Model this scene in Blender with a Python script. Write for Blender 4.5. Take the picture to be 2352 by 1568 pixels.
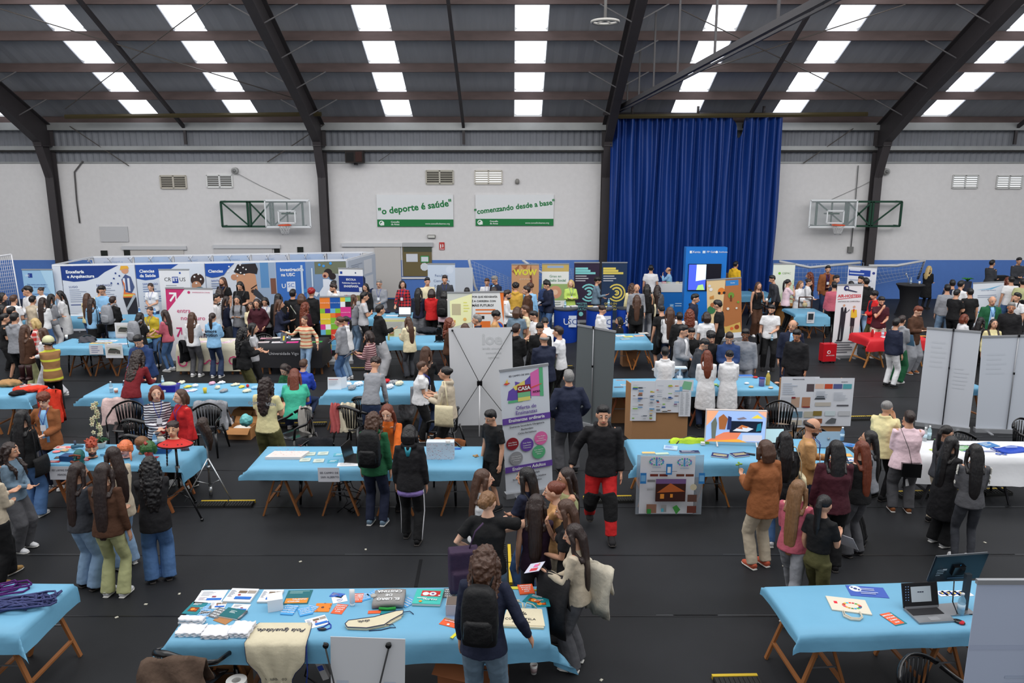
import bpy, math, random
from mathutils import Vector, Matrix, noise
for _o in list(bpy.data.objects): bpy.data.objects.remove(_o)
SC = bpy.context.scene; COL = SC.collection; R = math.radians; PI = math.pi
# ---------------------------------------------------------------- camera, world, lights, exposure
FPX, CX, CY, CH, PITCH = 1800.0, 1176.0, 784.0, 4.8, R(12.0)
_c = bpy.data.cameras.new('camera'); _c.sensor_width = 36; _c.lens = FPX/2352*36; _c.clip_end = 200; _c.clip_start = .05
CAM = bpy.data.objects.new('camera', _c); COL.objects.link(CAM)
CAM.location = (0, 0, CH); CAM.rotation_euler = (PI/2-PITCH, 0, 0); SC.camera = CAM
_w = bpy.data.worlds.new('world'); SC.world = _w; _w.use_nodes = True
_w.node_tree.nodes['Background'].inputs[0].default_value = (.93, .96, 1, 1)
_w.node_tree.nodes['Background'].inputs[1].default_value = .62
def area(x, y, z, sx, sy, e, rot=(0,0,0), col=(1,.985,.97)):
    l = bpy.data.lights.new('daylight', 'AREA'); l.shape = 'RECTANGLE'; l.size = sx; l.size_y = sy; l.energy = e; l.color = col
    o = bpy.data.objects.new('added_area_light', l); COL.objects.link(o); o.location = (x, y, z); o.rotation_euler = rot
area(0, 7.5, 12.5, 44, 9, 2700)                     # added area lamp above the view, standing in for roof-light daylight
area(0, 17.5, 10.6, 44, 8, 2700, (R(30),0,0))  # second added lamp, tilted to brighten the back wall
SC.view_settings.view_transform = 'Standard'; SC.view_settings.look = 'None'
SC.view_settings.exposure = 0.0; SC.view_settings.gamma = 1; SC.view_settings.use_curve_mapping = False
SC.cycles.max_bounces = 5; SC.cycles.diffuse_bounces = 3; SC.cycles.glossy_bounces = 2; SC.cycles.transparent_max_bounces = 10
SC.cycles.sample_clamp_indirect = 4; SC.cycles.caustics_reflective = False; SC.cycles.caustics_refractive = False
# ---------------------------------------------------------------- measuring from the photograph
def ray(px, py):
    a = (px-CX)/FPX; b = -(py-CY)/FPX; c, s = math.cos(PITCH), math.sin(PITCH)
    return Vector((a, c+b*s, -s+b*c))
def P(px, py, z=0.0):
    d = ray(px, py); t = (z-CH)/d.z; return Vector((d.x*t, d.y*t, z))
def PY(px, py, Y):
    d = ray(px, py); t = Y/d.y; return Vector((d.x*t, Y, CH+d.z*t))
# ---------------------------------------------------------------- materials
def lin(c):
    return tuple(((v/255)/12.92 if v/255 <= .04045 else ((v/255+.055)/1.055)**2.4) for v in c)
_M = {}
def mat(c, rough=.75, bump=0, scale=30, var=0, emit=0, alpha=1, metal=0, name=None, stretch=(1,1,1), spec=.35):
    key = (tuple(c), rough, bump, scale, var, emit, alpha, metal, stretch, spec)
    if key in _M: return _M[key]
    m = bpy.data.materials.new(name or 'm%d' % len(_M)); m.use_nodes = True; nt = m.node_tree; b = nt.nodes['Principled BSDF']
    l = lin(c); b.inputs['Base Color'].default_value = (*l, 1); b.inputs['Roughness'].default_value = rough
    b.inputs['Metallic'].default_value = metal; b.inputs['Specular IOR Level'].default_value = spec
    if emit: b.inputs['Emission Color'].default_value = (*l, 1); b.inputs['Emission Strength'].default_value = emit
    if alpha < 1: b.inputs['Alpha'].default_value = alpha
    if bump or var:
        tc = nt.nodes.new('ShaderNodeTexCoord'); mp = nt.nodes.new('ShaderNodeMapping'); mp.inputs['Scale'].default_value = stretch
        n = nt.nodes.new('ShaderNodeTexNoise'); n.inputs['Scale'].default_value = scale; n.inputs['Detail'].default_value = 3
        nt.links.new(tc.outputs['Object'], mp.inputs[0]); nt.links.new(mp.outputs[0], n.inputs['Vector'])
        if bump:
            bp = nt.nodes.new('ShaderNodeBump'); bp.inputs['Strength'].default_value = min(1, bump); bp.inputs['Distance'].default_value = .02*max(1, bump)
            nt.links.new(n.outputs['Fac'], bp.inputs['Height']); nt.links.new(bp.outputs[0], b.inputs['Normal'])
        if var:
            mx = nt.nodes.new('ShaderNodeMix'); mx.data_type = 'RGBA'
            mx.inputs[6].default_value = tuple(v*(1-var) for v in l)+(1,); mx.inputs[7].default_value = tuple(min(1, v*(1+var)) for v in l)+(1,)
            nt.links.new(n.outputs['Fac'], mx.inputs[0]); nt.links.new(mx.outputs[2], b.inputs['Base Color'])
    _M[key] = m; return m
def stripes(c1, c2, freq, duty=.5, axis=2, plaid=False, c3=None):
    key = ('st', c1, c2, freq, duty, axis, plaid)
    if key in _M: return _M[key]
    m = bpy.data.materials.new('striped_cloth'); m.use_nodes = True; nt = m.node_tree; b = nt.nodes['Principled BSDF']; b.inputs['Roughness'].default_value = .85
    tc = nt.nodes.new('ShaderNodeTexCoord'); sp = nt.nodes.new('ShaderNodeSeparateXYZ'); nt.links.new(tc.outputs['Object'], sp.inputs[0])
    def band(ax):
        a = nt.nodes.new('ShaderNodeMath'); a.operation = 'MULTIPLY'; a.inputs[1].default_value = freq; nt.links.new(sp.outputs[ax], a.inputs[0])
        f = nt.nodes.new('ShaderNodeMath'); f.operation = 'FRACT'; nt.links.new(a.outputs[0], f.inputs[0])
        g = nt.nodes.new('ShaderNodeMath'); g.operation = 'GREATER_THAN'; g.inputs[1].default_value = duty; nt.links.new(f.outputs[0], g.inputs[0]); return g.outputs[0]
    fac = band(axis)
    if plaid:
        s = nt.nodes.new('ShaderNodeMath'); s.operation = 'ADD'; nt.links.new(fac, s.inputs[0]); nt.links.new(band(0), s.inputs[1])
        h = nt.nodes.new('ShaderNodeMath'); h.operation = 'MULTIPLY'; h.inputs[1].default_value = .5; nt.links.new(s.outputs[0], h.inputs[0]); fac = h.outputs[0]
    mx = nt.nodes.new('ShaderNodeMix'); mx.data_type = 'RGBA'; mx.inputs[6].default_value = (*lin(c1), 1); mx.inputs[7].default_value = (*lin(c2), 1)
    nt.links.new(fac, mx.inputs[0]); nt.links.new(mx.outputs[2], b.inputs['Base Color']); _M[key] = m; return m
C = dict(wh=(228,228,230), k=(26,25,28), nv=(30,36,58), gy=(142,144,150), dg=(60,62,68), lg=(190,190,194), cr=(226,214,178), be=(196,182,160),
  jn=(78,112,158), lj=(132,160,190), dj=(40,54,84), bk=(18,18,20), br=(78,50,34), tn=(146,88,50), ol=(84,82,48), gn=(30,92,58), tl=(68,184,152),
  rd=(200,34,36), mr=(66,22,34), bg=(120,28,36), pk=(222,128,150), ye=(232,184,40), ly=(226,214,162), mu=(182,160,40), lb=(140,188,226), bl=(36,66,170),
  or_=(232,112,38), lm=(186,214,104), lp=(236,206,214), pu=(40,20,42), rs=(186,92,108), sg=(176,178,130), cb=(196,150,100), tb=(88,170,214), db=(42,64,110),
  gg=(84,84,88), dt=(110,132,150), md=(206,162,66), pp=(232,196,206), rb=(200,96,70), ht=(168,132,80))
# ---------------------------------------------------------------- mesh collector
class MB:
    def __init__(s): s.v = []; s.f = []; s.m = []; s.cur = 0
    def add(s, vs, fs, mi=None):
        n = len(s.v); s.v += [tuple(v) for v in vs]; s.f += [tuple(i+n for i in f) for f in fs]; s.m += [s.cur if mi is None else mi]*len(fs)
    def box(s, c, d, rz=0, rx=0, ry=0, mi=None):
        M = Matrix.Translation(c) @ Matrix.Rotation(rz, 4, 'Z') @ Matrix.Rotation(ry, 4, 'Y') @ Matrix.Rotation(rx, 4, 'X')
        vs = [M @ Vector((x*d[0]/2, y*d[1]/2, z*d[2]/2)) for x in (-1,1) for y in (-1,1) for z in (-1,1)]
        s.add(vs, [(0,1,3,2),(4,6,7,5),(0,4,5,1),(2,3,7,6),(0,2,6,4),(1,5,7,3)], mi); return s
    def bar(s, a, b, w, h=None, mi=None):
        a = Vector(a); b = Vector(b); d = b-a; h = h or w; z = d.normalized(); up = Vector((0,0,1)) if abs(z.z) < .95 else Vector((0,1,0))
        x = z.cross(up).normalized(); y = x.cross(z).normalized()
        vs = [p + x*i*w/2 + y*j*h/2 for p in (a, b) for i, j in ((-1,-1),(1,-1),(1,1),(-1,1))]
        s.add(vs, [(3,2,1,0),(4,5,6,7),(0,1,5,4),(1,2,6,5),(2,3,7,6),(3,0,4,7)], mi); return s
    def tube(s, pts, rad, n=10, mi=None, flat=1.0, side=None):
        pts = [Vector(p) for p in pts]; k = len(pts)
        if not hasattr(rad, '__len__'): rad = [rad]*k
        vs = []; x = None
        for i, p in enumerate(pts):
            t = (pts[min(i+1, k-1)]-pts[max(i-1, 0)])
            t = t.normalized() if t.length > 1e-9 else Vector((0,0,1))
            if x is None:
                ref = Vector(side) if side is not None else (Vector((1,0,0)) if abs(t.x) < .9 else Vector((0,1,0)))
                x = (ref - t*ref.dot(t)).normalized()
            else: x = (x - t*x.dot(t)).normalized()
            y = t.cross(x)
            r = rad[i]; ra, rb = (r, r*flat) if not hasattr(r, '__len__') else r
            for j in range(n): a = 2*PI*j/n; vs.append(p + x*math.cos(a)*ra + y*math.sin(a)*rb)
        fs = [(i*n+j, i*n+(j+1)%n, (i+1)*n+(j+1)%n, (i+1)*n+j) for i in range(k-1) for j in range(n)]
        fs += [tuple(range(n-1, -1, -1)), tuple((k-1)*n+j for j in range(n))]
        s.add(vs, fs, mi); return s
    def ell(s, c, r, n=12, k=8, M=None, mi=None):
        c = Vector(c); vs = [c+Vector((0,0,-r[2]))]
        for i in range(1, k):
            a = -PI/2+PI*i/k
            for j in range(n): b = 2*PI*j/n; vs.append(c+Vector((r[0]*math.cos(a)*math.cos(b), r[1]*math.cos(a)*math.sin(b), r[2]*math.sin(a))))
        vs.append(c+Vector((0,0,r[2])))
        if M is not None: vs = [M @ v for v in vs]
        fs = [(0, 1+(j+1)%n, 1+j) for j in range(n)]
        fs += [(1+i*n+j, 1+i*n+(j+1)%n, 1+(i+1)*n+(j+1)%n, 1+(i+1)*n+j) for i in range(k-2) for j in range(n)]
        L = len(vs)-1; fs += [(L, 1+(k-2)*n+j, 1+(k-2)*n+(j+1)%n) for j in range(n)]
        s.add(vs, fs, mi); return s
    def lathe(s, c, prof, n=16, mi=None):
        c = Vector(c); return s.rings([[c+Vector((r*math.cos(2*PI*j/n), r*math.sin(2*PI*j/n), z)) for j in range(n)] for r, z in prof], mi)
    def rings(s, rs, mi=None, caps=True):
        n = len(rs[0]); k = len(rs); vs = [v for r in rs for v in r]
        fs = [(i*n+j, i*n+(j+1)%n, (i+1)*n+(j+1)%n, (i+1)*n+j) for i in range(k-1) for j in range(n)]
        if caps: fs += [tuple(range(n-1, -1, -1)), tuple((k-1)*n+j for j in range(n))]
        s.add(vs, fs, mi); return s
    def slab(s, pts, th, mi=None):         # polygon (3-D points) given a thickness along th
        n = len(pts); pts = [Vector(p) for p in pts]; th = Vector(th)
        s.add(pts+[p+th for p in pts], [tuple(range(n)), tuple(range(2*n-1, n-1, -1))]+[(i, n+i, n+(i+1)%n, (i+1)%n) for i in range(n)], mi); return s
    def grid(s, rows, th=None, mi=None):   # rows of points -> sheet, with thickness downward
        k = len(rows); n = len(rows[0]); vs = [Vector(p) for r in rows for p in r]
        fs = [(i*n+j, i*n+j+1, (i+1)*n+j+1, (i+1)*n+j) for i in range(k-1) for j in range(n-1)]
        if th is not None:
            m = len(vs); t = Vector(th); vs = vs+[v+t for v in vs]; fs2 = [tuple(m+i for i in reversed(f)) for f in fs]
            e = [i for i in range(n)]+[i*n+n-1 for i in range(1, k)]+[(k-1)*n+j for j in range(n-2, -1, -1)]+[i*n for i in range(k-2, 0, -1)]
            fs = fs+fs2+[(e[i], m+e[i], m+e[(i+1)%len(e)], e[(i+1)%len(e)]) for i in range(len(e))]
        s.add(vs, fs, mi); return s
    def build(s, name, mats, parent=None, smooth=True, **kw):
        me = bpy.data.meshes.new(name); me.from_pydata(s.v, [], s.f)
        for m in (mats if isinstance(mats, (list, tuple)) else [mats]): me.materials.append(m)
        if any(s.m): me.polygons.foreach_set('material_index', s.m)
        if smooth: me.polygons.foreach_set('use_smooth', [True]*len(me.polygons)); 
        me.update(); o = bpy.data.objects.new(name, me); COL.objects.link(o)
        if smooth == 2: me.set_sharp_from_angle(angle=R(40))
        if parent: o.parent = parent
        for k, v in kw.items(): o[k] = v
        return o
def tag(o, label, cat, group=None, kind=None):
    o['label'] = label; o['category'] = cat
    if group: o['group'] = group
    if kind: o['kind'] = kind
    return o
def thing(name, label, cat, loc=(0,0,0), rz=0, group=None):
    o = bpy.data.objects.new(name, None); COL.objects.link(o); o.location = loc; o.rotation_euler = (0,0,rz); o.empty_display_size = .1
    return tag(o, label, cat, group)
def struct(mb, name, m, smooth=False): o = mb.build(name, m, smooth=smooth); o['kind'] = 'structure'; return o
def copyt(root, loc, rz, label=None, group=None, scale=None):
    r = root.copy(); COL.objects.link(r); r.location = loc; r.rotation_euler = (0,0,rz)
    if label: r['label'] = label
    if group: r['group'] = group
    if scale: r.scale = scale
    for c in root.children:
        d = c.copy(); COL.objects.link(d); d.parent = r
        for g in c.children: e = g.copy(); COL.objects.link(e); e.parent = d
    return r
def text(s, parent, M, size, c, align='CENTER', bold=0, shear=0, wid=None, name='lettering'):
    cu = bpy.data.curves.new(name, 'FONT'); cu.body = s; cu.size = size; cu.align_x = align; cu.align_y = 'CENTER'; cu.offset = bold*size; cu.shear = shear
    cu.resolution_u = 2; cu.extrude = .0008; cu.materials.append(mat(c, .6)); o = bpy.data.objects.new(name, cu); COL.objects.link(o); o.parent = parent; o.matrix_local = M
    if wid: o.scale = (wid, 1, 1)
    return o
# printed face: elements in units of the face width/height (0..1, origin lower left); faces local -Y when upright, +Z when flat
def face(parent, W, H, elems, M=Matrix(), name='printed_graphics'):
    """M maps face plane (x right, y up, z out) to the parent's frame."""
    mats = []; idx = {}; mb = MB(); lay = .0012; n = 0
    def mi(c):
        if c not in idx: idx[c] = len(mats); mats.append(mat(c, .55))
        return idx[c]
    for e in elems:
        k = e[0]
        if k == 't':
            _, s, x, y, size, c = e[:6]; al = e[6] if len(e) > 6 else 'CENTER'; b = e[7] if len(e) > 7 else 0; rot = e[8] if len(e) > 8 else 0
            text(s, parent, M @ Matrix.Translation((x*W, y*H, lay*(n+1)+.001)) @ Matrix.Rotation(R(rot), 4, 'Z'), size*H, c, al, b); continue
        n += 1; z = lay*n
        if k == 'r': _, x, y, w, h, c = e; p = [(x,y),(x+w,y),(x+w,y+h),(x,y+h)]; pp = [(a*W, b*H) for a, b in p]
        elif k == 'c': _, x, y, r, c = e[:5]; ry = e[5]*H if len(e) > 5 else r*W; pp = [(x*W+r*W*math.cos(a*PI/10), y*H+ry*math.sin(a*PI/10)) for a in range(20)]
        elif k == 'p': _, p, c = e; pp = [(a*W, b*H) for a, b in p]
        elif k == 'l':      # lines of small print: x,y(top),w,nlines,pitch,color
            _, x, y, w, nl, pitch, c = e; rr = random.Random(int(x*997+y*131))
            for q in range(nl):
                ww = w*rr.uniform(.55, 1); yy = y-q*pitch; hh = pitch*.38
                mb.add([M @ Vector((a*W, b*H, z)) for a, b in ((x,yy),(x+ww,yy),(x+ww,yy+hh),(x,yy+hh))], [(0,1,2,3)], mi(c))
            continue
        mb.add([M @ Vector((a, b, z)) for a, b in pp], [tuple(range(len(pp)))], mi(c))
    if mb.v: mb.build(name, mats, parent, smooth=False)
UP = Matrix.Rotation(PI/2, 4, 'X')    # face plane upright, normal towards local -Y
# ---------------------------------------------------------------- hall
D = 30.7; X0, X1 = -27.0, 27.0
def mat_floor():
    m = bpy.data.materials.new('black_sports_mat'); m.use_nodes = True; nt = m.node_tree; b = nt.nodes['Principled BSDF']
    tc = nt.nodes.new('ShaderNodeTexCoord'); n = nt.nodes.new('ShaderNodeTexNoise'); n.inputs['Scale'].default_value = .6; n.inputs['Detail'].default_value = 5
    nt.links.new(tc.outputs['Object'], n.inputs['Vector']); r = nt.nodes.new('ShaderNodeValToRGB'); nt.links.new(n.outputs['Fac'], r.inputs[0])
    r.color_ramp.elements[0].color = (*lin((33,34,36)), 1); r.color_ramp.elements[1].color = (*lin((43,44,47)), 1); r.color_ramp.elements[0].position = .35; r.color_ramp.elements[1].position = .7
    nt.links.new(r.outputs[0], b.inputs['Base Color']); b.inputs['Roughness'].default_value = .55; b.inputs['Specular IOR Level'].default_value = .18
    n2 = nt.nodes.new('ShaderNodeTexNoise'); n2.inputs['Scale'].default_value = 160; bp = nt.nodes.new('ShaderNodeBump'); bp.inputs['Strength'].default_value = .25; bp.inputs['Distance'].default_value = .004
    nt.links.new(tc.outputs['Object'], n2.inputs['Vector']); nt.links.new(n2.outputs['Fac'], bp.inputs['Height']); nt.links.new(bp.outputs[0], b.inputs['Normal']); return m
struct(MB().box((0, 17, -.05), (60, 40, .1)), 'floor', mat_floor())
# seams between the mat strips
for k, (y, x0, x1) in enumerate([(1165,-1,1), (1275,-1,1), (1415,-1,1), (1080,-1,1), (1003,-1,1), (960,-1,1), (912,-1,1), (875,-1,1), (838,-1,1)]):
    Y = P(1176, y).y; mb = MB(); mb.box((0, Y, .002), (50, .02, .004)); struct(mb, 'trim_%d' % (k+1), mat((26,26,28), .35))
    MB_ = MB(); r = random.Random(k)
    for q in range(9): MB_.box((r.uniform(-12, 12), Y+.018, .0035), (r.uniform(.4, 2.2), .008, .004))
    struct(MB_, 'trim_%d' % (k+21), mat((84,86,88), .3))  # pale slivers painted as highlights along the seam
a, b = P(967,1285), P(955,1348); struct(MB().bar((a.x,a.y,.003), (b.x,b.y,.003), .04, .004), 'trim_40', mat((16,16,18), .4))
wm = mat((218,216,216), .9, .25, 6, .06); 
Zt = PY(1176,372,D).z; Zb = PY(1176,597,D).z
# back wall with openings: door and louvre holes are built as their own pieces in front of it
struct(MB().box((0, D+.15, (Zb+Zt)/2), (60, .3, Zt-Zb)), 'wall_back', wm)
struct(MB().box((0, D+.14, Zb/2), (60, .3, Zb)), 'wall_back_dado', mat((84,124,196), .6, .1, 8, .05))
# corrugated band above the wall
def corr(x0, x1, y, z0, z1, step, amp):
    rows = []; n = int((x1-x0)/step)
    for z in (z0, z1): rows.append([(x0+i*step/1, y-(amp if (i//2) % 2 else 0), z) for i in range(n+1)])
    return MB().grid(rows)
cm = mat((124,127,134), .55, 0, 3, .12); gm = mat((150,152,152), .45, 0, 1.2, .25, metal=.4)
struct(corr(-30, 30, D+.05, Zt, 5.72, .06, .025), 'wall_back_lower_sheet', cm)
struct(corr(-30, 30, D+.12, 5.66, 6.95, .06, .025), 'wall_back_upper_sheet', cm)
ez = lambda y: PY(1176, y, D-.3).z
for nm, (za, zb, dy) in dict(ceiling_beam_eaves=(ez(298), ez(281), .3), ceiling_beam_lower=(ez(344), ez(335), .3), ceiling_beam_sill=(ez(375), ez(371), .1)).items():
    mb = MB(); mb.box((0, D-dy+.12, (za+zb)/2), (60, .06, zb-za)); mb.box((0, D-dy/2+.1, za), (60, dy, .02)); struct(mb, nm, gm)
mb = MB().box((0, D-.1, 5.7), (60, .12, .1)); struct(mb, 'ceiling_painted_shadow_gap', mat((40,38,38), .6))  # solid dark bar, its colour painting the shade of the gap
# roof slope
S = .47; zr = lambda Y: 6.9+S*(D-Y); YP = [D-.15-1.58*k for k in range(8)]; YE = 17.9
SKX = [-18.9, -13.75, -10.0, -4.25, .6, 6.45, 10.25, 15.9, 20.6]; SW = .52
xs = [-30]+[v for s in SKX for v in (s-SW, s+SW)]+[30]
mb = MB(); th = Vector((0, .43, .9))*.06; cmr = mat((164,166,172), .6, .15, .9, .12, stretch=(8,1,1))
for i in range(0, len(xs)-1, 2):
    q = int(max(2, (xs[i+1]-xs[i])/.25)); rows = []
    for Y in (D+.2, YE): rows.append([(xs[i]+(xs[i+1]-xs[i])*j/q, Y, zr(Y)+(.02 if j % 2 else 0)) for j in range(q+1)])
    mb.grid(rows, th)
struct(mb, 'ceiling', cmr)
skym = mat((240,246,255), .5, emit=2.6, name='translucent_roof_sheet')
dots = mat((255,255,255), .5, emit=2.5)
for s in SKX:
    for k in range(7):
        ya, yb = YP[k], YP[k+1]; t = thing('roof_light', 'bright translucent roof light panel between two brown purlins', 'skylight', (s, (ya+yb)/2, zr((ya+yb)/2)+.03), 0, 'translucent roof light panels')
        h = (ya-yb)/2; w = SW-.02; c = .09; pts = [(-w+c,-h),(w-c,-h),(w,-h+c),(w,h-c),(w-c,h),(-w+c,h),(-w,h-c),(-w,-h+c)]
        tag(MB().slab([(x, y, -S*y) for x, y in pts], (0,0,.02)).build('roof_light', skym, smooth=False), '', '')
        o = bpy.context.scene.objects[-1] if False else COL.objects[-1]; o.location = t.location; o['label'] = t['label']; o['category'] = 'skylight'; o['group'] = t['group']; bpy.data.objects.remove(t)
pm = mat((86,72,70), .7, .2, 2.0, .3, stretch=(1,4,4)); dk = mat((60,56,58), .6, .1, 3, .15)
for k, Y in enumerate(YP[:8]):
    z = zr(Y); mb = MB(); mb.box((0, Y, z-.17), (60, .012, .26)); mb.box((0, Y+.05, z-.04), (60, .12, .015)); mb.box((0, Y+.05, z-.30), (60, .12, .015))
    struct(mb, 'ceiling_beam_purlin_%d' % (k+1), pm)
# portal frames: column, haunch, rafter
RX = [-17.5, -7.2, 3.55, 13.85, 24.2]
for k, X in enumerate(RX):
    mb = MB(); yk = D-.35; zk = zr(yk)-.3
    for dx in (-.09, .09): pass
    def web(pts, t): mb.slab([(X-t/2, y, z) for y, z in pts], (t, 0, 0))
    ztop = zr(YE)-.32; r0 = (YE, ztop); r1 = (YE, ztop-.85)
    def low(Y): return zr(Y)-.32-.85
    web([(D-.1, 0), (D-.42, 0), (D-.42, 4.6), (D-.95, 6.0), (D-3.2, low(D-3.2)), r1, r0, (D-.1, zr(D-.1)-.3)], .03)
    def fl(a, b, w=.3): mb.bar((X, *a), (X, *b), w, .03)
    fl((D-.43, 0), (D-.43, 4.7)); fl((D-.43, 4.7), (D-.95, 6.0)); fl((D-.95, 6.0), (D-3.2, low(D-3.2))); fl((D-3.2, low(D-3.2)), r1); fl((D-.1, zr(D)-.3), r0); fl((D-.08,0),(D-.08,zr(D)-.3)); fl((D-.1, 5.85), (D-.95, 5.85), .3)
    struct(mb, 'pillar_frame_%d' % (k+1), dk)
for k in range(4):
    X = (RX[k]+RX[k+1])/2; mb = MB(); mb.bar((X, D-.2, zr(D-.2)-.42), (X, YE, zr(YE)-.42), .1, .12); mb.box((X, D-.12, 6.2), (.1, .08, .55)); struct(mb, 'ceiling_beam_sag_%d' % (k+1), dk)
# knee braces and tie rods
n = 0
for X in RX:
    for Y in YP[1:6]:
        for sx in (-1, 1):
            n += 1; struct(MB().bar((X, Y-.1, zr(Y)-.85), (X+sx*1.0, Y, zr(Y)-.3), .035), 'ceiling_brace_%d' % n, mat((92,90,92), .5))
rd = mat((84,78,74), .5, metal=.3)
def rod(a, b, r=.018, c=rd):
    global n; n += 1; struct(MB().tube([a, b], r, 6), 'ceiling_brace_%d' % n, c)
def roofpt(px, py):     # point just under the roof slope
    d = ray(px, py); t = (6.9-.45+S*D-CH)/(d.z+S*d.y); return Vector((d.x*t, d.y*t, CH+d.z*t))
rod(roofpt(0,20), roofpt(690,230)); rod(roofpt(700,0-160), roofpt(150,250)); rod(roofpt(1560,20), roofpt(1990,230)); rod(roofpt(2080,10), roofpt(1500,200))
rod(PY(745,285,D-.3), PY(614,372,D-.1)); rod(PY(160,290,D-.3), PY(296,381,D-.1)); rod(PY(1960,295,D-.3), PY(1845,375,D-.1)); rod(PY(912,342,D-.2), PY(870,370,D-.1), .01)
for xa, xb in ((150, 738), (1400, 1992)):
    rod(PY(xa, 268, D-1.2), PY(xb, 262, D-1.2), .085, mat((70,62,40), .5))
# ceiling closing plate at the haunches
# blue curtain
def curtain():
    Y = D-1.0; xa = PY(1400, 430, Y).x; xb = PY(1790, 430, Y).x; zt = PY(1600, 268, Y).z; N = 560; rows = []; rr = random.Random(4)
    ph = [0]; 
    for i in range(N): ph.append(ph[-1]+rr.uniform(.25, .62)*(.7+.5*math.sin(i*.05)**2))
    gap = lambda u: math.exp(-((u-.745)/.022)**2)
    for j in range(30):
        v = j/29; row = []
        for i in range(N+1):
            u = i/N; z = zt*(1-v)+.03*v; sag = .75*gap(u)*max(0, 1-v*6)
            row.append((xa+(xb-xa)*u+.05*math.sin(v*5+u*31)*v, Y+.11*math.sin(ph[i]*.62+.35*math.sin(v*4+u*17))+.04*math.sin(u*90+v*6), z-sag))
        rows.append(row)
    m = mat((20,58,132), .42, .08, 5, .08, spec=.5); t = thing('stage_curtain', 'tall pleated royal blue curtain hanging against the back wall', 'curtain', (0,0,0))
    MB().grid(rows).build('curtain_fabric', m, t, True)
    mb = MB().tube([(xa-.3, Y, zt+.1), (xb+.6, Y, zt+.1)], .05, 8)
    for i in range(3): x = xa+(xb-xa)*(.12+.38*i); mb.box((x, Y, zt+.22), (.08, .1, .3))
    mb.build('curtain_rail', dk, t)
    mb = MB()
    for i in range(46): x = xa+(xb-xa)*(i+.5)/46; mb.tube([(x, Y, zt+.06), (x, Y, zt-.04)], .012, 5)
    mb.build('hook', gm, t, kind='stuff')
curtain()
# hanging track of the dividing curtain, coming towards the camera
t = thing('curtain_track', 'long dark rail hung on rods under the roof running towards the viewer', 'rail')
A, B = PY(1415, 252, D-1.2), PY(1885, 0, 14.0); mb = MB(); mb.bar(A, B+(B-A)*.1, .10, .14); mb.bar(A+Vector((0,0,-.14)), B+(B-A)*.1+Vector((0,0,-.14)), .05, .05); mb.build('track', mat((70,68,70), .5), t, False)
for px in (1440, 1467, 1500, 1555, 1640, 1785):
    u = 0; 
    for q in range(400):
        p = A.lerp(B, q/400); dd = p-Vector((0,0,CH)); c_, s_ = math.cos(PITCH), math.sin(PITCH); ax = dd.y*c_-dd.z*s_
        if CX+FPX*dd.x/ax >= px: break
    MB().bar(p, (p.x, p.y, max(p.z+.5, zr(p.y)-.35)), .05).build('hanger', mat((60,58,60), .5), t, False)
# round hanging lamp
p = PY(1390, 50, 17.0); t = thing('ring_lamp', 'pale ring-shaped fixture hanging on a thin pole below the roof', 'lamp', p)
MB().tube([(0,0,0), (0,0,3.5)], .03, 8).build('pole', mat((130,128,126), .4), t)
mb = MB(); mb.tube([(.27*math.cos(a*PI/12), .27*math.sin(a*PI/12), 0) for a in range(25)], .03, 8); [mb.bar((-.27*math.cos(a), -.27*math.sin(a), .02), (.27*math.cos(a), .27*math.sin(a), .02), .02) for a in (0, PI/3, 2*PI/3)]
mb.build('ring', mat((150,148,144), .4), t)
# louvres
def louvre(x, y, w, h, c, lab, lit=False):
    p = PY(x, y, D); s = 1/58.3; w *= s; h *= s; t = thing('wall_vent', lab, 'vent', p, 0, 'slatted vents high on the back wall'); fc = mat(c, .6)
    mb = MB(); [mb.box(q, d) for q, d in (((0,-.03,h/2),(w,.06,.05)),((0,-.03,-h/2),(w,.06,.05)),((-w/2,-.03,0),(.05,.06,h)),((w/2,-.03,0),(.05,.06,h)),((0,-.03,0),(.06,.06,h)))]; mb.build('frame', fc, t, False)
    MB().box((0,-.006,0),(w,.008,h)).build('backing', mat((235,240,245), .8, emit=.75) if lit else mat((60,56,52), .8), t, False)
    mb = MB()
    for k in range(6): 
        for sx in (-1, 1): mb.box((sx*w/4, -.04, -h/2+h*(k+.5)/6), (w/2-.05, .012, h*.1), rx=R(35))
    mb.build('slats', fc, t, False)
louvre(399, 418, 57, 28, (190,184,172), 'weathered cream wall vent, leftmost of the row')
louvre(505, 416, 57, 27, (222,222,220), 'clean white wall vent above the left basketball frame')
louvre(1010, 407, 60, 29, (186,182,170), 'dull beige closed vent above the sport and health board')
louvre(1122, 407, 60, 29, (205,200,190), 'vent with bright daylight behind its slats, above the second green board', True)
louvre(2216, 417, 56, 28, (200,200,198), 'bright slatted vent right of the right basketball frame, the nearer of two', True)
louvre(2317, 418, 56, 28, (200,200,198), 'bright slatted vent at the far right end of the wall', True)
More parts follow.
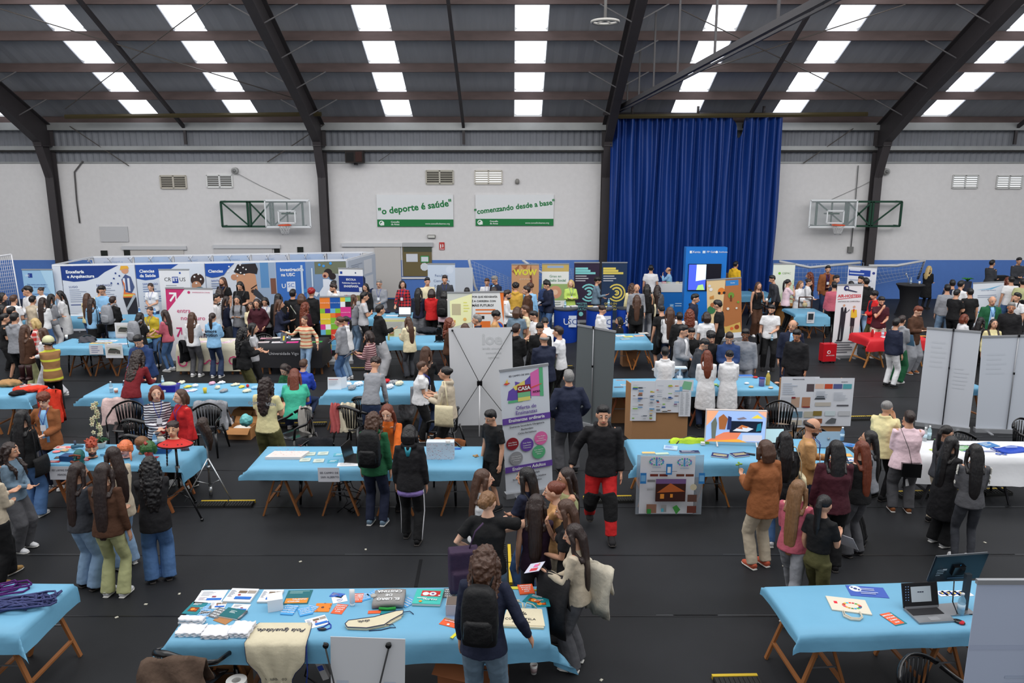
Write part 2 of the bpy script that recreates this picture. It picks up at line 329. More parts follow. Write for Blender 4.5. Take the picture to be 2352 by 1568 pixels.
# doors and lintels
def pt(x, y, d=0): return PY(x, y, D-d)
def wallbox(name, x0, y0, x1, y1, th, c, struct_=True, zmin=None, **kw):
    a, b = pt(x0, y0), pt(x1, y1); zb = b.z if zmin is None else zmin; mb = MB().box(((a.x+b.x)/2, D-th/2-.012, (a.z+zb)/2), (b.x-a.x, th, a.z-zb))
    o = mb.build(name, mat(c, .6), smooth=False)
    if struct_: o['kind'] = 'structure'
    for k, v in kw.items(): o[k] = v
    return o
wallbox('door_1', 925, 566, 993, 640, .03, (112,100,66), zmin=.9); wallbox('door_1_frame', 925, 557, 995, 566, .08, (176,178,180)); wallbox('door_1_glass_top', 927, 567, 992, 578, .035, (70,76,62))
wallbox('trim_51', 785, 558, 925, 566, .08, (205,206,208)); wallbox('trim_52', 922, 558, 926, 640, .05, (220,220,222), zmin=.9); wallbox('trim_53', 923, 636, 990, 640, .05, (220,220,222)); wallbox('door_2', 860, 566, 922, 640, .03, (196,192,188), zmin=.05)
wallbox('trim_54', 281, 565, 430, 573, .08, (200,201,204)); wallbox('door_3', 300, 573, 428, 640, .03, (200,196,192), zmin=.05); wallbox('window_1', 285, 574, 300, 590, .03, (30,34,30))
wallbox('trim_55', 490, 562, 645, 570, .08, (204,205,208)); wallbox('door_4', 492, 570, 630, 640, .03, (204,202,202), zmin=.05); wallbox('window_2', 630, 568, 644, 592, .03, (26,28,26))
wallbox('window_3', 232, 575, 249, 594, .03, (28,34,30)); wallbox('window_4', 683, 567, 698, 592, .03, (28,34,30))
t = thing('notice_sheets', 'white notices taped to the brown door in the back wall', 'notice', pt(958, 595, .05)); s = 1/58.
MB().box((-.2, 0, .05), (26*s, .01, 18*s)).build('paper', mat((214,218,226)), t, False)
MB().box((.3, 0, 0), (19*s, .01, 15*s)).build('paper_border', mat((40,150,80)), t, False); MB().box((.3, -.008, 0), (16*s, .01, 11*s)).build('paper', mat((220,224,230)), t, False); MB().tube([(.28,-.005,-.3),(.28,-.012,-.3)], [.16,.16], 9).build('cloud_sheet', mat((220,226,232)), t, False)
tag(wallbox('wall_panel', 229, 520, 297, 555, .03, (196,196,198), False), 'plain pale board fixed on the wall above the booth', 'board')
# green slogan boards
def slogan(x0, y0, x1, y1, s, lab, fs):
    a, b = pt(x0, y0), pt(x1, y1); W = b.x-a.x; H = a.z-b.z; t = thing('slogan_board', lab, 'sign', (a.x, D-.06, b.z), 0, 'slogan boards on the back wall')
    MB().box((W/2, .02, H/2), (W, .04, H)).build('board', mat((226,228,230), .3), t, False)
    g = (20,122,62); face(t, W, H, [('r',0,0,1,.225,g), ('t',s,.5,.6,fs,g,'CENTER',.03,7), ('t','Concello',.235,.145,.075,(235,240,236),'CENTER',.02), ('t','de Ames',.235,.07,.075,(235,240,236),'CENTER',.02),
      ('t','www.concellodeames.org',.79,.09,.075,(225,235,228),'CENTER',.01), ('c',.055,.11,.032,(235,240,236)), ('c',.055,.11,.02,g), ('r',.06,.04,.03,.1,(235,240,236)), ('c',.055,.09,.012,(235,240,236))], UP)
slogan(865, 447, 1042, 520, '"o deporte é saúde"', 'white and green board reading o deporte é saúde', .29)
slogan(1092, 447, 1271, 518, '"comenzando desde a base"', 'white and green board reading comenzando desde a base', .235)
# small wall things
p = pt(1015, 565, .03); t = thing('safety_sign', 'small red fire safety sign right of the brown door', 'sign', p); MB().box((0,0,0), (.2,.02,.29)).build('plate', mat((190,40,36)), t, False)
face(t, .2, .29, [('r',.15,.25,.22,.6,(235,235,235)), ('c',.26,.78,.1,(190,40,36)), ('r',.6,.3,.14,.5,(235,235,235)), ('p',[(.5,.5),(.8,.7),(.8,.4)],(235,235,235)), ('r',.1,.06,.8,.1,(230,200,200))], Matrix.Translation((-.1,-.012,-.145)) @ UP)
p = pt(991, 543, .05); tag(MB().box(p, (.3,.08,.13)).box(p+Vector((0,-.05,0)), (.26,.02,.09), mi=1).build('emergency_light', [mat((120,118,112)), mat((205,205,200))], smooth=False), 'small emergency light above the brown door', 'lamp')
p = pt(1188, 417, .06); tag(MB().lathe(p+Vector((0,0,-.09)), [(.03,0),(.08,.02),(.08,.13),(.04,.2)], 12).build('wall_siren', mat((140,138,134))), 'small grey domed siren on the wall right of the vents', 'alarm')
for x, y, l in ((539, 392, 'round grey floodlight on the wall above the left basketball frame'), (2036, 394, 'round grey floodlight on the wall above the right basketball frame')):
    p = pt(x, y, .1); t = thing('wall_floodlight', l, 'lamp', p); MB().tube([(0,.08,0),(0,-.06,0)], [.13,.12], 16).build('housing', mat((168,168,166)), t); MB().tube([(0,-.06,0),(0,-.08,0)], [.07,.05], 12).build('lens', mat((120,120,120), .2), t)
    sx = 1 if x < 1000 else -1; MB().tube([(0,0,-.05), (sx*.9,.07,-.55), (sx*2.2,.07,-1.15)], .01, 5).build('cable', mat((150,150,150)), t)
p = pt(1953, 573, .06); t = thing('electrical_box', 'grey switch box with a vertical conduit beside the dark right pillar', 'switch box', p); MB().box((0,0,0), (.2,.12,.22)).build('box', mat((120,120,118)), t, False); MB().tube([(.02,0,.1),(.04,0,1.3),(.02,0,3.2)], .02, 6).build('conduit', mat((110,110,110)), t)
MB_ = MB().tube([pt(190,370,.05), pt(171,395,.05), pt(176,460,.05), pt(183,512,.05)], .03, 6); tag(MB_.build('downpipe_cable', mat((90,88,88))), 'thick grey cable hanging beside the leftmost dark pillar', 'cable')
p = PY(814, 360, D-.5); t = thing('wall_speaker', 'dark loudspeaker box on the beam right of the second pillar', 'speaker', p); MB().box((0,.1,0), (.66,.4,.44)).build('cabinet', mat((40,34,32)), t, False); MB().box((-.15,-.11,0), (.26,.02,.32)).build('grille', mat((16,16,18)), t, False); MB().box((.18,-.11,0),(.24,.02,.36)).build('grille', mat((54,30,26)), t, False); MB().box((0,.25,-.25),(.1,.3,.1)).build('bracket', dk, t, False)
# basketball frames
def hoop(x0, y0, x1, y1, bx0, bx1, by0, by1, rx, lab):
    Y = D-.45; a, b = PY(x0, y0, Y), PY(x1, y1, Y); t = thing('basketball_hoop', lab, 'basketball hoop', (0,0,0)); g = mat((16,62,44), .5); mb = MB(); z0, z1 = b.z, a.z
    X = [a.x, a.x+(b.x-a.x)*.34, a.x+(b.x-a.x)*.62, b.x]
    if rx > 1200: X = [a.x, a.x+(b.x-a.x)*.36, a.x+(b.x-a.x)*.65, b.x]
    for z in (z0, z1): mb.bar((X[0], Y, z), (X[3], Y, z), .07)
    for x in X[:1]+[X[1]-.05, X[1]+.05, X[2]-.05, X[2]+.05]+X[3:]: mb.bar((x, Y, z0), (x, Y, z1), .07)
    for x in (X[0], X[3]): mb.bar((x, Y, z0), (x, D, z0), .06); mb.bar((x, Y, z1), (x, D, z1), .06)
    fl = rx < 1200
    mb.bar((X[0], Y, z1 if fl else z0), (X[1], Y, z0 if fl else z1), .05) if fl else mb.bar((X[0], Y, z1), (X[1], Y, z0), .05)
    mb.bar((X[1], Y, z0), (X[2], Y, z1), .05); mb.bar((X[1], Y, z1), (X[2], Y, z0), .05); mb.bar((X[2], Y, z0), (X[3], Y, z1), .05)
    xm = (X[2]+X[3])/2 if fl else (X[0]+X[1])/2; mb.bar((xm, Y, z0), (xm, Y, z1), .05)
    mb.build('folding_frame', g, t, False)
    Y2 = Y-.25; a, b = PY(bx0, by0, Y2), PY(bx1, by1, Y2); xm, zm = (a.x+b.x)/2, (a.z+b.z)/2; W, H = b.x-a.x, a.z-b.z
    MB().box((xm, Y2, zm), (W, .02, H)).build('backboard', mat((214,222,226), .1, alpha=.16), t, False)
    mb = MB(); 
    for z in (b.z, a.z): mb.box((xm, Y2-.012, z), (W, .03, .07))
    for x in (a.x, b.x): mb.box((x, Y2-.012, zm), (.05, .03, H))
    r = PY(rx, 512, Y2); w2, h2 = .62, .45; zz = b.z+.15
    for z in (zz, zz+h2): mb.box((r.x, Y2-.012, z), (w2, .03, .05))
    for x in (-w2/2, w2/2): mb.box((r.x+x, Y2-.012, zz+h2/2), (.05, .03, h2))
    mb.build('backboard_lines', mat((225,228,230), .5), t, False)
    MB().bar((xm, Y2, zm), (xm, Y, zm), .5, .05).build('mount', g, t, False)
    zz = PY(rx, 517, Y2-.35).z; MB().tube([(r.x+.225*math.cos(q*PI/12), Y2-.36+.225*math.sin(q*PI/12), zz) for q in range(25)], .02, 8).bar((r.x, Y2, zz), (r.x, Y2-.14, zz-.02), .2, .04).build('rim', mat((222,88,52), .4), t)
    mb = MB()
    for q in range(12):
        for d in (-1, 1):
            pts = [(r.x+(.22-.028*k)*math.cos((q+d*k*.5)*PI/6), Y2-.36+(.22-.028*k)*math.sin((q+d*k*.5)*PI/6), zz-.09*k) for k in range(5)]; mb.tube(pts, .007, 4)
    mb.build('net', mat((220,220,220)), t)
hoop(507, 463, 697, 520, 608, 714, 460, 521, 660, 'green folding basketball frame with clear backboard, on the left part of the wall')
hoop(1877, 463, 2066, 519, 1862, 1964, 460, 521, 1917, 'green folding basketball frame with clear backboard, right of the blue curtain')
# handball goals with nets leaning by the wall
def goal(pts, lab, net):
    t = thing('handball_goal', lab, 'goal', (0,0,0)); q = [PY(*p) for p in pts]; MB().tube(q, .05, 8).build('goal_frame', mat((205,206,208), .4), t)
    mb = MB()
    for a, b, c, d in net:
        a, b, c, d = PY(*a), PY(*b), PY(*c), PY(*d); N = max(6, int((b-a).length/.16)); K = max(5, int((d-a).length/.14))
        f = lambda u, v: (a.lerp(b, u)).lerp(d.lerp(c, u), v)
        for i in range(N+1): mb.tube([f(i/N, 0), f(i/N, .5)+Vector((0,.1,0)), f(i/N, 1)], .006, 3)
        for j in range(K+1): mb.tube([f(0, j/K), f(.5, j/K), f(1, j/K)], .006, 3)
    mb.build('net', mat((176,190,214), .8), t)
Y1, Y2 = D-.35, D-.9
goal([(1790,600,Y2),(1860,614,Y2),(1976,603,Y2)], 'white handball goal with net, beside the blue curtain', [((1826,607,Y2),(1984,603,Y2),(1984,660,Y2),(1826,655,Y2))])
goal([(1996,610,Y2),(2060,610,Y2),(2124,598,Y2),(2108,640,Y1)], 'white handball goal with net, left of the tall black table', [((1986,612,Y2),(2124,600,Y2),(2112,632,Y2),(2012,652,Y2))])
goal([(1077,596,Y2),(1090,655,Y1),(1106,690,Y1)], 'leaning white goal post with blue net behind the grey-haired man', [((1079,597,Y2),(1176,640,Y2),(1176,668,Y2),(1090,668,Y2))])
goal([(1200,597,Y2),(1225,615,Y2),(1250,628,Y2),(1240,700,Y1)], 'slanted white goal bar behind the yellow lettered banner', [((1200,600,Y2),(1330,620,Y2),(1330,640,Y2),(1240,640,Y2))])
# cable covers on the floor
def cover(x0, y0, x1, y1, lab, g=None, w=.22):
    a, b = P(x0, y0), P(x1, y1); t = thing('cable_cover', lab, 'cable cover', (0,0,0), 0, g); d = (b-a).normalized(); nrm = Vector((-d.y, d.x, 0)); L = (b-a).length; N = max(1, round(L/.5)); mb = MB(); my = MB()
    for i in range(N):
        for side, m_ in ((0, mb), (1, my)):
            off = nrm*(w*.5 if side else 0)
            p0 = a+d*(L*i/N+.01)+off; p1 = a+d*(L*(i+1)/N-.01)+off; m_.bar(p0+Vector((0,0,.02)), p1+Vector((0,0,.02)), w*(.18 if side else .7), .04)
        for q in range(10): c = a+d*(L*(i+q/10+.05)/N); mb.bar(c-nrm*w*.3+Vector((0,0,.045)), c+nrm*w*.3+Vector((0,0,.045)), .015, .012)
    mb.build('rubber_channel', mat((38,38,36), .7), t, False); my.build('yellow_edge', mat((206,174,44), .6), t, False)
cover(455, 1162, 583, 1161, 'rubber floor cable cover with yellow edge left of the san alberto table')
cover(1340, 1152, 1455, 1150, 'rubber cable cover with yellow edge behind the red trousers walker')
cover(1150, 1255, 1152, 1345, 'cable cover running under the group of women, towards the front table')
cover(1640, 1575, 1750, 1573, 'yellow edged cable cover at the bottom edge of the photo')
cover(765, 850, 838, 850, 'yellow edged cable cover beside the multicoloured squares banner')
cover(640, 980, 750, 977, 'yellow edged cable cover behind the two kneeling women')
cover(1950, 964, 2040, 962, 'yellow edged cable cover right of the project poster board')
cover(2060, 1140, 2320, 1132, 'yellow edged cable cover under the white cloth table')
cover(1280, 846, 1318, 845, 'short yellow cable cover left of the grey banner back')
for k, (x, y) in enumerate([(335,1388),(1381,1562),(2262,1246),(2030,1345),(268,1418),(840,1262),(1800,1300),(690,1290),(412,1364)]):
    p = P(x, y); tag(MB().box((p.x, p.y, .004), (.035,.025,.008), rz=k).build('paper_scrap', mat((200,196,180))), 'tiny scrap of paper lying on the dark floor mat', 'scrap', 'scraps on the floor')
# ---------------------------------------------------------------- tables
TZ = .745; CZ = TZ+.012
wood = mat((150,96,54), .6, .15, 6, .2, stretch=(1,1,.2)); wood2 = mat((120,80,48), .6, .15, 6, .2); steel = mat((140,142,145), .35, metal=.7); paperblue = None
def cloth_mat(c, r=.55): return mat(c, r, .35, 5, .03)
def trestle(parent, x, dp, y0=0, m=None, sp=.26):
    mb = MB(); yc = y0+dp/2; h = TZ-.03; hy = min(.33, dp*.4); mb.box((x, yc, h-.03), (.07, 2*hy+.06, .05))
    for sx in (-1, 1):
        for sy in (-1, 1): mb.bar((x+sx*.02, yc+sy*hy, h-.01), (x+sx*sp, yc+sy*(hy+.02), .0), .045, .025)
        f = .26; mb.bar((x+sx*(sp-(sp-.02)*f), yc-hy, h*f), (x+sx*(sp-(sp-.02)*f), yc+hy, h*f), .04, .022)
    for sy in (-1, 1): mb.bar((x-sp*.5, yc+sy*hy, h*.5), (x+sp*.5, yc+sy*hy, h*.5), .012, .012, 1)
    mb.build('trestle', [m or wood, steel], parent, False)
def drape(L, Dp, of, ob, ol, orr, seed, wr=1.0, z=0.0, tight=False):
    rr = random.Random(seed)
    def axis(n, a, L, b): return [-a+a*i/4 for i in range(4)]+[L*i/n for i in range(n+1)]+[L+b*(i+1)/4 for i in range(4)] if True else 0
    nx = max(6, int(L/.12)); ny = max(4, int(Dp/.15)); U = axis(nx, ol, L, orr); V = axis(ny, of, Dp, ob); rows = []
    for v in V:
        row = []
        for u in U:
            dx = max(0, -u, u-L); dy = max(0, -v, v-Dp); sx = -1 if u < 0 else 1; sy = -1 if v < 0 else 1
            x = min(max(u, 0), L); y = min(max(v, 0), Dp); m = min(dx, dy); d = max(dx, dy)
            nz = noise.noise(Vector((u*2.2+seed, v*2.2, seed*.7))); n2 = noise.noise(Vector((u*5, v*5, seed)))
            ux = sx*(m*.85*(1 if dx > 0 else 0)+(.014+.10*dx+.05*dx*nz*4*wr if dx > 0 else 0)) if dx > 0 else 0
            uy = sy*(m*.85+(.014+.10*dy+.05*dy*nz*4*wr)) if dy > 0 else 0
            zz = z-d*.97+m*.25+(.0015*n2 if d == 0 else 0)+(.05*d*n2)
            if tight: ux = sx*(.012+.05*dx+.03*nz*dx) if dx > 0 else 0; uy = sy*(.012+.05*dy+.03*nz*dy) if dy > 0 else 0; zz = max(z-d*.97, -.74)
            row.append((x+ux, y+uy, zz))
        rows.append(row)
    return rows
TABLES = {}
def table(key, fl, fr, backy, lab, clab, c=(112,172,204), ov=(.22,.1,.12,.2), tr=(.12,.5,.88), ccat='tablecloth', gname='trestle tables', legm=None, tname='trestle_table', to_floor=False, z=None, rough=.5):
    A, B = P(*fl, CZ), P(*fr, CZ); Lx = (B-A).length; rz = math.atan2(B.y-A.y, B.x-A.x); m = (A+B)/2
    Dp = P((fl[0]+fr[0])/2, backy, CZ).y-m.y
    t = thing(tname, lab, 'table', (A.x, A.y, 0), rz, gname); MB().box((Lx/2, Dp/2, TZ-.012), (Lx-.02, Dp-.02, .024)).build('tabletop', wood, t, False)
    if not to_floor:
        for u in tr: trestle(t, Lx*u, Dp, 0, legm)
    else:
        for u in (.08, .92): trestle(t, Lx*u, Dp, 0, legm, .1)
    f, b, l, r_ = ov; o = MB().grid(drape(Lx, Dp, f, b, l, r_, hash(key) % 97 if False else sum(map(ord, key)) % 97, tight=to_floor)).build('tablecloth', cloth_mat(c, rough), None, True)
    o.location = (A.x, A.y, CZ); o.rotation_euler = (0,0,rz); tag(o, clab, 'tablecloth', None); TABLES[key] = (A, B, Dp, rz); return t, o
table('T1', (385,1472), (1262,1462), 1351, 'wooden trestle table in the foreground under crowded leaflets', 'light blue paper cloth on the nearest table, covered with leaflets', ov=(.24,.02,.10,.3), tr=(.14,.47,.83))
table('T2', (570,1076), (1105,1076), 1025, 'trestle table with wooden legs beside the san alberto paper sign', 'light blue paper cloth with patterned boxes, in front of the green hoodie', ov=(.17,.02,.10,.03), tr=(.12,.38,.62,.9))
table('T3', (1838,1456), (2420,1436), 1340, 'trestle table at lower right carrying laptop and monitor', 'light blue paper cloth under the silver laptop', ov=(.17,.02,.1,.1), tr=(.12,.6,.93))
table('T4', (-330,1450), (40,1453), 1340, 'trestle table cut by the left edge, with coiled ropes', 'light blue paper cloth under the coiled purple ropes', ov=(.2,.02,.1,.22), tr=(.2,.86))
table('T5', (70,1062), (410,1068), 1021, 'trestle table carrying hairdressing mannequin heads', 'light blue paper cloth under the wig heads', ov=(.1,.02,.1,.3), tr=(.1,.8), legm=mat((150,90,50)))
table('T6', (192,909), (640,909), 880, 'trestle table behind the red-haired woman, holding craft supplies', 'light blue paper cloth under the purple craft basket', ov=(.2,.02,.14,.05), tr=(.2,.6,.92))
table('T7', (745,903), (1012,903), 874, 'trestle table behind the black plastic chairs', 'light blue paper cloth under the open white display book', ov=(.22,.02,.08,.05), tr=(.12,.85))
table('T8', (-70,910), (62,910), 888, 'trestle table at left edge with emergency jackets', 'light blue paper cloth under the orange rescue jacket', ov=(.24,.02,.1,.22), tr=(.2,.8))
table('T9', (112,797), (300,797), 777, 'trestle table behind the firefighter jacket wearer', 'light blue paper cloth with two hanging cargo pictures', ov=(.2,.02,.1,.1), tr=(.3,.62,.9), legm=mat((130,84,48)))
table('T10', (52,736), (395,733), 722, 'long folding table in front of the engineering booth', 'light blue cloth on the long table of the engineering booth', ov=(.25,.02,.1,.1), tr=(.1,.5,.9), legm=mat((60,60,62)), tname='folding_table')
table('T11', (405,791), (548,791), 776, 'table under the cream cloth with pink letters', 'cream floor-length cloth printed with pink letters', c=(204,198,176), ov=(.68,.05,.68,.68), to_floor=True, rough=.8)
table('T12', (592,792), (736,792), 774, 'table under the black university cloth', 'black floor-length tablecloth with white university lettering', c=(36,36,40), ov=(.58,.05,.3,.58), to_floor=True, rough=.7)
table('T13', (826,729), (955,729), 717, 'table by the older man in grey cardigan', 'light blue cloth under the open laptop near the plaid shirt', ov=(.25,.02,.1,.2), tr=(.2,.85))
table('T14', (878,792), (1024,790), 770, 'trestle table with camera equipment, left of the white banner back', 'light blue cloth under the camera and small bottle', ov=(.14,.02,.1,.05), tr=(.15,.85), legm=mat((110,66,40)))
table('T15', (1415,784), (1494,784), 766, 'trestle table right of the grey roll-up back', 'light blue cloth with yellow and pink leaflets', ov=(.22,.02,.02,.05), tr=(.2,.85), legm=mat((190,120,60)))
table('T16', (1408,897), (1796,893), 868, 'trestle table in front of the white lab coats', 'light blue cloth under jars and petri dishes, by the lab coats', ov=(.13,.02,.05,.06), tr=(.05,.55,.9), legm=mat((140,78,48)))
table('T17', (1464,1061), (1985,1060), 1008, 'trestle table carrying the big framed television', 'light blue cloth under the television and brochures', ov=(.22,.02,.14,.05), tr=(.1,.35,.8), legm=mat((170,110,54)))
table('T18', (2112,1048), (2420,1052), 1012, 'table under the white cloth with lettering, at right', 'white printed cloth with blue logo, at the right edge', c=(222,223,226), ov=(.42,.02,.3,.2), tr=(.2,.6), legm=mat((50,50,54)))
table('T19', (1998,779), (2126,776), 762, 'trestle table under the red cloth', 'bright red cloth on the table right of the red suitcase', c=(206,34,44), ov=(.32,.02,.22,.05), tr=(.15,.85), legm=mat((176,118,62)))
table('T20', (1829,722), (1900,722), 708, 'table with small wooden crate and shells', 'light blue cloth under a little wooden frame, with black and white sheet', c=(104,160,190), ov=(.35,.02,.1,.05), tr=(.3,.8))
table('T21', (1702,677), (1776,677), 668, 'small table right of the farm picture banner', 'light blue cloth by the dark plastic chair, left of the green logo banner', c=(90,146,178), ov=(.25,.02,.1,.05), tr=(.3,.8))
table('T22', (2222,892), (2262,890), 872, 'table mostly hidden between the two white roll-up backs', 'light blue cloth glimpsed between the two white roll-up backs', ov=(.15,.02,.05,.05), tr=(.5,))
t = TABLES
# ---------------------------------------------------------------- black monobloc armchair
bkp = mat((16,16,18), .22, spec=.6)
def make_chair():
    t = thing('plastic_armchair', '', 'chair')
    mb = MB(); rows = []
    for j in range(7):
        v = j/6; rows.append([((u-.5)*(.46-.04*v), -.22+.44*v, .42+.02*math.cos((u-.5)*4)*-1+.015*v*v*-1+(-.03 if j == 0 else 0)+.02) for u in [i/8 for i in range(9)]])
    mb.grid(rows, (0,0,-.012)).build('seat', bkp, t)
    mb = MB(); n = 9          # curved back with slats
    top = lambda a, z, r=.27: (r*math.sin(a), -.08-r*math.cos(a)*.62, z)
    for i in range(n):
        a = (i/(n-1)-.5)*1.7; mb.tube([( .22*math.sin(a), -.10-.22*math.cos(a)*.55, .43), top(a, .62, .25), top(a, .80-.05*abs(a), .27)], [(.017,.006)]*3, 6)
    mb.tube([top((i/14-.5)*2.3, .83-.13*abs(i/14-.5)**1.5*2.2, .28) for i in range(15)], [(.012,.03)]*15, 8); mb.build('backrest', bkp, t)
    for sx in (-1, 1):
        MB().tube([(sx*.255,-.12,.72), (sx*.29,0,.665), (sx*.29,.14,.655), (sx*.285,.22,.63), (sx*.27,.24,.42)], [(.012,.025)]*5, 8).build('armrest', bkp, t)
        MB().tube([(sx*.27,.24,.44), (sx*.29,.27,0)], [(.028,.02),(.016,.014)], 8).build('leg', bkp, t)
        MB().tube([(sx*.23,-.22,.46), (sx*.28,-.33,0)], [(.028,.02),(.016,.014)], 8).build('leg', bkp, t)
    return t
CH0 = make_chair(); _used = [False]
def chair(x, y, rz, lab, z=.82):
    """x,y pixel of the top of the backrest; rz the direction it faces (0 away)"""
    a = R(rz); p = P(x, y, z); back = Vector((math.sin(a), math.cos(a), 0)); loc = (p.x+back.x*.3, p.y+back.y*.3, 0)
    if not _used[0]: _used[0] = True; CH0.location = loc; CH0.rotation_euler = (0,0,-a); CH0['label'] = lab; CH0['group'] = 'black plastic armchairs'; return CH0
    return copyt(CH0, loc, -a, lab, 'black plastic armchairs')
chair(296, 920, 165, 'black plastic armchair at the craft table, right of the fluffy pink coat')
chair(295, 966, 10, 'glossy black plastic armchair with its back turned, beside the orchid')
chair(290, 1003, 10, 'black plastic armchair tucked behind the wig table, top rail showing')
chair(712, 938, -140, 'black plastic armchair carrying the black and white scarf')
chair(788, 936, 25, 'black plastic armchair carrying the cream tote and pink cloth')
chair(826, 915, 20, 'black plastic armchair by the denim skirt')
chair(1058, 938, -80, 'black plastic armchair behind the cream hooded woman')
chair(482, 926, 180, 'black plastic armchair under the grey sweatshirt')
chair(728, 1006, 165, 'dark chair with black jacket draped, behind the table with patterned box')
chair(1032, 1009, 195, 'chair with brown coat draped behind the red flowered box')
chair(1858, 978, 175, 'black plastic armchair beneath the project poster board')
chair(1795, 920, 200, 'black plastic armchair left of the project poster board')
chair(1583, 1002, 175, 'chair under the yellow-green jacket behind the television table')
chair(2335, 960, 160, 'black plastic armchair at the right edge of the photo')
chair(2195, 990, 175, 'black plastic armchair behind the white cloth table')
chair(2075, 1500, 150, 'black plastic armchair under the laptop table')
chair(375, 1512, 20, 'black plastic armchair with brown coat in the lower left foreground')
chair(345, 765, 170, 'dark chair behind the cargo picture table')
chair(205, 770, 180, 'dark chair behind the table with the paper cup')
chair(470, 767, 180, 'pale chair back behind the cream cloth table')
chair(608, 767, 180, 'black chair behind the black cloth table')
chair(1718, 664, 90, 'dark chair by the small blue table near the curtain')
chair(1735, 692, 60, 'dark chair seat in the gap right of the farm banner')
# ---------------------------------------------------------------- small things on tables
def item(name, lab, cat, px, py, z=CZ, rz=0, group=None): return thing(name, lab, cat, P(px, py, z+.001), R(rz), group)
def sheet(px, py, w, d, rz, c, lab, elems=(), h=.003, name='leaflet', cat='leaflet', group=None, z=CZ, r=0):
    o = item(name, lab, cat, px, py, z, rz, group); mb = MB()
    if h > .012: mb.box((0,0,h/2), (w, d, h)); mb.box((0,-.003,h/2), (w+.002, d-.002, h*.6), mi=1); mb.build('paper', [mat(c), mat((210,210,206))], o, False)
    else: mb.box((0,0,h/2), (w, d, h)); mb.build('paper', mat(c, .5), o, False)
    if elems: face(o, w, d, elems, Matrix.Translation((-w/2, -d/2, h)) @ (Matrix.Translation((w, d, 0)) @ Matrix.Rotation(PI, 4, 'Z') if r else Matrix()))
    return o
def bottle(px, py, lab, c=(150,200,225), z=CZ, s=1.0, cap=(235,238,240), full=None):
    o = item('water_bottle' if not full else 'jar_bottle', lab, 'bottle', px, py, z)
    MB().lathe((0,0,0), [(.001,0),(.031*s,.0),(.033*s,.02*s),(.033*s,.13*s),(.031*s,.15*s),(.013*s,.19*s),(.013*s,.2*s)], 14).build('bottle_body', mat(c, .08, alpha=.55 if not full else .9), o)
    MB().lathe((0,0,.2*s), [(.015*s,0),(.015*s,.018*s)], 12).build('cap', mat(cap), o); 
    if not full: MB().lathe((0,0,.06*s), [(.034*s,0),(.034*s,.05*s)], 14).build('label_band', mat((200,225,240)), o)
    return o
def cup(px, py, lab, z=CZ, c=(232,230,226), h=.1, band=None):
    o = item('paper_cup', lab, 'cup', px, py, z); MB().lathe((0,0,0), [(.001,.002),(.027,0),(.038,h),(.035,h),(.026,.008),(.001,.008)], 16).build('cup_wall', mat(c), o)
    if band: MB().lathe((0,0,.02), [(.0305,0),(.0355,.05)], 16).build('printed_band', mat(band), o)
    return o
def boxy(name, lab, cat, px, py, d, rz, c, z=CZ, elems=(), lid=None):
    o = item(name, lab, cat, px, py, z, rz); MB().box((0,0,d[2]/2), d).build('box_body', mat(c), o, 2)
    if lid: MB().box((0,0,d[2]+.002), (d[0]*.94,d[1]*.94,.004)).build('opening', mat(lid), o, False)
    return o
T = lambda x, y: (320+x/3.675, 1300+y/3.675)
W = (232,233,236); LB = (84,166,224); OR = (232,96,52); TE = (26,128,138); GY = (110,112,114); wt = (236,238,240)
doc = [('l',.1,.86,.5,6,.06,(170,174,180)), ('r',.4,.2,.55,.16,(40,110,200)), ('r',.55,.42,.15,.1,(150,70,90)), ('l',.1,.4,.3,4,.06,(190,180,190))]
doc2 = [('r',.35,.62,.3,.2,(120,100,80)), ('r',.68,.62,.3,.22,(160,150,140)), ('r',.35,.15,.6,.2,(40,110,200)), ('l',.05,.8,.22,7,.08,(176,180,190)), ('r',.4,.42,.1,.1,(180,70,80))]
for i, (x, y, w, d, el, h, lab) in enumerate([(605,258,.26,.24,doc,.004,'white document at the rear left corner of the nearest table'), (860,256,.27,.24,doc2,.02,'stack of white documents with blue band and two photos'), (1110,262,.2,.22,doc2,.02,'white document pile behind the small white box'), (665,330,.15,.12,doc2,.003,'small white card between teal brochure and grey flyer'), (848,352,.17,.13,doc,.003,'small white card behind the green notebook'), (1500,470,.19,.17,doc2,.003,'white badge sheet beside the blue lanyard')]):
    sheet(*T(x, y), w, d, [2,-3,0,4,-4,28][i], W, lab, el, h, 'document', 'paper', 'white documents')
serv = [('t','SERVIZOS',.5,.82,.15,wt,'CENTER',.02), ('t','SOCIAIS',.5,.62,.15,wt,'CENTER',.02), ('t','E SERVI',.5,.42,.15,wt,'CENTER',.02), ('t','ZOS',.5,.22,.15,wt,'CENTER',.02)]
host = [('t','HOSTALARÍA',.5,.82,.13,wt,'CENTER',.02), ('t','E TURISMO',.5,.62,.13,wt,'CENTER',.02), ('t','COMERCIO',.5,.42,.13,wt,'CENTER',.02), ('t','HOSTALARÍA',.5,.2,.13,wt,'CENTER',.02)]
arts = [('t','ARTES',.5,.82,.18,wt,'CENTER',.02), ('t','GRÁFICAS',.5,.6,.18,wt,'CENTER',.02), ('t','ARTES',.5,.36,.18,wt,'CENTER',.02), ('t','GRÁF',.5,.14,.18,wt,'CENTER',.02)]
fire = [('r',.2,.2,.6,.36,(120,60,24)), ('c',.45,.38,.14,(236,140,40)), ('c',.66,.34,.1,(200,90,30)), ('l',.2,.86,.6,3,.07,wt)]
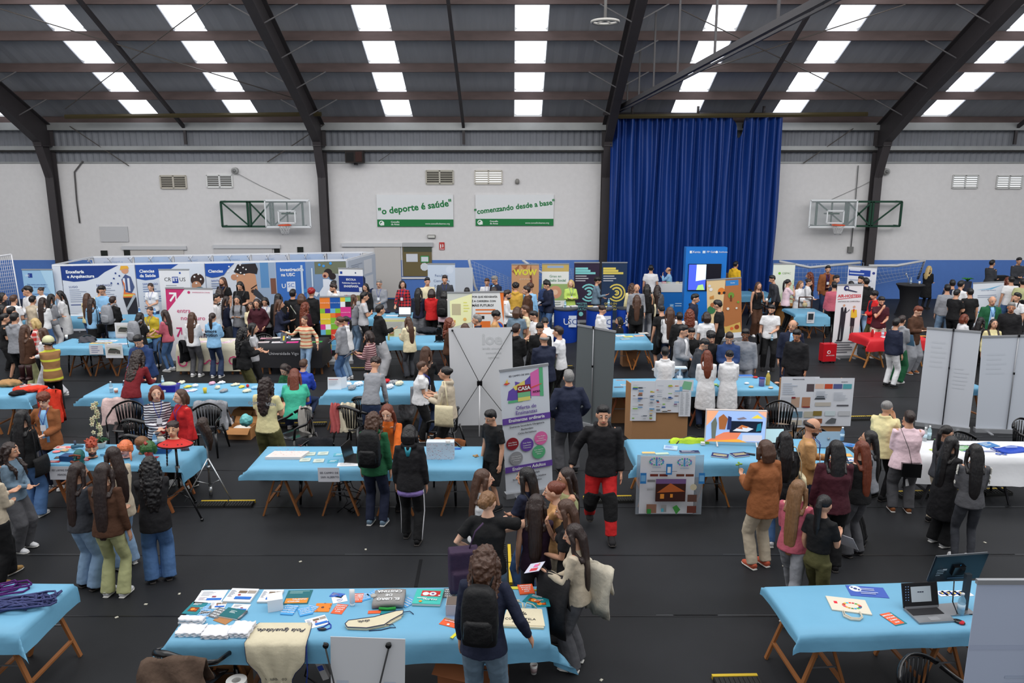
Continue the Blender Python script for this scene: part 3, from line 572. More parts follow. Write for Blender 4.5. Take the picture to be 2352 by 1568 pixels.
for x, y, w, d, rz, c, el, lab, h in [(470,355,.15,.21,-8,TE,fire,'teal brochure with orange photo at the left end of the nearest table',.004), (560,368,.10,.14,20,LB,host,'light blue flyer left of the grey flyer',.003), (550,410,.10,.13,5,LB,host,'light blue flyer partly under the white folded cloths',.003),
    (665,398,.13,.16,-25,GY,arts,'dark grey graphic arts flyer left of the green notebook',.006), (1340,262,.24,.26,3,(30,104,112),[('l',.1,.9,.8,3,.07,(150,190,190)),('r',.05,.05,.9,.35,(220,140,50)),('t','TALENTO',.6,.3,.12,wt,'CENTER',.02),('t','CHAVES',.4,.15,.12,wt,'CENTER',.02)],'dark teal poster with orange lettering behind the flyers',.004),
    (1270,372,.12,.17,-6,LB,host,'light blue flyer in front of the dark teal poster',.01), (1400,385,.12,.14,25,LB,host,'light blue flyer pile left of the orange puzzle card',.01), (1450,365,.1,.13,-20,LB,host,'light blue flyer tilted against the flyer pile',.006),
    (1548,350,.15,.15,0,(230,130,40),[('c',.5,.5,.1,(90,60,60)),('r',.02,.1,.04,.1,(90,50,60)),('r',.94,.3,.04,.1,(60,60,90)),('r',.5,.94,.1,.04,(60,60,90)),('r',.94,.7,.04,.1,(90,50,60)),('r',.2,.02,.1,.04,(60,50,90))],'orange puzzle-like card at the middle of the nearest table',.004),
    (1690,362,.11,.17,-10,OR,serv,'orange flyer right of the orange puzzle card',.003), (1840,270,.11,.16,4,OR,serv,'orange flyer under the white lotion tube',.006), (1895,262,.11,.13,30,LB,host,'light blue flyer under the orange one, left of the grey book',.005), (1990,235,.12,.13,-35,LB,host,'light blue flyer behind the grey cloth book',.005),
    (2265,305,.12,.16,-40,LB,host,'light blue flyer right of the grey cloth book',.004), (1670,245,.13,.08,-15,(60,100,190),doc,'blue and white folded card behind the hexagon sheet',.003), (1690,280,.14,.12,20,W,[('c',.5,.4,.2,(90,120,180)),('c',.5,.4,.17,W),('t','EGAP',.5,.4,.12,(40,70,160),'CENTER')],'white hexagon card with round emblem',.003),
    (1985,388,.12,.05,4,OR,[],'orange flyer edge under the grey cloth book',.004), (2080,396,.1,.05,-4,TE,[],'teal flyer edge under the grey cloth book',.004)]:
    sheet(*T(x, y), w, d, rz, c, lab, el, h)
G = lambda x, y: (860+x/4.055, 1300+y/4.055)
for x, y, w, d, rz, c, el, lab, h in [(695,253,.12,.17,-2,GY,arts,'grey graphic arts flyer right of the turquoise picture book',.006), (780,295,.1,.1,0,(180,216,236),doc,'pale card next to the grey carton opening',.004), (722,510,.17,.19,-24,OR,[('r',0,.55,1,.45,(120,140,170)),('r',0,.5,1,.12,(150,130,110)),('t','COMPOSTELA',.5,.38,.1,wt,'CENTER',.02),('c',.5,.12,.08,(240,240,240))],'orange brochure with city photo, left of the black backpack',.004),
    (1412,220,.15,.18,8,OR,serv,'orange services flyer pile right of the backpack wearer',.012), (1500,315,.2,.17,-28,TE,fire,'teal brochure with orange photo at the right end',.006), (1545,345,.18,.14,5,TE,fire,'teal brochure beneath another, at the table corner',.004)]:
    sheet(*G(x, y), w, d, rz, c, lab, el, h)
# picture book, grey felt book, notebook, boxes, tube
o = sheet(*G(503,305), .27, .27, -4, (70,190,178), 'turquoise picture book with two cartoon masks', [('r',.22,.5,.68,.38,(200,44,44)),('c',.38,.66,.12,(235,235,235)),('c',.64,.66,.13,(235,235,235)),('c',.64,.66,.05,(120,60,140)),('t','TRAMPAS',.6,.25,.12,wt,'CENTER',.02),('t','XÉNERO',.3,.33,.09,wt,'CENTER',.02),('c',.28,.12,.06,(235,150,40)),('r',.85,.5,.08,.08,wt)], .03, 'picture_book', 'book')
o = item('felt_book', 'grey felt book with white lettering lying on coloured flyers', 'book', *T(2110,300), CZ, 2)
mb = MB(); mb.grid([[(x, y, .05+.018*math.sin((x+.15)*9)) for x in [-.15+.03*i for i in range(11)]] for y in (-.13, 0, .13)], (0,0,-.045)); mb.build('felt_cover', mat((150,148,146), .9, .2, 40), o)
Mx = Matrix.Translation((0,0,.062+.012)) @ Matrix.Rotation(PI, 4, 'Z')
for s, y in (('EL LIBRO', .07), ('DE', 0), ('CRISTINA', -.07)): text(s, o, Mx @ Matrix.Translation((0, y, 0)), .055, wt, 'CENTER', .02)
MB().tube([(-.08,-.15,.02),(0,-.155,.015),(.08,-.15,.02)], .014, 6).build('ribbon', mat((40,150,60)), o); MB().lathe((-.15,.01,.055), [(.001,0),(.03,0),(.03,.012),(.001,.014)], 12).build('button', mat((180,178,172)), o)
o = sheet(*T(790,410), .2, .15, -16, (34,104,110), 'green spiral notebook on a brown kraft pad', [('l',.3,.7,.4,3,.1,(220,230,230))], .02, 'notebook', 'notebook'); MB().box((-.03,-.09,.0), (.16,.12,.008), -.2).build('kraft_pad', mat((176,124,78)), o, False); MB().tube([(.105,-.07,.012),(.105,.07,.012)], .012, 8).build('spiral', steel, o)
o = boxy('card_box', 'small plain white box at the back of the nearest table', 'box', *T(1150,350), (.14,.14,.12), 18, W)
o = boxy('carton_box', 'open white and grey carton left of the black backpack', 'box', *G(755,420), (.17,.16,.11), 0, (190,192,200), lid=(110,98,90))
o = item('lotion_tube', 'white hand cream tube standing on an orange flyer', 'tube', *T(1800,330), CZ); MB().rings([[Vector((.026*math.cos(a)*(1), .026*math.sin(a)*(1-f), z)) for a in [q*PI/8 for q in range(16)]] for z, f in ((.03,0),(.13,.4),(.17,.9))]).build('tube_body', mat((236,236,236), .3), o); MB().lathe((0,0,0), [(.001,0),(.022,0),(.024,.03)], 12).build('cap', mat((245,245,245), .3), o)
def folds(name, lab, cat, pts, c, n=3, z=CZ):
    o = item(name, lab, cat, *pts[0], z); w, d, h = pts[1]; mb = MB()
    for k in range(n):
        rows = []
        for j in range(9):
            rows.append([(-w/2+w*i/11+.006*math.sin(j*1.7+k), -d/2+d*j/8+.005*math.sin(i*2.1+k*2), h*(k+1)/n+.006*noise.noise(Vector((i*.6, j*.6, k*3)))*2) for i in range(12)])
        mb.grid(rows, (0,0,-h/n*.8))
    mb.build('cloth', mat(c, .85, .3, 25), o); o.rotation_euler[2] = R(pts[2]); return o
folds('folded_tshirt', 'folded white t-shirts at the front left corner of the nearest table', 'clothes', (T(440,560), (.24,.15,.04), 0), (235,235,238)); folds('rolled_tshirt', 'rolled white t-shirt behind the folded ones at the corner', 'clothes', (T(445,482), (.23,.07,.06), -2), (235,235,238), 2)
folds('folded_tshirt', 'folded white t-shirts left of the hanging apron', 'clothes', (T(660,572), (.24,.17,.04), 0), (232,232,236)); folds('folded_tshirt', 'folded white t-shirt with blue edge, beside the hanging apron', 'clothes', (T(865,555), (.19,.2,.05), -3), (230,231,236))
# cream apron hanging over the front edge
A, B, Dp, rz = TABLES['T1']
o = thing('cotton_apron', 'cream cotton apron with navy piping hanging over the table edge', 'apron', P(*T(1150,640), CZ)); am = mat((214,204,176), .9, .3, 18, .05); pm_ = mat((34,42,80), .8)
prof = [(-.0,.30,.235), (0,.27,.25), (0,.1,.265), (0,.0,.27), (-.02,-.03,.265), (-.03,-.1,.262), (-.034,-.17,.255), (-.035,-.22,.22), (-.036,-.27,.17), (-.036,-.33,.14), (-.036,-.5,.125)]
rows = []
for dy, s, hw in prof:
    rows.append([( -.0+hw*(i/8-1)+.006*math.sin(i*1.3), (s if s > 0 else dy-.012-.01*math.sin(i*1.1+s*9)), (.004 if s > 0 else s)) for i in range(17)])
MB().grid(rows, (0,-.002,.003)).build('cloth', am, o); [MB().tube([r[k] for r in rows], .004, 5).build('piping', pm_, o) for k in (0, 16)]
text('Pola Igualdade,', o, Matrix.Translation((0,.17,.012)) @ Matrix.Rotation(PI, 4, 'Z'), .075, (30,34,60), 'CENTER', 0, .3)
text('COMPOSTELA', o, Matrix.Translation((-.0,-.055,-.33)) @ Matrix.Rotation(PI/2, 4, 'X') @ Matrix.Rotation(PI, 4, 'Z'), .03, (30,34,50))
mb = MB(); [mb.add([(0,-.054,-.38), (.035*math.cos(a-.09), -.054, -.38-.035*math.sin(a-.09)*1.1), (.035*math.cos(a+.09), -.054, -.38-.035*math.sin(a+.09)*1.1)], [(0,1,2)]) for a in [PI*(k+.5)/9 for k in range(9)]]; mb.build('shell_print', pm_, o, False)
MB().tube([(.26,.06,.0),(.275,-.02,-.05),(.28,-.05,-.28),(.26,-.05,-.4),(.3,-.03,-.5)], .006, 6).build('strap', mat((30,50,120)), o)
# second apron folded on the table
o = item('folded_apron', 'cream apron folded on the table, navy ties curling', 'apron', *T(1990,480), CZ, 12)
q = [(-.25,-.06),(-.27,.0),(-.24,.05),(.0,.06),(.2,.12),(.27,.12),(.26,.06),(.14,-.03),(.08,-.09),(-.08,-.11)]; MB().slab([(x, y, .004) for x, y in q], (0,0,.025)).slab([(x*.7+.06, y*.7-.02, .0) for x, y in q], (0,0,.015)).build('cloth', am, o, 2)
MB().tube([(x, y, .03) for x, y in q+q[:1]], .004, 5).tube([(.26,.1,.02),(.33,.12,.01),(.36,.07,.005)], .004, 5).tube([(.1,-.08,.02),(.16,-.07,.01),(.18,-.12,.005),(.13,-.11,.005),(.05,-.13,.005),(-.06,-.12,.005)], .004, 5).build('ties', pm_, o); text('dade,', o, Matrix.Translation((-.1,.0,.035)) @ Matrix.Rotation(PI, 4, 'Z'), .055, (30,34,60), 'CENTER', 0, .3)
o = item('lanyard_usb', 'blue lanyard with black car key on the nearest table', 'lanyard', *T(1545,540)); MB().tube([(.03,.12,.004),(.06,.08,.004),(.07,.03,.006),(.03,0,.006),(-.03,-.01,.006),(-.05,.02,.004),(0,.05,.004),(.04,.1,.008),(.02,.14,.004)], .005, 5).build('strap', mat((30,60,170)), o); MB().ell((0,0,.012), (.04,.018,.012)).build('key_fob', bkp, o)
# totes and ties right of the backpack wearer
o = item('cotton_tote', 'cream cotton tote printed with a dark shell, right of the backpack wearer', 'bag', *G(1390,500), CZ, -3); MB().slab([(-.2,-.14,0),(.19,-.15,0),(.17,.15,0),(-.16,.17,0)], (0,0,.02)).slab([(-.2,-.13,.02),(.2,-.13,.02),(.165,.155,.02),(-.16,.16,.02)], (0,0,.006)).build('bag_body', am, o, 2)
mb = MB(); [mb.add([(-.04,.035,.028), (-.04+.07*math.cos(a-.1), .035+.07*math.sin(a-.1), .028), (-.04+.07*math.cos(a+.1), .035+.07*math.sin(a+.1), .028)], [(0,1,2)]) for a in [PI*(k+.7)/8.4 for k in range(8)]]; mb.build('shell_print', mat((26,28,34)), o, False); text('COMPOSTELA', o, Matrix.Translation((-.03,-.03,.028)), .045, (40,42,50)); text('EGAP    SANTIAGO', o, Matrix.Translation((-.02,-.08,.028)), .02, (60,62,70))
MB().tube([(-.1,.17,.01),(-.13,.24,.02),(-.07,.27,.03),(-.02,.24,.03),(-.01,.17,.01)], [(.004,.012)]*5, 6).tube([(.0,.17,.01),(.02,.25,.03),(.08,.22,.03),(.12,.18,.01)], [(.004,.012)]*4, 6).tube([(-.12,.18,.01),(-.18,.25,.03),(-.14,.3,.02),(-.05,.3,.02)], [(.004,.012)]*4, 6).build('handles', am, o)
o = item('yellow_ribbon', 'yellow ribbon curl at the back right corner of the nearest table', 'ribbon', *G(1545,215)); MB().tube([(-.06,-.03,.003),(-.01,-.035,.01),(.03,-.01,.03),(.03,.04,.05),(0,.05,.02)], [(.003,.014)]*5, 6).build('ribbon', mat((220,210,60)), o)
o = item('yellow_ribbon', 'yellow tape strip at the front edge of the nearest table', 'ribbon', *G(775,620), CZ, 60); MB().box((0,0,.004), (.2,.03,.004)).build('ribbon', mat((220,212,60)), o, False)
o = item('yellow_ribbon', 'yellow strip behind the orange services flyer', 'ribbon', *G(1300,205)); MB().box((0,0,.004), (.16,.05,.004)).build('ribbon', mat((214,206,70)), o, False)
# under the nearest table
def carton(x, y, d, rz, lab, c=(170,124,84), flaps=True, roll=False, fill=None, z=0):
    o = thing('cardboard_box', lab, 'box', P(x, y, z), R(rz)); w, dd, h = d; mb = MB(); m = mat(c, .85, .1, 8, .05)
    for p, s in (((0,-dd/2,h/2),(w,.008,h)),((0,dd/2,h/2),(w,.008,h)),((-w/2,0,h/2),(.008,dd,h)),((w/2,0,h/2),(.008,dd,h)),((0,0,.004),(w,dd,.008))): mb.box(p, s)
    mb.build('box_walls', m, o, False)
    if flaps: MB().slab([(-w/2,-dd/2,h),(w/2,-dd/2,h),(w/2,-dd/2-.13,h-.08),(-w/2,-dd/2-.13,h-.08)], (0,.004,.004)).slab([(-w/2,dd/2,h),(w/2,dd/2,h),(w/2,dd/2+.1,h+.1),(-w/2,dd/2+.1,h+.1)], (0,-.004,.004)).build('flap', m, o, False)
    if fill: MB().ell((0,0,h*.7), (w*.42,dd*.42,h*.35), 14, 8).build('contents', mat(fill, .6, .6, 12), o)
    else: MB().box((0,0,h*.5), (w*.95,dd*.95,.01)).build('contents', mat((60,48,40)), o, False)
    return o
carton(520, 1640, (.42,.34,.36), 3, 'open brown cardboard box with a paper roll under the nearest table')
o = thing('paper_roll', 'white paper roll standing in the open box under the nearest table', 'paper roll', P(546,1600,.25)); MB().lathe((0,0,0), [(.04,0),(.09,0),(.09,.17),(.04,.17),(.04,0)], 20).build('roll', mat((226,224,220)), o, 2)
carton(1068, 1585, (.4,.34,.4), -20, 'tall cardboard box with blue plastic behind the jeans wearer', (158,98,62), fill=(40,130,150))
cup(1226, 1546, 'printed paper cup standing on the floor at the table end', 0, band=(170,150,150))
mb = MB(); o = thing('power_strip', 'white power strip taped to a trestle leg under the apron', 'power strip', P(738,1530,.3)); MB().box((0,0,0), (.06,.05,.26), ry=R(-20)).build('strip_body', mat((205,205,205)), o, 2); MB().tube([(-.02,0,.12),(-.12,.02,.05),(-.16,0,-.1),(-.05,.02,-.2),(.1,0,-.25)], .008, 6).build('cable', bkp, o); MB().box((.0,-.028,0), (.05,.004,.05), ry=R(-20)).build('tape', mat((60,90,190)), o, False)
# ---- T2 items
H = lambda x, y: (500+x/4.055, 820+y/4.055)
flw = None
def flowers(o, w, d, h, M, n=60, s=1):
    rr = random.Random(n+int(w*100)); el = []
    for k in range(n):
        x, y = rr.random(), rr.random(); c = rr.choice([(190,60,64),(200,90,80),(90,100,110),(160,50,60)]); el.append(('c', x, y, rr.uniform(.012,.03)*s, c, rr.uniform(.012,.03)*w*s))
    face(o, w, d, el, M, 'flower_print')
o = item('flowered_box', 'low box covered with red flowered paper at the left of the san alberto table', 'box', *H(645,925), CZ, 0); MB().slab([(-.28,-.13,0),(.24,-.13,0),(.30,.13,0),(-.22,.13,0)], (0,0,.04)).build('box_body', mat((224,214,210)), o, 2); flowers(o, .44, .24, .04, Matrix.Translation((-.2,-.12,.042)), 90); flowers(o, .5, .036, .04, Matrix.Translation((-.27,-.132,0)) @ UP, 16, .6)
o = item('flowered_box', 'upright box covered with red flowered paper, right of the black sweatshirt', 'box', *H(2060,955), CZ, 0); MB().box((.02,.08,.13), (.4,.14,.26)).build('box_body', mat((206,214,222)), o, 2); flowers(o, .4, .26, .04, Matrix.Translation((-.18,.009,0)) @ UP, 80)
cup(*H(2145,815), 'white paper cup standing on the upright flowered box', CZ+.255, h=.07)
for i, (x, y, c, lab) in enumerate([(862,905,(200,210,196),'cream leaflet, back row left of the six'), (982,900,(202,212,200),'cream leaflet, back row middle of the six'), (1128,908,(90,170,190),'turquoise leaflet, back row right of the six'), (815,960,(204,212,200),'cream leaflet, front row left of the six'), (942,968,(204,212,200),'cream leaflet, front row middle of the six'), (1072,970,(80,165,190),'turquoise leaflet, front row right of the six')]):
    sheet(*H(x, y), .15, .13, 6, c, lab, [('r',.2,.3,.5,.12,(170,190,180) if i % 3 < 2 else (220,236,240)), ('r',.25,.55,.6,.14,(176,196,190) if i % 3 < 2 else (220,236,240))], .012 if i % 3 < 2 else .004, group='small leaflets in two rows')
sheet(*H(1225,1000), .33, .14, 3, W, 'spread of white papers left of the green hoodie', [('l',.1,.8,.8,5,.14,(190,190,190))], .004, 'paper_sheets', 'paper')
sheet(*H(1650,925), .1, .14, 0, (60,110,180), 'blue and green leaflets between the two visitors', [('r',0,0,1,.3,(60,140,90))], .01)
o = item('laptop', 'dark laptop seen edge-on behind the green hoodie', 'laptop', *H(1290,950), CZ, 80); MB().box((0,0,.012), (.34,.24,.02)).build('keyboard_base', bkp, o, 2); MB().box((0,.13,.13), (.34,.012,.24), rx=R(-12)).build('screen', bkp, o, 2); MB().tube([(-.1,.05,.01),(-.2,.12,.0),(-.25,.05,0),(-.3,.1,0)], .005, 5).build('cable', bkp, o)
o = item('blue_strap', 'blue loop of strap on the table near the flowered box', 'strap', *H(2210,855)); MB().tube([(.09*math.cos(a*PI/8), .025*math.sin(a*PI/8), .004) for a in range(17)], .006, 5).build('strap', mat((40,90,190)), o)
o = item('biscuits', 'small heap of dry biscuits at the right end of the san alberto table', 'snack', 1092, 1048); [MB().lathe((.03*math.cos(k*2.4), .025*math.sin(k*2.4), .004*k), [(.001,0),(.02,0),(.02,.008),(.001,.008)], 8).build('biscuit', mat((190,150,100)), o) for k in range(4)]
def hang(x, y, w, h, lab, elems, c=(216,216,222), z=.62, name='paper_sign', rz=0, off=0.0, tilt=0):
    t = thing(name, lab, 'sign', (0,0,0), R(rz)); A, B, Dp, _ = TABLES[hang.key]; d = ray(x, y); u = (A.y-off-.06)/d.y; t.location = (d.x*u, A.y-off-.06, CH+d.z*u)
    MB().box((0,0,0), (w,.003,h)).build('paper', mat(c), t, False); face(t, w, h, elems, Matrix.Translation((-w/2,-.003,-h/2)) @ UP); return t
hang.key = 'T2'; hang(755, 1090, .3, .21, 'white paper sign reading IES Campo de San Alberto', [('t','IES CAMPO DE',.52,.64,.19,(90,90,100)), ('t','SAN ALBERTO',.55,.34,.19,(90,90,100))], off=.03)
hang.key = 'T5'; hang(137, 1086, .29, .2, 'white paper sign reading IES Lamas de Abade', [('t','IES LAMAS DE',.55,.72,.2,(100,100,108)), ('t','ABADE',.6,.38,.2,(100,100,108))], off=.02)
o = thing('cable_bundle', 'tangle of black cables and plugs hanging under the san alberto table', 'cable', P(795,1125,.35)); mb = MB()
rr = random.Random(3)
for k in range(5): mb.tube([(rr.uniform(-.15,.15)+.1*math.sin(j*1.3+k), rr.uniform(-.05,.05), .35-j*.1) for j in range(8)], .007, 5)
mb.build('cables', bkp, o); MB().box((.0,-.04,.2), (.07,.05,.16)).build('adapter', mat((60,60,66)), o, 2)
# ---- T3 items (lower right)
K = lambda x, y: (1680+x/3.5, 1240+y/3.5)
o = item('cotton_tote', 'cream tote bag with a ring of coloured squares, handles towards viewer', 'bag', *K(950,535), CZ, -10); MB().slab([(-.18,-.1,0),(.17,-.13,0),(.17,.13,0),(-.19,.15,0)], (0,0,.012)).build('bag_body', mat((222,214,196), .9), o, 2)
SD = [(229,36,59),(221,166,58),(76,159,56),(197,25,45),(255,58,33),(38,189,226),(252,195,11),(162,25,66),(253,105,37),(221,19,103),(253,157,36),(191,139,46),(63,126,68),(10,151,217),(86,192,43),(0,104,157),(25,72,106)]
mb = MB(); ms = [mat(c) for c in SD]
for k in range(17):
    a0, a1 = 2*PI*k/17+.04, 2*PI*(k+1)/17-.04; mb.add([(.02+r*math.cos(a)*1.1, r*math.sin(a)*.75, .0135) for r, a in ((.055,a0),(.082,a0),(.082,a1),(.055,a1))], [(0,1,2,3)], k)
mb.build('colour_ring_print', ms, o, False); MB().box((-.12,.04,.013), (.03,.04,.002)).build('small_print', ms[0], o, False)
MB().tube([(-.09,-.11,.01),(-.1,-.2,.012),(-.05,-.25,.012),(.03,-.25,.012),(.07,-.2,.012),(.07,-.11,.01)], [(.003,.013)]*6, 6).tube([(-.08,-.11,.015),(-.085,-.19,.02),(-.04,-.24,.02),(.03,-.24,.02),(.06,-.2,.02),(.06,-.11,.015)], [(.003,.013)]*6, 6).build('handles', mat((222,214,196), .9), o)
o = sheet(*K(1090,415), .36, .2, -8, (62,92,180), 'blue flyer with a white football, upside down', [('c',.22,.7,.16,(220,226,240)), ('c',.22,.7,.05,(50,60,120)), ('c',.14,.8,.03,(50,60,120)), ('c',.3,.6,.03,(50,60,120)), ('l',.35,.7,.6,2,.14,(200,210,240)), ('l',.3,.35,.65,2,.14,(200,210,240))], .003)
sheet(*K(1300,635), .13, .2, 18, TE, 'orange and teal services flyer left of the laptop', [('r',0,.05,.85,.95,OR)]+[('t',s,.42,.8-.2*i,.13,wt,'CENTER',.02) for i, s in enumerate(('SERVIZOS','SOCIAIS','E SERV','ZOS'))], .004)
o = item('laptop', 'open silver laptop with dark desktop on screen', 'laptop', *K(1590,610), CZ, 6); alu = mat((150,152,156), .35, metal=.6)
MB().box((0,0,.009), (.36,.25,.018)).build('keyboard_base', alu, o, 2); MB().box((-.01,.05,.0195), (.31,.11,.003)).build('keys', mat((36,36,40)), o, False); MB().box((0,-.07,.0187), (.1,.06,.0015)).build('touchpad', mat((140,142,146)), o, False)
sm = Matrix.Translation((0,.125,.018)) @ Matrix.Rotation(R(-18), 4, 'X'); s2 = MB(); s2.box((0,.004,.115), (.36,.008,.23)); x_ = s2.build('screen', bkp, o, 2); x_.matrix_local = sm
face(x_, .36, .23, [('r',.02,.04,.96,.93,(14,14,18)), ('r',.24,.22,.56,.62,(190,200,206)), ('r',.42,.6,.05,.04,(20,30,60)), ('r',.48,.6,.05,.04,(20,30,60)), ('r',.54,.6,.05,.04,(20,30,60)), ('r',.02,.0,.96,.06,(120,122,126))]+[('r',.06+.07*(k%2),.3+.11*(k//2),.03,.035,(120,150,190)) for k in range(12)], Matrix.Translation((-.18,-.001,0)) @ UP)
o = item('computer_monitor', 'black monitor seen from behind on a silver stand, at lower right', 'monitor', *K(1800,560), CZ, 8); MB().box((0,0,.006), (.26,.2,.012)).build('stand_base', alu, o, 2); MB().box((.07,-.02,.19), (.055,.04,.38)).build('stand_neck', mat((60,66,72), .4), o, 2)
x_ = MB().box((0,0,0), (.53,.02,.31)).box((0,.012,0), (.53,.004,.31), mi=1).build('display', [mat((12,26,36), .25), alu], o, 2); x_.matrix_local = Matrix.Translation((.0,.04,.42)) @ Matrix.Rotation(R(16), 4, 'X'); MB().box((0,-.02,-.02), (.12,.03,.1)).build('hinge', bkp, x_, 2)
face(x_, .53, .31, [('l',.1,.45,.14,4,.07,(170,190,200)), ('r',.2,.45,.08,.06,(200,210,215)), ('r',.35,.1,.4,.03,(90,120,150)), ('c',.52,.62,.012,(40,160,220))], Matrix.Translation((-.265,-.0105,-.155)) @ UP); MB().tube([(-.05,0,.3),(-.08,-.05,.12),(-.04,-.08,.01),(.1,-.1,.005),(.2,-.12,.005)], .006, 5).build('cable', bkp, o)
bottle(*K(1840,595), 'clear water bottle in front of the black monitor')
o = item('computer_mouse', 'black and red mouse beside the silver laptop', 'mouse', *K(1830,665), CZ, 40); MB().ell((0,0,.012), (.032,.055,.018)).build('mouse_body', bkp, o); MB().ell((0,-.02,.013), (.034,.03,.016)).build('red_trim', mat((190,36,48)), o)
for k in range(5): sheet(*K(1690+50*k, 430-2*(k%2)), .09, .1, 10, W, 'blue and white emblem flyers in a row behind the laptop', [('c',.5,.5,.3,(50,90,190)), ('c',.5,.5,.2,(236,200,80)), ('c',.4,.5,.1,(40,40,60))], .003, group='emblem flyers in a row')
# ---- T4 ropes
def ropes(x, y, c, n, lab, spread, seed, ang=0):
    o = item('coiled_rope', lab, 'rope', x, y, CZ, ang); rr = random.Random(seed); mb = MB()
    for k in range(n):
        a = rr.uniform(-.5,.5); L = rr.uniform(.7,1)*spread; w = rr.uniform(.03,.07); off = (rr.uniform(-.12,.12), rr.uniform(-.06,.06)); z = .012+.05*k/n; pts = []
        for q in range(15):
            th = 2*PI*q/14; px_, py_ = L*math.cos(th), w*math.sin(th)+.05*math.sin(th*2+k)
            pts.append((off[0]+px_*math.cos(a*.5)-py_*math.sin(a*.5), off[1]+px_*math.sin(a*.5)+py_*math.cos(a*.5), z+.012*math.sin(q*1.7+k)))
        mb.tube(pts, .0095, 6)
    mb.build('rope_strands', mat(c, .8, .5, 120), o); return o
ropes(20, 1395, (66,72,118), 26, 'thick coil of blue grey rope on the lower left table', .34, 2, 15); ropes(-60, 1370, (84,30,108), 10, 'purple rope coil behind the blue grey rope', .4, 5, 12)
# ---------------------------------------------------------------- wig table
N = lambda x, y: (x/4.127, 820+y/4.127)
skin_m = {}
def head_shape(mb, s=1.0, mi=0):
    mb.ell((0,-.01*s,.0), (.073*s,.09*s,.095*s), 16, 12, mi=mi); mb.ell((0,.03*s,-.055*s), (.052*s,.06*s,.055*s), 14, 10, mi=mi)
    mb.tube([(0,.08*s,.015*s),(0,.11*s,-.028*s),(0,.085*s,-.036*s)], [.009*s,.016*s,.012*s], 8, mi=mi)
    for sx in (-1,1): mb.ell((sx*.075*s,-.005*s,-.012*s), (.012*s,.02*s,.032*s), 8, 6, mi=mi)
def face_bits(parent, M, c_brow=(40,28,22), lips=(176,92,86), s=1.0):
    o = MB(); 
    for sx in (-1,1): o.ell((sx*.029*s,.0715*s,.006*s), (.0125*s,.008*s,.0065*s), 8, 6, mi=0); o.ell((sx*.029*s,.077*s,.006*s), (.0058*s,.004*s,.0058*s), 8, 6, mi=1)
    e = o.build('eyes', [mat((206,200,196), .4), mat((40,28,22), .3)], parent); e.matrix_local = M
    o = MB(); [o.tube([(sx*.014*s,.081*s,.024*s),(sx*.03*s,.078*s,.029*s),(sx*.045*s,.068*s,.024*s)], [.003*s,.004*s,.002*s], 5) for sx in (-1,1)]; e = o.build('eyebrows', mat(c_brow), parent); e.matrix_local = M
    o = MB().tube([(-.022*s,.083*s,-.062*s),(0,.0935*s,-.058*s),(.022*s,.083*s,-.062*s)], [.002*s,.0065*s,.002*s], 6); e = o.build('lips', mat(lips, .5), parent); e.matrix_local = M
BAKE = []
def rem(o, voxel, smooth=3, disp=0, dscale=.05, sf=.5):
    m = o.modifiers.new('r', 'REMESH'); m.mode = 'VOXEL'; m.voxel_size = voxel; m.use_smooth_shade = True
    if smooth: s = o.modifiers.new('s', 'SMOOTH'); s.factor = sf; s.iterations = smooth
    if disp:
        k = 'n%g' % dscale; t = bpy.data.textures.get(k)
        if not t: t = bpy.data.textures.new(k, 'CLOUDS'); t.noise_scale = dscale; t.noise_depth = 1
        d = o.modifiers.new('d', 'DISPLACE'); d.texture = t; d.texture_coords = 'LOCAL'; d.strength = disp; d.mid_level = .5
    BAKE.append(o); return o
def hair_mat(c): return mat(c, .4, .45, 70, .35, stretch=(1,1,.08), spec=.5)
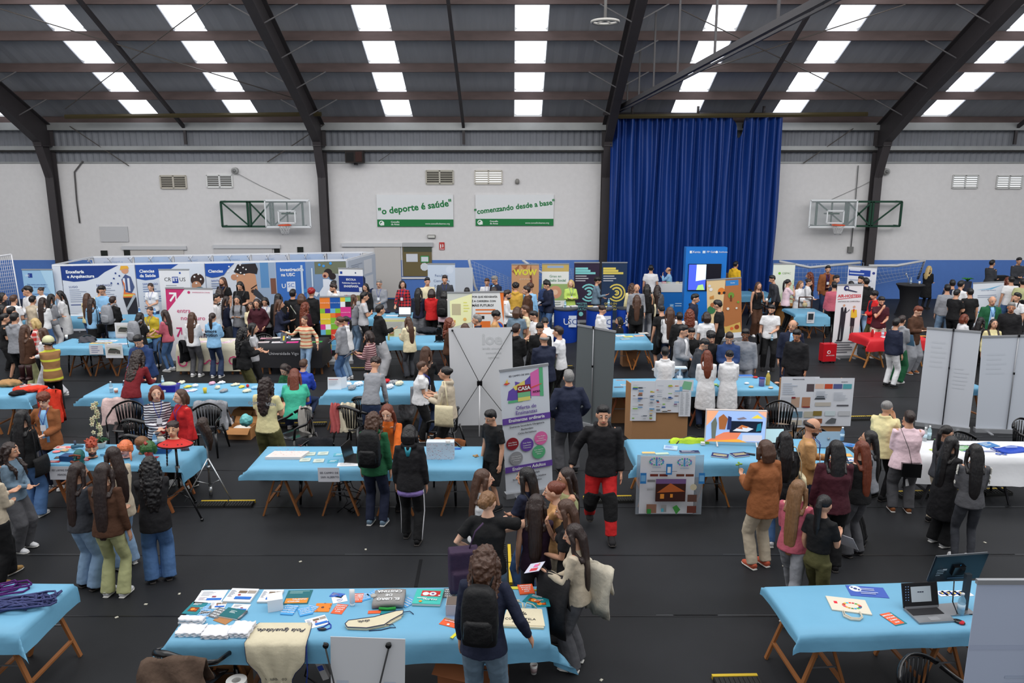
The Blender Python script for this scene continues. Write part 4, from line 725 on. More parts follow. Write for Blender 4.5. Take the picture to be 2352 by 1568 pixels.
def mannequin(x, y, lab, style, hc, skin, face_dir, z=CZ, hz=.16, hc2=None):
    p = P(x, y, z+hz); t = thing('wig_mannequin', lab, 'mannequin head', (p.x, p.y, z), -R(face_dir)); c = Matrix.Translation((0,0,hz))
    mb = MB(); head_shape(mb); mb.tube([(0,-.02,-.03),(0,-.025,-.12),(0,-.02,-hz+.01)], [.05,.048,.075], 12); o = rem(mb.build('head_bust', mat(skin, .4), t), .006, 3); o.matrix_local = c
    face_bits(t, c)
    mb = MB()
    if style == 'bob':
        mb.ell((0,-.02,.02), (.093,.108,.1), 16, 12); mb.tube([(0,.075,.06),(0,.1,.02),(0,.1,-.012)], [(.07,.03),(.08,.02),(.082,.012)], 12); [mb.tube([(sx*.08,-.01,.05),(sx*.095,0,-.03),(sx*.075,.0,-.08)], [.035,.03,.012], 8) for sx in (-1,1)]
    elif style == 'spiky':
        mb.ell((0,-.02,.04), (.08,.1,.08), 14, 10); rr = random.Random(3)
        for k in range(26): a = rr.uniform(0, 6.28); e = rr.uniform(.2,1.4); d = Vector((math.cos(a)*math.cos(e), math.sin(a)*math.cos(e), math.sin(e))); mb.tube([Vector((0,-.02,.04))+d*.07, Vector((0,-.02,.04))+d*.125], [.02,.008], 5)
    elif style == 'curl': mb.ell((0,-.03,.02), (.1,.1,.09), 14, 10); mb.ell((0,-.05,-.05), (.09,.06,.06), 12, 8)
    elif style == 'braid': mb.ell((0,-.025,.025), (.084,.1,.088), 14, 10); [mb.ell((-.09-.002*k,-.04+.004*k,-.02-.045*k), (.02-.0008*k,.02-.0008*k,.028), 8, 6) for k in range(13)]
    elif style == 'long': mb.ell((0,-.02,.02), (.088,.105,.095), 14, 10); mb.tube([(0,-.06,.03),(0,-.1,-.1),(0,-.1,-.28),(0,-.09,-.42)], [(.08,.05),(.085,.045),(.07,.035),(.04,.02)], 12)
    if mb.v: o = rem(mb.build('wig', hair_mat(hc), t), .006, 2, .006, .02); o.matrix_local = c
    if hc2: o2 = MB(); (o2.tube([(.0,.06,.09),(.03,.03,.1),(.045,-.05,.09),(.05,-.1,.04),(.055,-.12,-.05)], [(.025,.02)]*5, 8) if style != 'spiky' else o2.ell((0,.05,-.07), (.055,.045,.045), 12, 8)); o3 = rem(o2.build('wig_streak' if style != 'spiky' else 'beard', hair_mat(hc2), t), .006, 2); o3.matrix_local = c
    return t, c
mannequin(*N(870,860), 'bearded mannequin head with ginger spiky hair on the wig table', 'spiky', (170,70,44), (190,140,110), 150, hc2=(60,30,20))
mannequin(*N(1185,860), 'mannequin head with orange and yellow bob wig', 'bob', (222,120,74), (226,170,160), 180)
o = thing('long_wig', 'thin orange hair lengths hanging below the bob wig', 'wig', P(*N(1200,960), CZ+.03)); MB().tube([(-.08,0,.1),(-.1,-.02,.02),(-.11,-.03,-.02)], [.02,.015,.006], 6).tube([(.06,0,.1),(.08,-.03,.0),(.09,-.04,-.02)], [.02,.015,.006], 6).build('hair', hair_mat((214,128,90)), o)
mannequin(*N(1408,870), 'mannequin head with green wig and red streaks', 'bob', (50,96,44), (190,70,60), 170, hc2=(150,44,36))
mannequin(*N(1362,810), 'mannequin head with short brown curls, behind the red and green wig', 'curl', (120,82,48), (170,120,90), 40)
t, c = mannequin(*N(745,935), 'teal monster-like mask head on the wig table', '', (60,40,30), (34,96,92), 180, hz=.12); MB().tube([(-.08,.09,.03),(0,.11,.05),(.08,.09,.03)], .014, 6).tube([(-.06,.1,-.05),(0,.12,-.06),(.06,.1,-.05)], .02, 6).ell((-.05,.09,.0),(.022,.02,.016)).build('mask_ornaments', mat((120,60,40)), t).matrix_local = c
# mannequin with braid and red collar on black tripod
p = P(*N(1750,1470+20)); top = P(*N(1690,830), 1.22); t = thing('mannequin_bust', 'mannequin bust with long braid and red watermelon collar on a black tripod', 'mannequin', (P(418,1182).x, P(418,1182).y, 0)); 
hz = 1.30; c = Matrix.Translation((-.02,.0,hz)) @ Matrix.Rotation(R(190), 4, 'Z'); mb = MB(); head_shape(mb); mb.tube([(0,-.02,-.03),(0,-.025,-.13),(0,-.01,-.17),(0,0,-.2)], [(.05,.05),(.045,.045),(.1,.06),(.15,.07)], 14); rem(mb.build('head_bust', mat((206,160,128), .4), t), .006, 3).matrix_local = c; face_bits(t, c)
mb = MB(); mb.ell((0,-.025,.03), (.082,.096,.084), 14, 10); mb.ell((0,-.03,.07),(.088,.088,.03)); [mb.ell((.09+.003*k,-.03+.0*k,-.03-.045*k), (.02-.0006*k,.02-.0006*k,.028), 8, 6) for k in range(15)]; rem(mb.build('braided_hair', hair_mat((44,26,24)), t), .007, 1).matrix_local = c
mb = MB(); rows = [[Vector(((.07+.15*v)*math.cos(a)*1.15, (.06+.12*v)*math.sin(a), hz-.14-.09*v)) for a in [2*PI*i/24 for i in range(25)]] for v in (0,.4,.8,1)]; mb.grid(rows, (0,0,-.01)).build('collar', mat((206,44,40), .7), t); MB().tube([rows[3][i]+Vector((0,0,.005)) for i in range(25)], .008, 5).build('collar_trim', mat((24,22,24)), t)
mb = MB(); [mb.ell((.17*math.cos(a)*1.1, .13*math.sin(a), hz-.195), (.014,.012,.006), 6, 4) for a in (-2.2,-1.9,-1.1,-.8)]; mb.build('seeds', bkp, t)
mb = MB().tube([(0,0,.42),(0,0,hz-.18)], .018, 8); mb.tube([(0,0,.55),(0,0,.75)], .03, 8); mb.build('pole', bkp, t)
for a in (-.5, 1.5, 3.7): l = MB().tube([(0,0,.62),(.42*math.cos(a),.42*math.sin(a),.02)], .014, 6).tube([(0,0,.35),(.24*math.cos(a),.24*math.sin(a),.28)], .008, 5); l.ell((.42*math.cos(a),.42*math.sin(a),.02),(.025,.025,.02)); l.build('leg', bkp, t)
# long brown wig on silver tripod
q = P(485,1140); t = thing('wig_stand', 'long straight dark brown wig on a silver tripod stand', 'wig stand', q); hz = PY(468,975,q.y).z
mb = MB(); mb.ell((-.03,0,hz+.02), (.09,.1,.1)); mb.tube([(-.04,-.02,hz+.03),(.02,-.04,hz-.1),(.05,-.03,hz-.25),(.05,-.02,hz-.4)], [(.085,.08),(.085,.06),(.065,.05),(.02,.02)], 12); rem(mb.build('wig', hair_mat((50,34,26)), t), .007, 2, .006, .02)
MB().tube([(0,0,.12),(0,0,hz-.05)], .014, 8).tube([(0,0,.45),(0,0,.5)], .03, 8).tube([(0,0,.02),(0,0,.16)], .03, 8).build('pole', mat((176,178,180), .25, metal=.8), t)
for a in (-.35, 2.0, 3.75): MB().tube([(0,0,.62),(.38*math.cos(a),.38*math.sin(a),.0)], .012, 6).tube([(0,0,.2),(.2*math.cos(a),.2*math.sin(a),.3)], .008, 5).build('leg', mat((196,198,200), .25, metal=.8), t)
# orchid
q = P(*N(955,860), CZ); t = thing('potted_orchid', 'cream orchid in a white pot on the wig table', 'plant', (q.x, q.y-.0, CZ)); MB().lathe((0,0,0), [(.05,0),(.06,.01),(.09,.09),(.09,.1),(.08,.1),(.075,.085)], 18).build('pot', mat((196,196,188), .3), t); MB().lathe((0,0,.085), [(.001,.005),(.078,0)], 14).build('bark', mat((80,40,30), .9, .5, 60), t)
MB().tube([(0,0,.09),(-.0,0,.25),(-.02,0,.5),(.01,-.01,.64),(.04,-.02,.72)], .006, 6).build('stem', mat((110,130,70)), t); mb = MB(); [mb.tube([(0,0,.09),(.06*math.cos(a),.06*math.sin(a),.14),(.13*math.cos(a),.13*math.sin(a),.12)], [(.02,.004),(.03,.004),(.006,.003)], 8) for a in (.2,1.2,2.6,5.5)]; mb.build('leaf_cluster', mat((40,80,50)), t)
rr = random.Random(8)
for k in range(22):
    z = .2+.5*k/21; a = rr.uniform(0,6.28); c = Vector((-.02+.06*math.cos(a)*(1.1-k/40), .05*math.sin(a)-.02, z)); mb = MB()
    for j in range(5): b = 2*PI*j/5+k; mb.ell((0,0,0), (.02,.006,.013), 7, 5, M=Matrix.Translation(c+Vector((.018*math.cos(b), -.012, .018*math.sin(b)))) @ Matrix.Rotation(-b, 4, 'Y'))
    mb.ell(c+Vector((0,-.02,0)), (.006,.006,.006), 6, 4, mi=1); mb.build('blossom', [mat((222,214,172)), mat((150,40,60))], t)
# other wig-table things
o = item('jewellery_case', 'blue zipped case left of the bearded mannequin', 'case', *N(655,975), CZ, -8); MB().box((0,0,.04), (.2,.14,.08)).build('case_body', mat((34,72,118), .5), o, 2)
o = item('jewellery_case', 'blue zipped case right of the green wig', 'case', *N(1535,900), CZ, 4); MB().box((0,0,.04), (.24,.16,.08)).build('case_body', mat((34,84,138), .5), o, 2)
sheet(*N(625,855), .32, .13, 0, (220,210,206), 'flat pink and white colour chart at the back of the wig table', [('r',.05,.2,.9,.6,(206,90,90)),('r',.2,.3,.3,.3,(236,220,214))], .003); sheet(*N(820,965), .12, .17, 5, (150,24,34), 'dark red leaflet left of the bearded mannequin', [('l',.1,.85,.8,8,.1,(230,200,200))], .004); sheet(*N(520,990), .16, .08, 0, (150,24,34), 'dark red leaflet at the front edge above the lamas sign', [('l',.1,.8,.8,4,.2,(230,200,200))], .004)
sheet(*N(1450,950), .15, .08, 0, (170,40,44), 'dark red leaflet by the red and green wig', [('l',.1,.8,.8,4,.2,(230,200,200))], .004); sheet(*N(570,950), .14, .09, 10, (60,44,44), 'black framed eye make-up photo', [('r',.1,.15,.8,.7,(96,80,74))], .004)
o = item('makeup_brushes', 'pale make-up brushes fanned on a pink pad', 'brushes', *N(560,895)); [MB().tube([(0,0,.02),(.14*math.cos(a),.1*math.sin(a),.02)], [.005,.009], 5).build('brush', mat((206,170,130)), o) for a in (-.4,-.1,.2,.5,.9)]; MB().ell((-.02,-.03,.012), (.06,.05,.012)).build('pad', mat((226,130,130)), o)
o = item('hair_dryer', 'teal hair tool beside the monster mask', 'hair dryer', *N(735,875)); MB().tube([(-.08,0,.04),(.04,0,.06),(.09,0,.05)], [.03,.028,.02], 10).build('barrel', mat((70,110,130), .4), o); MB().tube([(-.02,0,.05),(-.03,0,.14)], [.015,.018], 8).build('handle', mat((60,70,90), .4), o)
bottle(*N(1472,845), 'small blue water bottle behind the wig table cases', (110,170,215)); o = item('handbag', 'white handbag with black strap on the wig table', 'bag', *N(1545,825)); MB().ell((0,0,.06), (.11,.06,.07)).build('bag_body', mat((214,210,198)), o); MB().tube([(-.08,-.02,.08),(-.05,-.07,.16),(.05,-.07,.16),(.08,-.02,.08)], .008, 6).build('strap', bkp, o)
o = item('plastic_pouch', 'clear blue plastic pouch with combs behind the bob wig', 'pouch', *N(1080,915), CZ, 0); MB().slab([(-.15,-.1,0),(.14,-.12,0),(.15,.14,0),(-.12,.14,0)], (0,0,.03)).build('pouch_body', mat((120,180,215), .2), o, 2); MB().tube([(-.07,.14,.02),(-.04,.2,.04),(.05,.2,.04),(.08,.14,.02)], .006, 5).build('handle', mat((90,150,190)), o)
o = item('comb_set', 'row of black combs and brushes by the braided bust', 'comb', *N(1750,880)); [MB().box((.02*k-.05, .004*k, .01), (.012,.13,.015), rz=.5).build('comb', bkp, o, False) for k in range(6)]
# ---------------------------------------------------------------- banners, booth, screens
alum = mat((176,178,182), .35, metal=.5)
def banner(lab, tl, tr, bl=None, br=None, H=2.0, c=(226,227,230), elems=(), back=None, name='roll_up_banner', lift=.0, g=None):
    if bl is None:
        A = P(*tl, H); B = P(*tr, H); A.z = B.z = 0; tilt = 0
    else:
        A = P(*bl); B = P(*br); m = (A+B)/2; q = PY((tl[0]+tr[0])/2, (tl[1]+tr[1])/2, m.y); H = q.z; tilt = math.atan2(q.x-m.x, H)
    W_ = (B-A).length; rz = math.atan2(B.y-A.y, B.x-A.x); t = thing(name, lab, 'banner', A, rz, g); Rm = Matrix.Translation((W_/2,0,0)) @ Matrix.Rotation(tilt, 4, 'Y') @ Matrix.Translation((-W_/2,0,0))
    f = MB().box((W_/2, 0, H/2+.03), (W_, .004, H-.08)); rm_ = f.build('banner_sheet', mat(c, .45), t, False); rm_.matrix_local = Rm
    if back != 'x':
        MB().box((W_/2, 0, .04), (W_+.04, .12, .08)).build('cassette', alum, t, 2); MB().box((W_/2, 0, H-.01), (W_+.01, .03, .035)).build('top_rail', alum, rm_, 2); MB().box((W_*.2, 0, .012), (.05,.42,.02)).box((W_*.8, 0, .012), (.05,.42,.02)).build('foot', alum, t, False)
        MB().tube([(W_/2,(-.03 if back else .03),.05),(W_/2,(-.012 if back else .03),H)], .011, 8).build('pole', mat((160,162,166) if back != 'd' else (60,60,66), .35, metal=.4), t)
        if back: MB().box((W_/2,-.02,H), (.03,.03,.05)).box((W_/2,-.025,H*.62), (.025,.025,.04)).build('clip', bkp, t, False)
    if elems: face(rm_, W_, H-.08, elems, Matrix.Translation((0,-.0025,.07)) @ UP)
    return t, W_, H, Rm, rm_
PU = (104,72,160)
banner('tall roll-up banner advertising Oferta de Ensinanzas, with coloured circles', (1139,845), (1266,836), (1163,1143), (1270,1128), c=(214,220,228), elems=[
 ('t','IES CAMPO DE SAN ALBERTO',.5,.945,.019,(60,60,70)),
 ('p',[(.12,.76),(.16,.83),(.3,.86),(.3,.9),(.45,.88),(.62,.93),(.62,.75),(.3,.75)],(104,80,170)), ('p',[(.25,.86),(.5,.9),(.5,.85),(.3,.83)],(232,214,110)), ('p',[(.62,.95),(.8,.98),(.8,.76),(.62,.77)],(226,110,180)), ('p',[(.8,.985),(.88,.985),(.88,.755),(.8,.76)],(96,180,130)),
 ('r',.14,.735,.3,.02,(96,180,130)), ('r',.34,.77,.26,.04,(120,190,140)), ('r',.34,.74,.26,.03,(226,218,120)), ('r',.34,.81,.27,.055,(140,34,44)), ('t','CASA',.475,.838,.04,wt,'CENTER',.03), ('t','NOIA',.73,.8,.024,(60,20,50),'CENTER',.02), ('p',[(.62,.84),(.84,.86),(.84,.855),(.62,.83)],(226,90,60)),
 ('p',[(.06,.89),(.12,.905),(.2,.895),(.12,.88)],(214,80,70)), ('p',[(.1,.9),(.14,.93),(.15,.895)],(240,200,70)),
 ('t','Oferta de',.5,.69,.042,(110,84,160),'CENTER',.01), ('t','Ensinanzas',.5,.65,.042,(110,84,160),'CENTER',.01), ('r',0,.57,1,.05,PU), ('t','Ensinanzas ordinaria',.5,.596,.036,wt,'CENTER',.02),
 ('t','Ensinanza Secundaria Obrigatoria',.5,.545,.021,(60,60,66),'CENTER',.01), ('t','Bacharelato',.5,.515,.021,(60,60,66),'CENTER',.01), ('t','Ciclos formativos:',.5,.485,.021,(60,60,66),'CENTER',.01),
 ('c',.18,.41,.13,(140,34,44)), ('t','Ciclo Básico',.18,.42,.014,wt), ('t','Electricidade',.18,.402,.014,wt), ('c',.48,.385,.14,PU), ('t','Ciclo Medio',.48,.4,.014,wt), ('t','Instalacións',.48,.38,.014,wt), ('t','Telecomun.',.48,.362,.014,wt), ('c',.78,.42,.14,(226,110,170)), ('t','Ciclo Medio',.78,.435,.014,wt), ('t','Xestión',.78,.417,.014,wt), ('t','Administrativa',.78,.4,.014,wt),
 ('c',.24,.29,.14,(150,152,156)), ('t','Ciclo Superior',.24,.305,.013,wt), ('t','Administración',.24,.288,.013,wt), ('t','e Finanzas',.24,.271,.013,wt), ('c',.72,.31,.14,(90,176,126)), ('t','Ciclo Superior',.72,.33,.013,wt), ('t','Laboratorio',.72,.313,.013,wt), ('t','Clínico',.72,.296,.013,wt),
 ('r',0,.18,1,.048,PU), ('t','Ensinanzas Adultos',.5,.203,.036,wt,'CENTER',.02), ('t','Ensinanzas Iniciais',.5,.15,.024,(60,60,66),'CENTER',.01), ('t','Ensinanza Secundaria de Adultos',.5,.115,.021,(60,60,66),'CENTER',.01), ('t','Bacharelato de Adultos',.5,.085,.021,(60,60,66),'CENTER',.01)])
# white X banner seen from behind
def xbanner(lab, tl, tr, bl, br, H=None, elems=(), g=None):
    t, W_, H, Rm, sh = banner(lab, tl, tr, bl, br, H=H or 2, c=(222,223,226), back='x', name='x_banner', elems=elems)
    hub = Vector((W_*.46, -.12, H*.47)); mb = MB()
    for x, z in ((.03,H-.04),(W_-.03,H-.04),(.03,.09),(W_-.03,.09)): mb.tube([hub, Vector((x,-.01,z))], .006, 6)
    mb.build('cross_rod', bkp, t); MB().box(hub, (.1,.05,.09)).build('hub', bkp, t, 2); MB().tube([hub, (hub.x, -.5, .01)], .012, 8).build('rear_leg', mat((214,214,216), .4), t)
    for x in (.04, W_-.04): MB().tube([(x,-.006,H-.06),(x,-.02,H-.06)], .02, 8).build('grommet', bkp, t)
xbanner('big white banner back on crossed black rods, centre of the hall', (1031,750), (1175,752), (1038,984), (1180,984), elems=[('t','ioe',.68,.88,.16,(206,208,210),'CENTER',.03), ('t','laicifo aloucse',.68,.79,.035,(208,210,212)), ('t','samoidi ed',.7,.745,.035,(208,210,212)), ('t','ogaitnas',.7,.7,.035,(208,210,212))])
xbanner('white banner back with black rods at the bottom centre foreground', (755,1458), (935,1463), (765,1458+545), (925,1458+545), elems=[('r',.08,.72,.16,.1,(196,206,220)), ('t','A',.16,.77,.07,(216,220,228)), ('r',.72,.72,.16,.1,(196,206,220)), ('t','IU',.8,.77,.07,(216,220,228)), ('l',.05,.68,.25,2,.03,(200,204,212)), ('l',.7,.68,.25,2,.03,(200,204,212))])
banner('grey roll-up banner back with a silver centre pole', (1324,747), (1418,756), (1318,972), (1402,992), c=(98,104,106), back='y')
banner('white roll-up banner back, left one of the pair at the right', (2127,750), (2254,763), (2104,976), (2224,991), c=(208,212,220), back='d', elems=[('l',.12,.85,.3,6,.05,(202,206,214)), ('l',.6,.6,.3,6,.04,(203,207,215))])
banner('white roll-up banner back, right one of the pair, at the frame edge', (2258,768), (2398,773), (2240,991), (2378,996), c=(206,212,222), back='y', elems=[('l',.1,.8,.4,5,.05,(200,206,216))])
banner('pale blue roll-up back in the lower right corner of the photo', (2245,1332), (2560,1332), H=2.0, c=(190,200,222), back='d', elems=[('r',.0,.72,1,.02,(180,190,214)), ('l',.3,.6,.5,3,.03,(178,190,212)), ('c',.55,.8,.05,(178,190,214))])
AH = (200,40,52); dkc = (40,38,46)
banner('airline training banner showing a man and a woman in uniform', (1921,652), (1986,653), (1908,822), (1967,821), elems=[('t','AIR-HOSTESS',.5,.84,.056,AH,'CENTER',.03), ('p',[(.06,.8),(.95,.83),(.95,.825),(.06,.79)],AH), ('c',.36,.95,.1,(36,44,110)), ('c',.38,.95,.05,(226,227,230)), ('p',[(.3,.95),(.8,.9),(.75,.89),(.35,.92)],(60,64,90)), ('t','SANTIAGO DE COMPOSTELA',.5,.765,.024,(50,50,56)),
 ('c',.33,.71,.045,(206,160,130)), ('p',[(.22,.68),(.3,.69),(.42,.68),(.44,.62),(.55,.64),(.55,.66),(.42,.6),(.42,.52),(.38,.22),(.3,.22),(.28,.45),(.26,.22),(.18,.22),(.22,.5)],dkc), ('p',[(.3,.69),(.36,.69),(.33,.62)],(226,226,226)),
 ('c',.72,.69,.045,(206,160,130)), ('p',[(.62,.65),(.82,.65),(.86,.55),(.76,.53),(.62,.54)],(226,190,60)), ('p',[(.62,.54),(.78,.53),(.78,.42),(.62,.42)],dkc), ('p',[(.64,.42),(.7,.42),(.68,.24),(.64,.24)],(70,50,50)), ('p',[(.72,.42),(.77,.42),(.74,.24),(.71,.24)],(70,50,50)), ('p',[(.68,.66),(.74,.66),(.71,.6)],AH), ('r',.14,.205,.22,.02,dkc), ('r',.6,.225,.16,.018,dkc),
 ('l',.08,.18,.8,5,.035,(90,90,100))])
banner('white research centre banner with boxed blue letters, in front of the booth', (364,618), (434,618), elems=[('t','CR',.27,.84,.085,(40,42,50)), ('r',.42,.785,.2,.1,(30,60,150)), ('t','ET',.52,.84,.075,wt,'CENTER',.03), ('t','US',.76,.84,.085,(40,42,50)), ('r',.66,.93,.06,.03,(60,90,170)), ('l',.2,.74,.6,2,.03,(150,154,160)), ('l',.2,.6,.6,8,.04,(190,194,200))])
MG = (196,52,110)
banner('large white banner with pink arrow reading entra no futuro', (381,663), (487,659), (391,834), (497,832), c=(232,231,236), elems=[('p',[(0,1),(.42,1),(0,.67)],MG), ('p',[(.07,.83),(.1,.81),(.2,.9),(.2,.83),(.225,.83),(.225,.94),(.07,.94),(.07,.915),(.17,.915)],wt), ('t','UNIVERSIDADE DA CORUÑA',.75,.945,.018,MG), ('c',.49,.945,.03,MG), ('t','entra',.36,.69,.085,MG,'CENTER',.0), ('t','no futuro',.55,.59,.085,MG,'CENTER',.0), ('p',[(.18,.34),(.21,.32),(.28,.42),(.28,.36),(.3,.36),(.3,.46),(.18,.46),(.18,.44),(.26,.44)],MG), ('t','U D C',.4,.2,.07,MG), ('l',.35,.42,.5,4,.03,(190,160,176))])
banner('small light blue chemistry banner at the far left', (50,618), (120,618), c=(150,190,222), elems=[('r',.18,.87,.14,.07,(30,60,140)), ('t','USC',.16,.905,.04,wt), ('t','Dez razóns para estudar o',.45,.76,.03,(34,70,140)), ('t','Grao en Química na USC',.42,.72,.03,(34,70,140)), ('l',.2,.6,.6,9,.035,(80,120,180)), ('p',[(.6,1),(1,1),(1,.5),(.8,.7)],(170,206,230))])
banner('navy and white engineering school banner beside the booth', (777,615), (833,616), elems=[('r',0,.62,1,.26,(30,56,134)), ('t','ESCOLA',.5,.82,.045,wt,'CENTER',.02), ('t','Politécnica Superior de',.5,.765,.032,wt,'CENTER',.02), ('t','ENXEÑARÍA',.5,.71,.045,wt,'CENTER',.02), ('r',.82,.63,.14,.07,(200,206,220)), ('r',.06,.91,.1,.04,(40,70,150)), ('c',.7,.93,.03,(30,60,110)), ('l',.2,.55,.5,3,.05,(120,130,150)), ('r',.7,.48,.28,.09,(130,120,80)), ('c',.3,.56,.03,(200,40,50)), ('l',.1,.4,.8,6,.05,(170,176,186))])
t_, W_, H_, _, sh = banner('banner of many multicoloured squares with university wordmarks', (733,681), (806,679), (740,837), (810,834), elems=[])
q = [(0,.82,.33,.18,'o'),(.33,.82,.33,.18,'b'),(.66,.92,.16,.08,'y'),(.82,.92,.18,.08,'t'),(.66,.84,.16,.08,'w'),(.82,.84,.18,.08,'k'),(0,.75,.16,.07,'g'),(.16,.75,.17,.07,'v'),(.33,.75,.16,.07,'l'),(.49,.75,.17,.07,'g'),(.66,.68,.34,.16,'m'),(.33,.68,.16,.07,'o'),(.49,.68,.17,.07,'r'),(0,.58,.33,.17,'y'),(.33,.5,.33,.18,'g'),(.66,.56,.16,.12,'r'),(.82,.56,.18,.12,'v'),
 (0,.5,.16,.08,'m'),(.16,.5,.17,.08,'w'),(0,.42,.16,.08,'l'),(.16,.42,.17,.08,'g'),(.33,.34,.33,.16,'r'),(.66,.4,.34,.16,'b'),(0,.27,.33,.15,'k'),(0,.2,.16,.07,'r'),(.16,.2,.17,.07,'y'),(.33,.18,.33,.16,'l'),(.66,.24,.34,.16,'g'),(0,.1,.33,.1,'m'),(.33,.1,.16,.08,'k'),(.49,.1,.17,.08,'o'),(.66,.1,.34,.14,'y')]
cq = dict(o=(232,128,48), b=(28,86,168), y=(228,196,52), t=(110,206,176), w=(236,238,240), k=(30,30,34), g=(130,190,60), v=(90,40,150), l=(110,180,220), m=(220,60,140), r=(220,70,50))
face(sh, W_, H_-.08, [('r',x,y,w,h,cq[k]) for x,y,w,h,k in q]+[('t','Universida de Vigo',x+w/2,y+h/2,.018,wt) for x,y,w,h,k in q if w > .3 and k != 'w']+[('t','Universida de Vigo',.3,.05,.025,(120,120,126))], Matrix.Translation((0,-.0025,.07)) @ UP)
SL = (70,96,140)
banner('pale blue banner reading Facultade Ciencias da Educación', (982,605), (1045,605), c=(196,208,224), elems=[('t','Facultade',.5,.8,.06,SL), ('t','Ciencias da',.5,.71,.06,SL), ('t','Educación',.5,.62,.06,SL), ('c',.8,.9,.14,(206,216,230))])
banner('sandy banner with yellow lettering WOW and palm shadows', (1175,606), (1238,606), c=(196,150,110), elems=[('p',[(0,.88),(.3,1),(.2,.8)],(150,96,66)), ('p',[(.3,1),(.5,.9),(.6,1)],(160,104,70)), ('p',[(0,.6),(.3,.68),(.1,.55)],(120,76,60)), ('p',[(.7,1),(.78,.6),(.72,.5),(.66,.8)],(110,60,50)), ('t','WOW',.5,.86,.13,(214,206,70),'CENTER',.05), ('t','¿QUÉ ESTUDAR?',.5,.75,.028,(236,226,200)), ('l',.6,.3,.3,3,.05,(90,50,40))])
banner('white and green banner reading Grao en Traballo Social', (1245,605), (1307,605), c=(228,230,226), elems=[('r',0,.87,1,.13,(196,170,100)), ('r',.2,.93,.6,.04,(150,170,200)), ('t','Grao en',.5,.79,.06,(60,130,96)), ('t','Traballo Social',.5,.72,.06,(60,130,96),'CENTER',.01), ('r',0,.38,1,.28,(150,176,110)), ('c',.5,.52,.24,(206,150,120)), ('c',.5,.52,.1,(226,190,160)), ('l',.1,.34,.8,6,.04,(150,160,150))])
for lab, x0, x1, c, a, lt, wd_ in (('dark purple banner with pale turquoise ring emblem', 1319, 1377, (50,38,60), (130,206,206), 'M', ('MÁSTER','SERVIZOS','CULTURAIS')), ('dark blue banner with yellow ring emblem', 1383, 1441, (34,54,84), (220,200,96), 'G', ('GRAO EN','XESTIÓN','CULTURAL'))):
    banner(lab, (x0,602), (x1,602), c=c, elems=[('r',.05,.88,.5,.035,a), ('r',.05,.84,.6,.035,a), ('r',.05,.8,.8,.035,a), ('l',.06,.76,.6,3,.04,(200,200,206)), ('c',.6,.48,.36,a), ('c',.6,.48,.3,c), ('c',.6,.48,.24,a), ('c',.6,.48,.17,c), ('c',.6,.48,.11,a), ('t',lt,.6,.48,.06,c), ('p',[(.25,.6),(.6,.48),(.28,.36),(0,.3),(0,.62)],c), ('t',wd_[0],.12,.29,.05,a,'LEFT'), ('t',wd_[1],.12,.24,.05,a,'LEFT'), ('t',wd_[2],.12,.19,.05,a,'LEFT'), ('c',.3,.11,.09,a)])
banner('banner with farm drawings, tractor and animals on sand and brown', (1621,639), (1704,639), (1626,782), (1704,782), c=(226,198,150), elems=[('p',[(.55,1),(1,1),(1,.0),(.35,.0),(.45,.5)],(176,112,66)), ('r',.55,.88,.37,.09,(56,130,196)), ('t','Xunta',.75,.925,.03,wt), ('c',.42,.8,.1,(226,130,50)), ('c',.36,.77,.04,(40,36,36)), ('c',.5,.77,.04,(40,36,36)), ('p',[(.08,.72),(.2,.74),(.2,.68),(.08,.68)],(200,140,70)), ('c',.12,.84,.05,(230,230,230)), ('c',.08,.9,.04,(220,222,226)), ('c',.7,.72,.09,(110,150,60)), ('r',.67,.62,.05,.1,(110,60,36)), ('c',.12,.5,.12,(60,120,76)), ('c',.16,.58,.07,(170,100,60)), ('p',[(.55,.2),(.95,.26),(1,.0),(.0,.0),(.0,.24)],(214,178,96)), ('c',.85,.18,.07,(160,70,40)), ('c',.7,.16,.05,(226,110,60)), ('c',.9,.6,.03,(100,170,60)), ('c',.6,.5,.04,(226,222,210)), ('c',.85,.5,.03,(226,222,210)), ('r',0,0,1,.09,(222,226,232)), ('c',.4,.35,.04,(90,110,60))])
banner('white and pale green banner with small green leaf logo', (1777,605), (1827,605), c=(226,232,220), elems=[('p',[(0,.3),(1,.75),(1,0),(0,0)],(206,222,190)), ('c',.3,.84,.06,(120,190,60)), ('t','CISPAC',.62,.84,.045,(120,150,100)), ('l',.15,.3,.7,3,.05,(170,184,160))])
banner('white notice banner with a blue title bar behind the goal net', (1949,609), (2015,613), c=(224,226,234), elems=[('r',.03,.84,.76,.1,(36,70,160)), ('l',.06,.92,.6,2,.05,(200,210,230)), ('c',.9,.9,.05,(60,70,140)), ('l',.08,.76,.8,9,.06,(176,184,204))])
banner('flight academy banner with thin blue curve, right side', (2237,647), (2307,648), (2234,752), (2304,756), c=(224,230,238), elems=[('p',[(.1,.84),(.5,.86),(.95,.93),(.6,.84)],(110,180,220)), ('t','Atlantic Flight Academy',.5,.82,.03,(80,110,150)), ('l',.15,.7,.7,2,.04,(150,160,180)), ('p',[(0,.38),(1,.2),(1,.17),(0,.35)],(80,160,214)), ('r',.75,.3,.25,.18,(150,170,180))])
t, W_, H_, _, sh = banner('white projection screen with a bright slide', (1027,671), (1084,670), (1030,838), (1086,838), c=(206,208,200), name='projection_screen'); face(sh, W_, H_-.08, [('p',[(.12,.5),(.95,.58),(1,.98),(.1,.88)],(244,244,190)), ('r',.18,.68,.36,.16,(196,186,150)), ('l',.65,.85,.25,4,.04,(226,224,120)), ('r',.2,.56,.12,.05,(236,180,90)), ('c',.7,.62,.07,(236,190,110))], Matrix.Translation((0,-.0025,.07)) @ UP)
OG = (228,118,50)
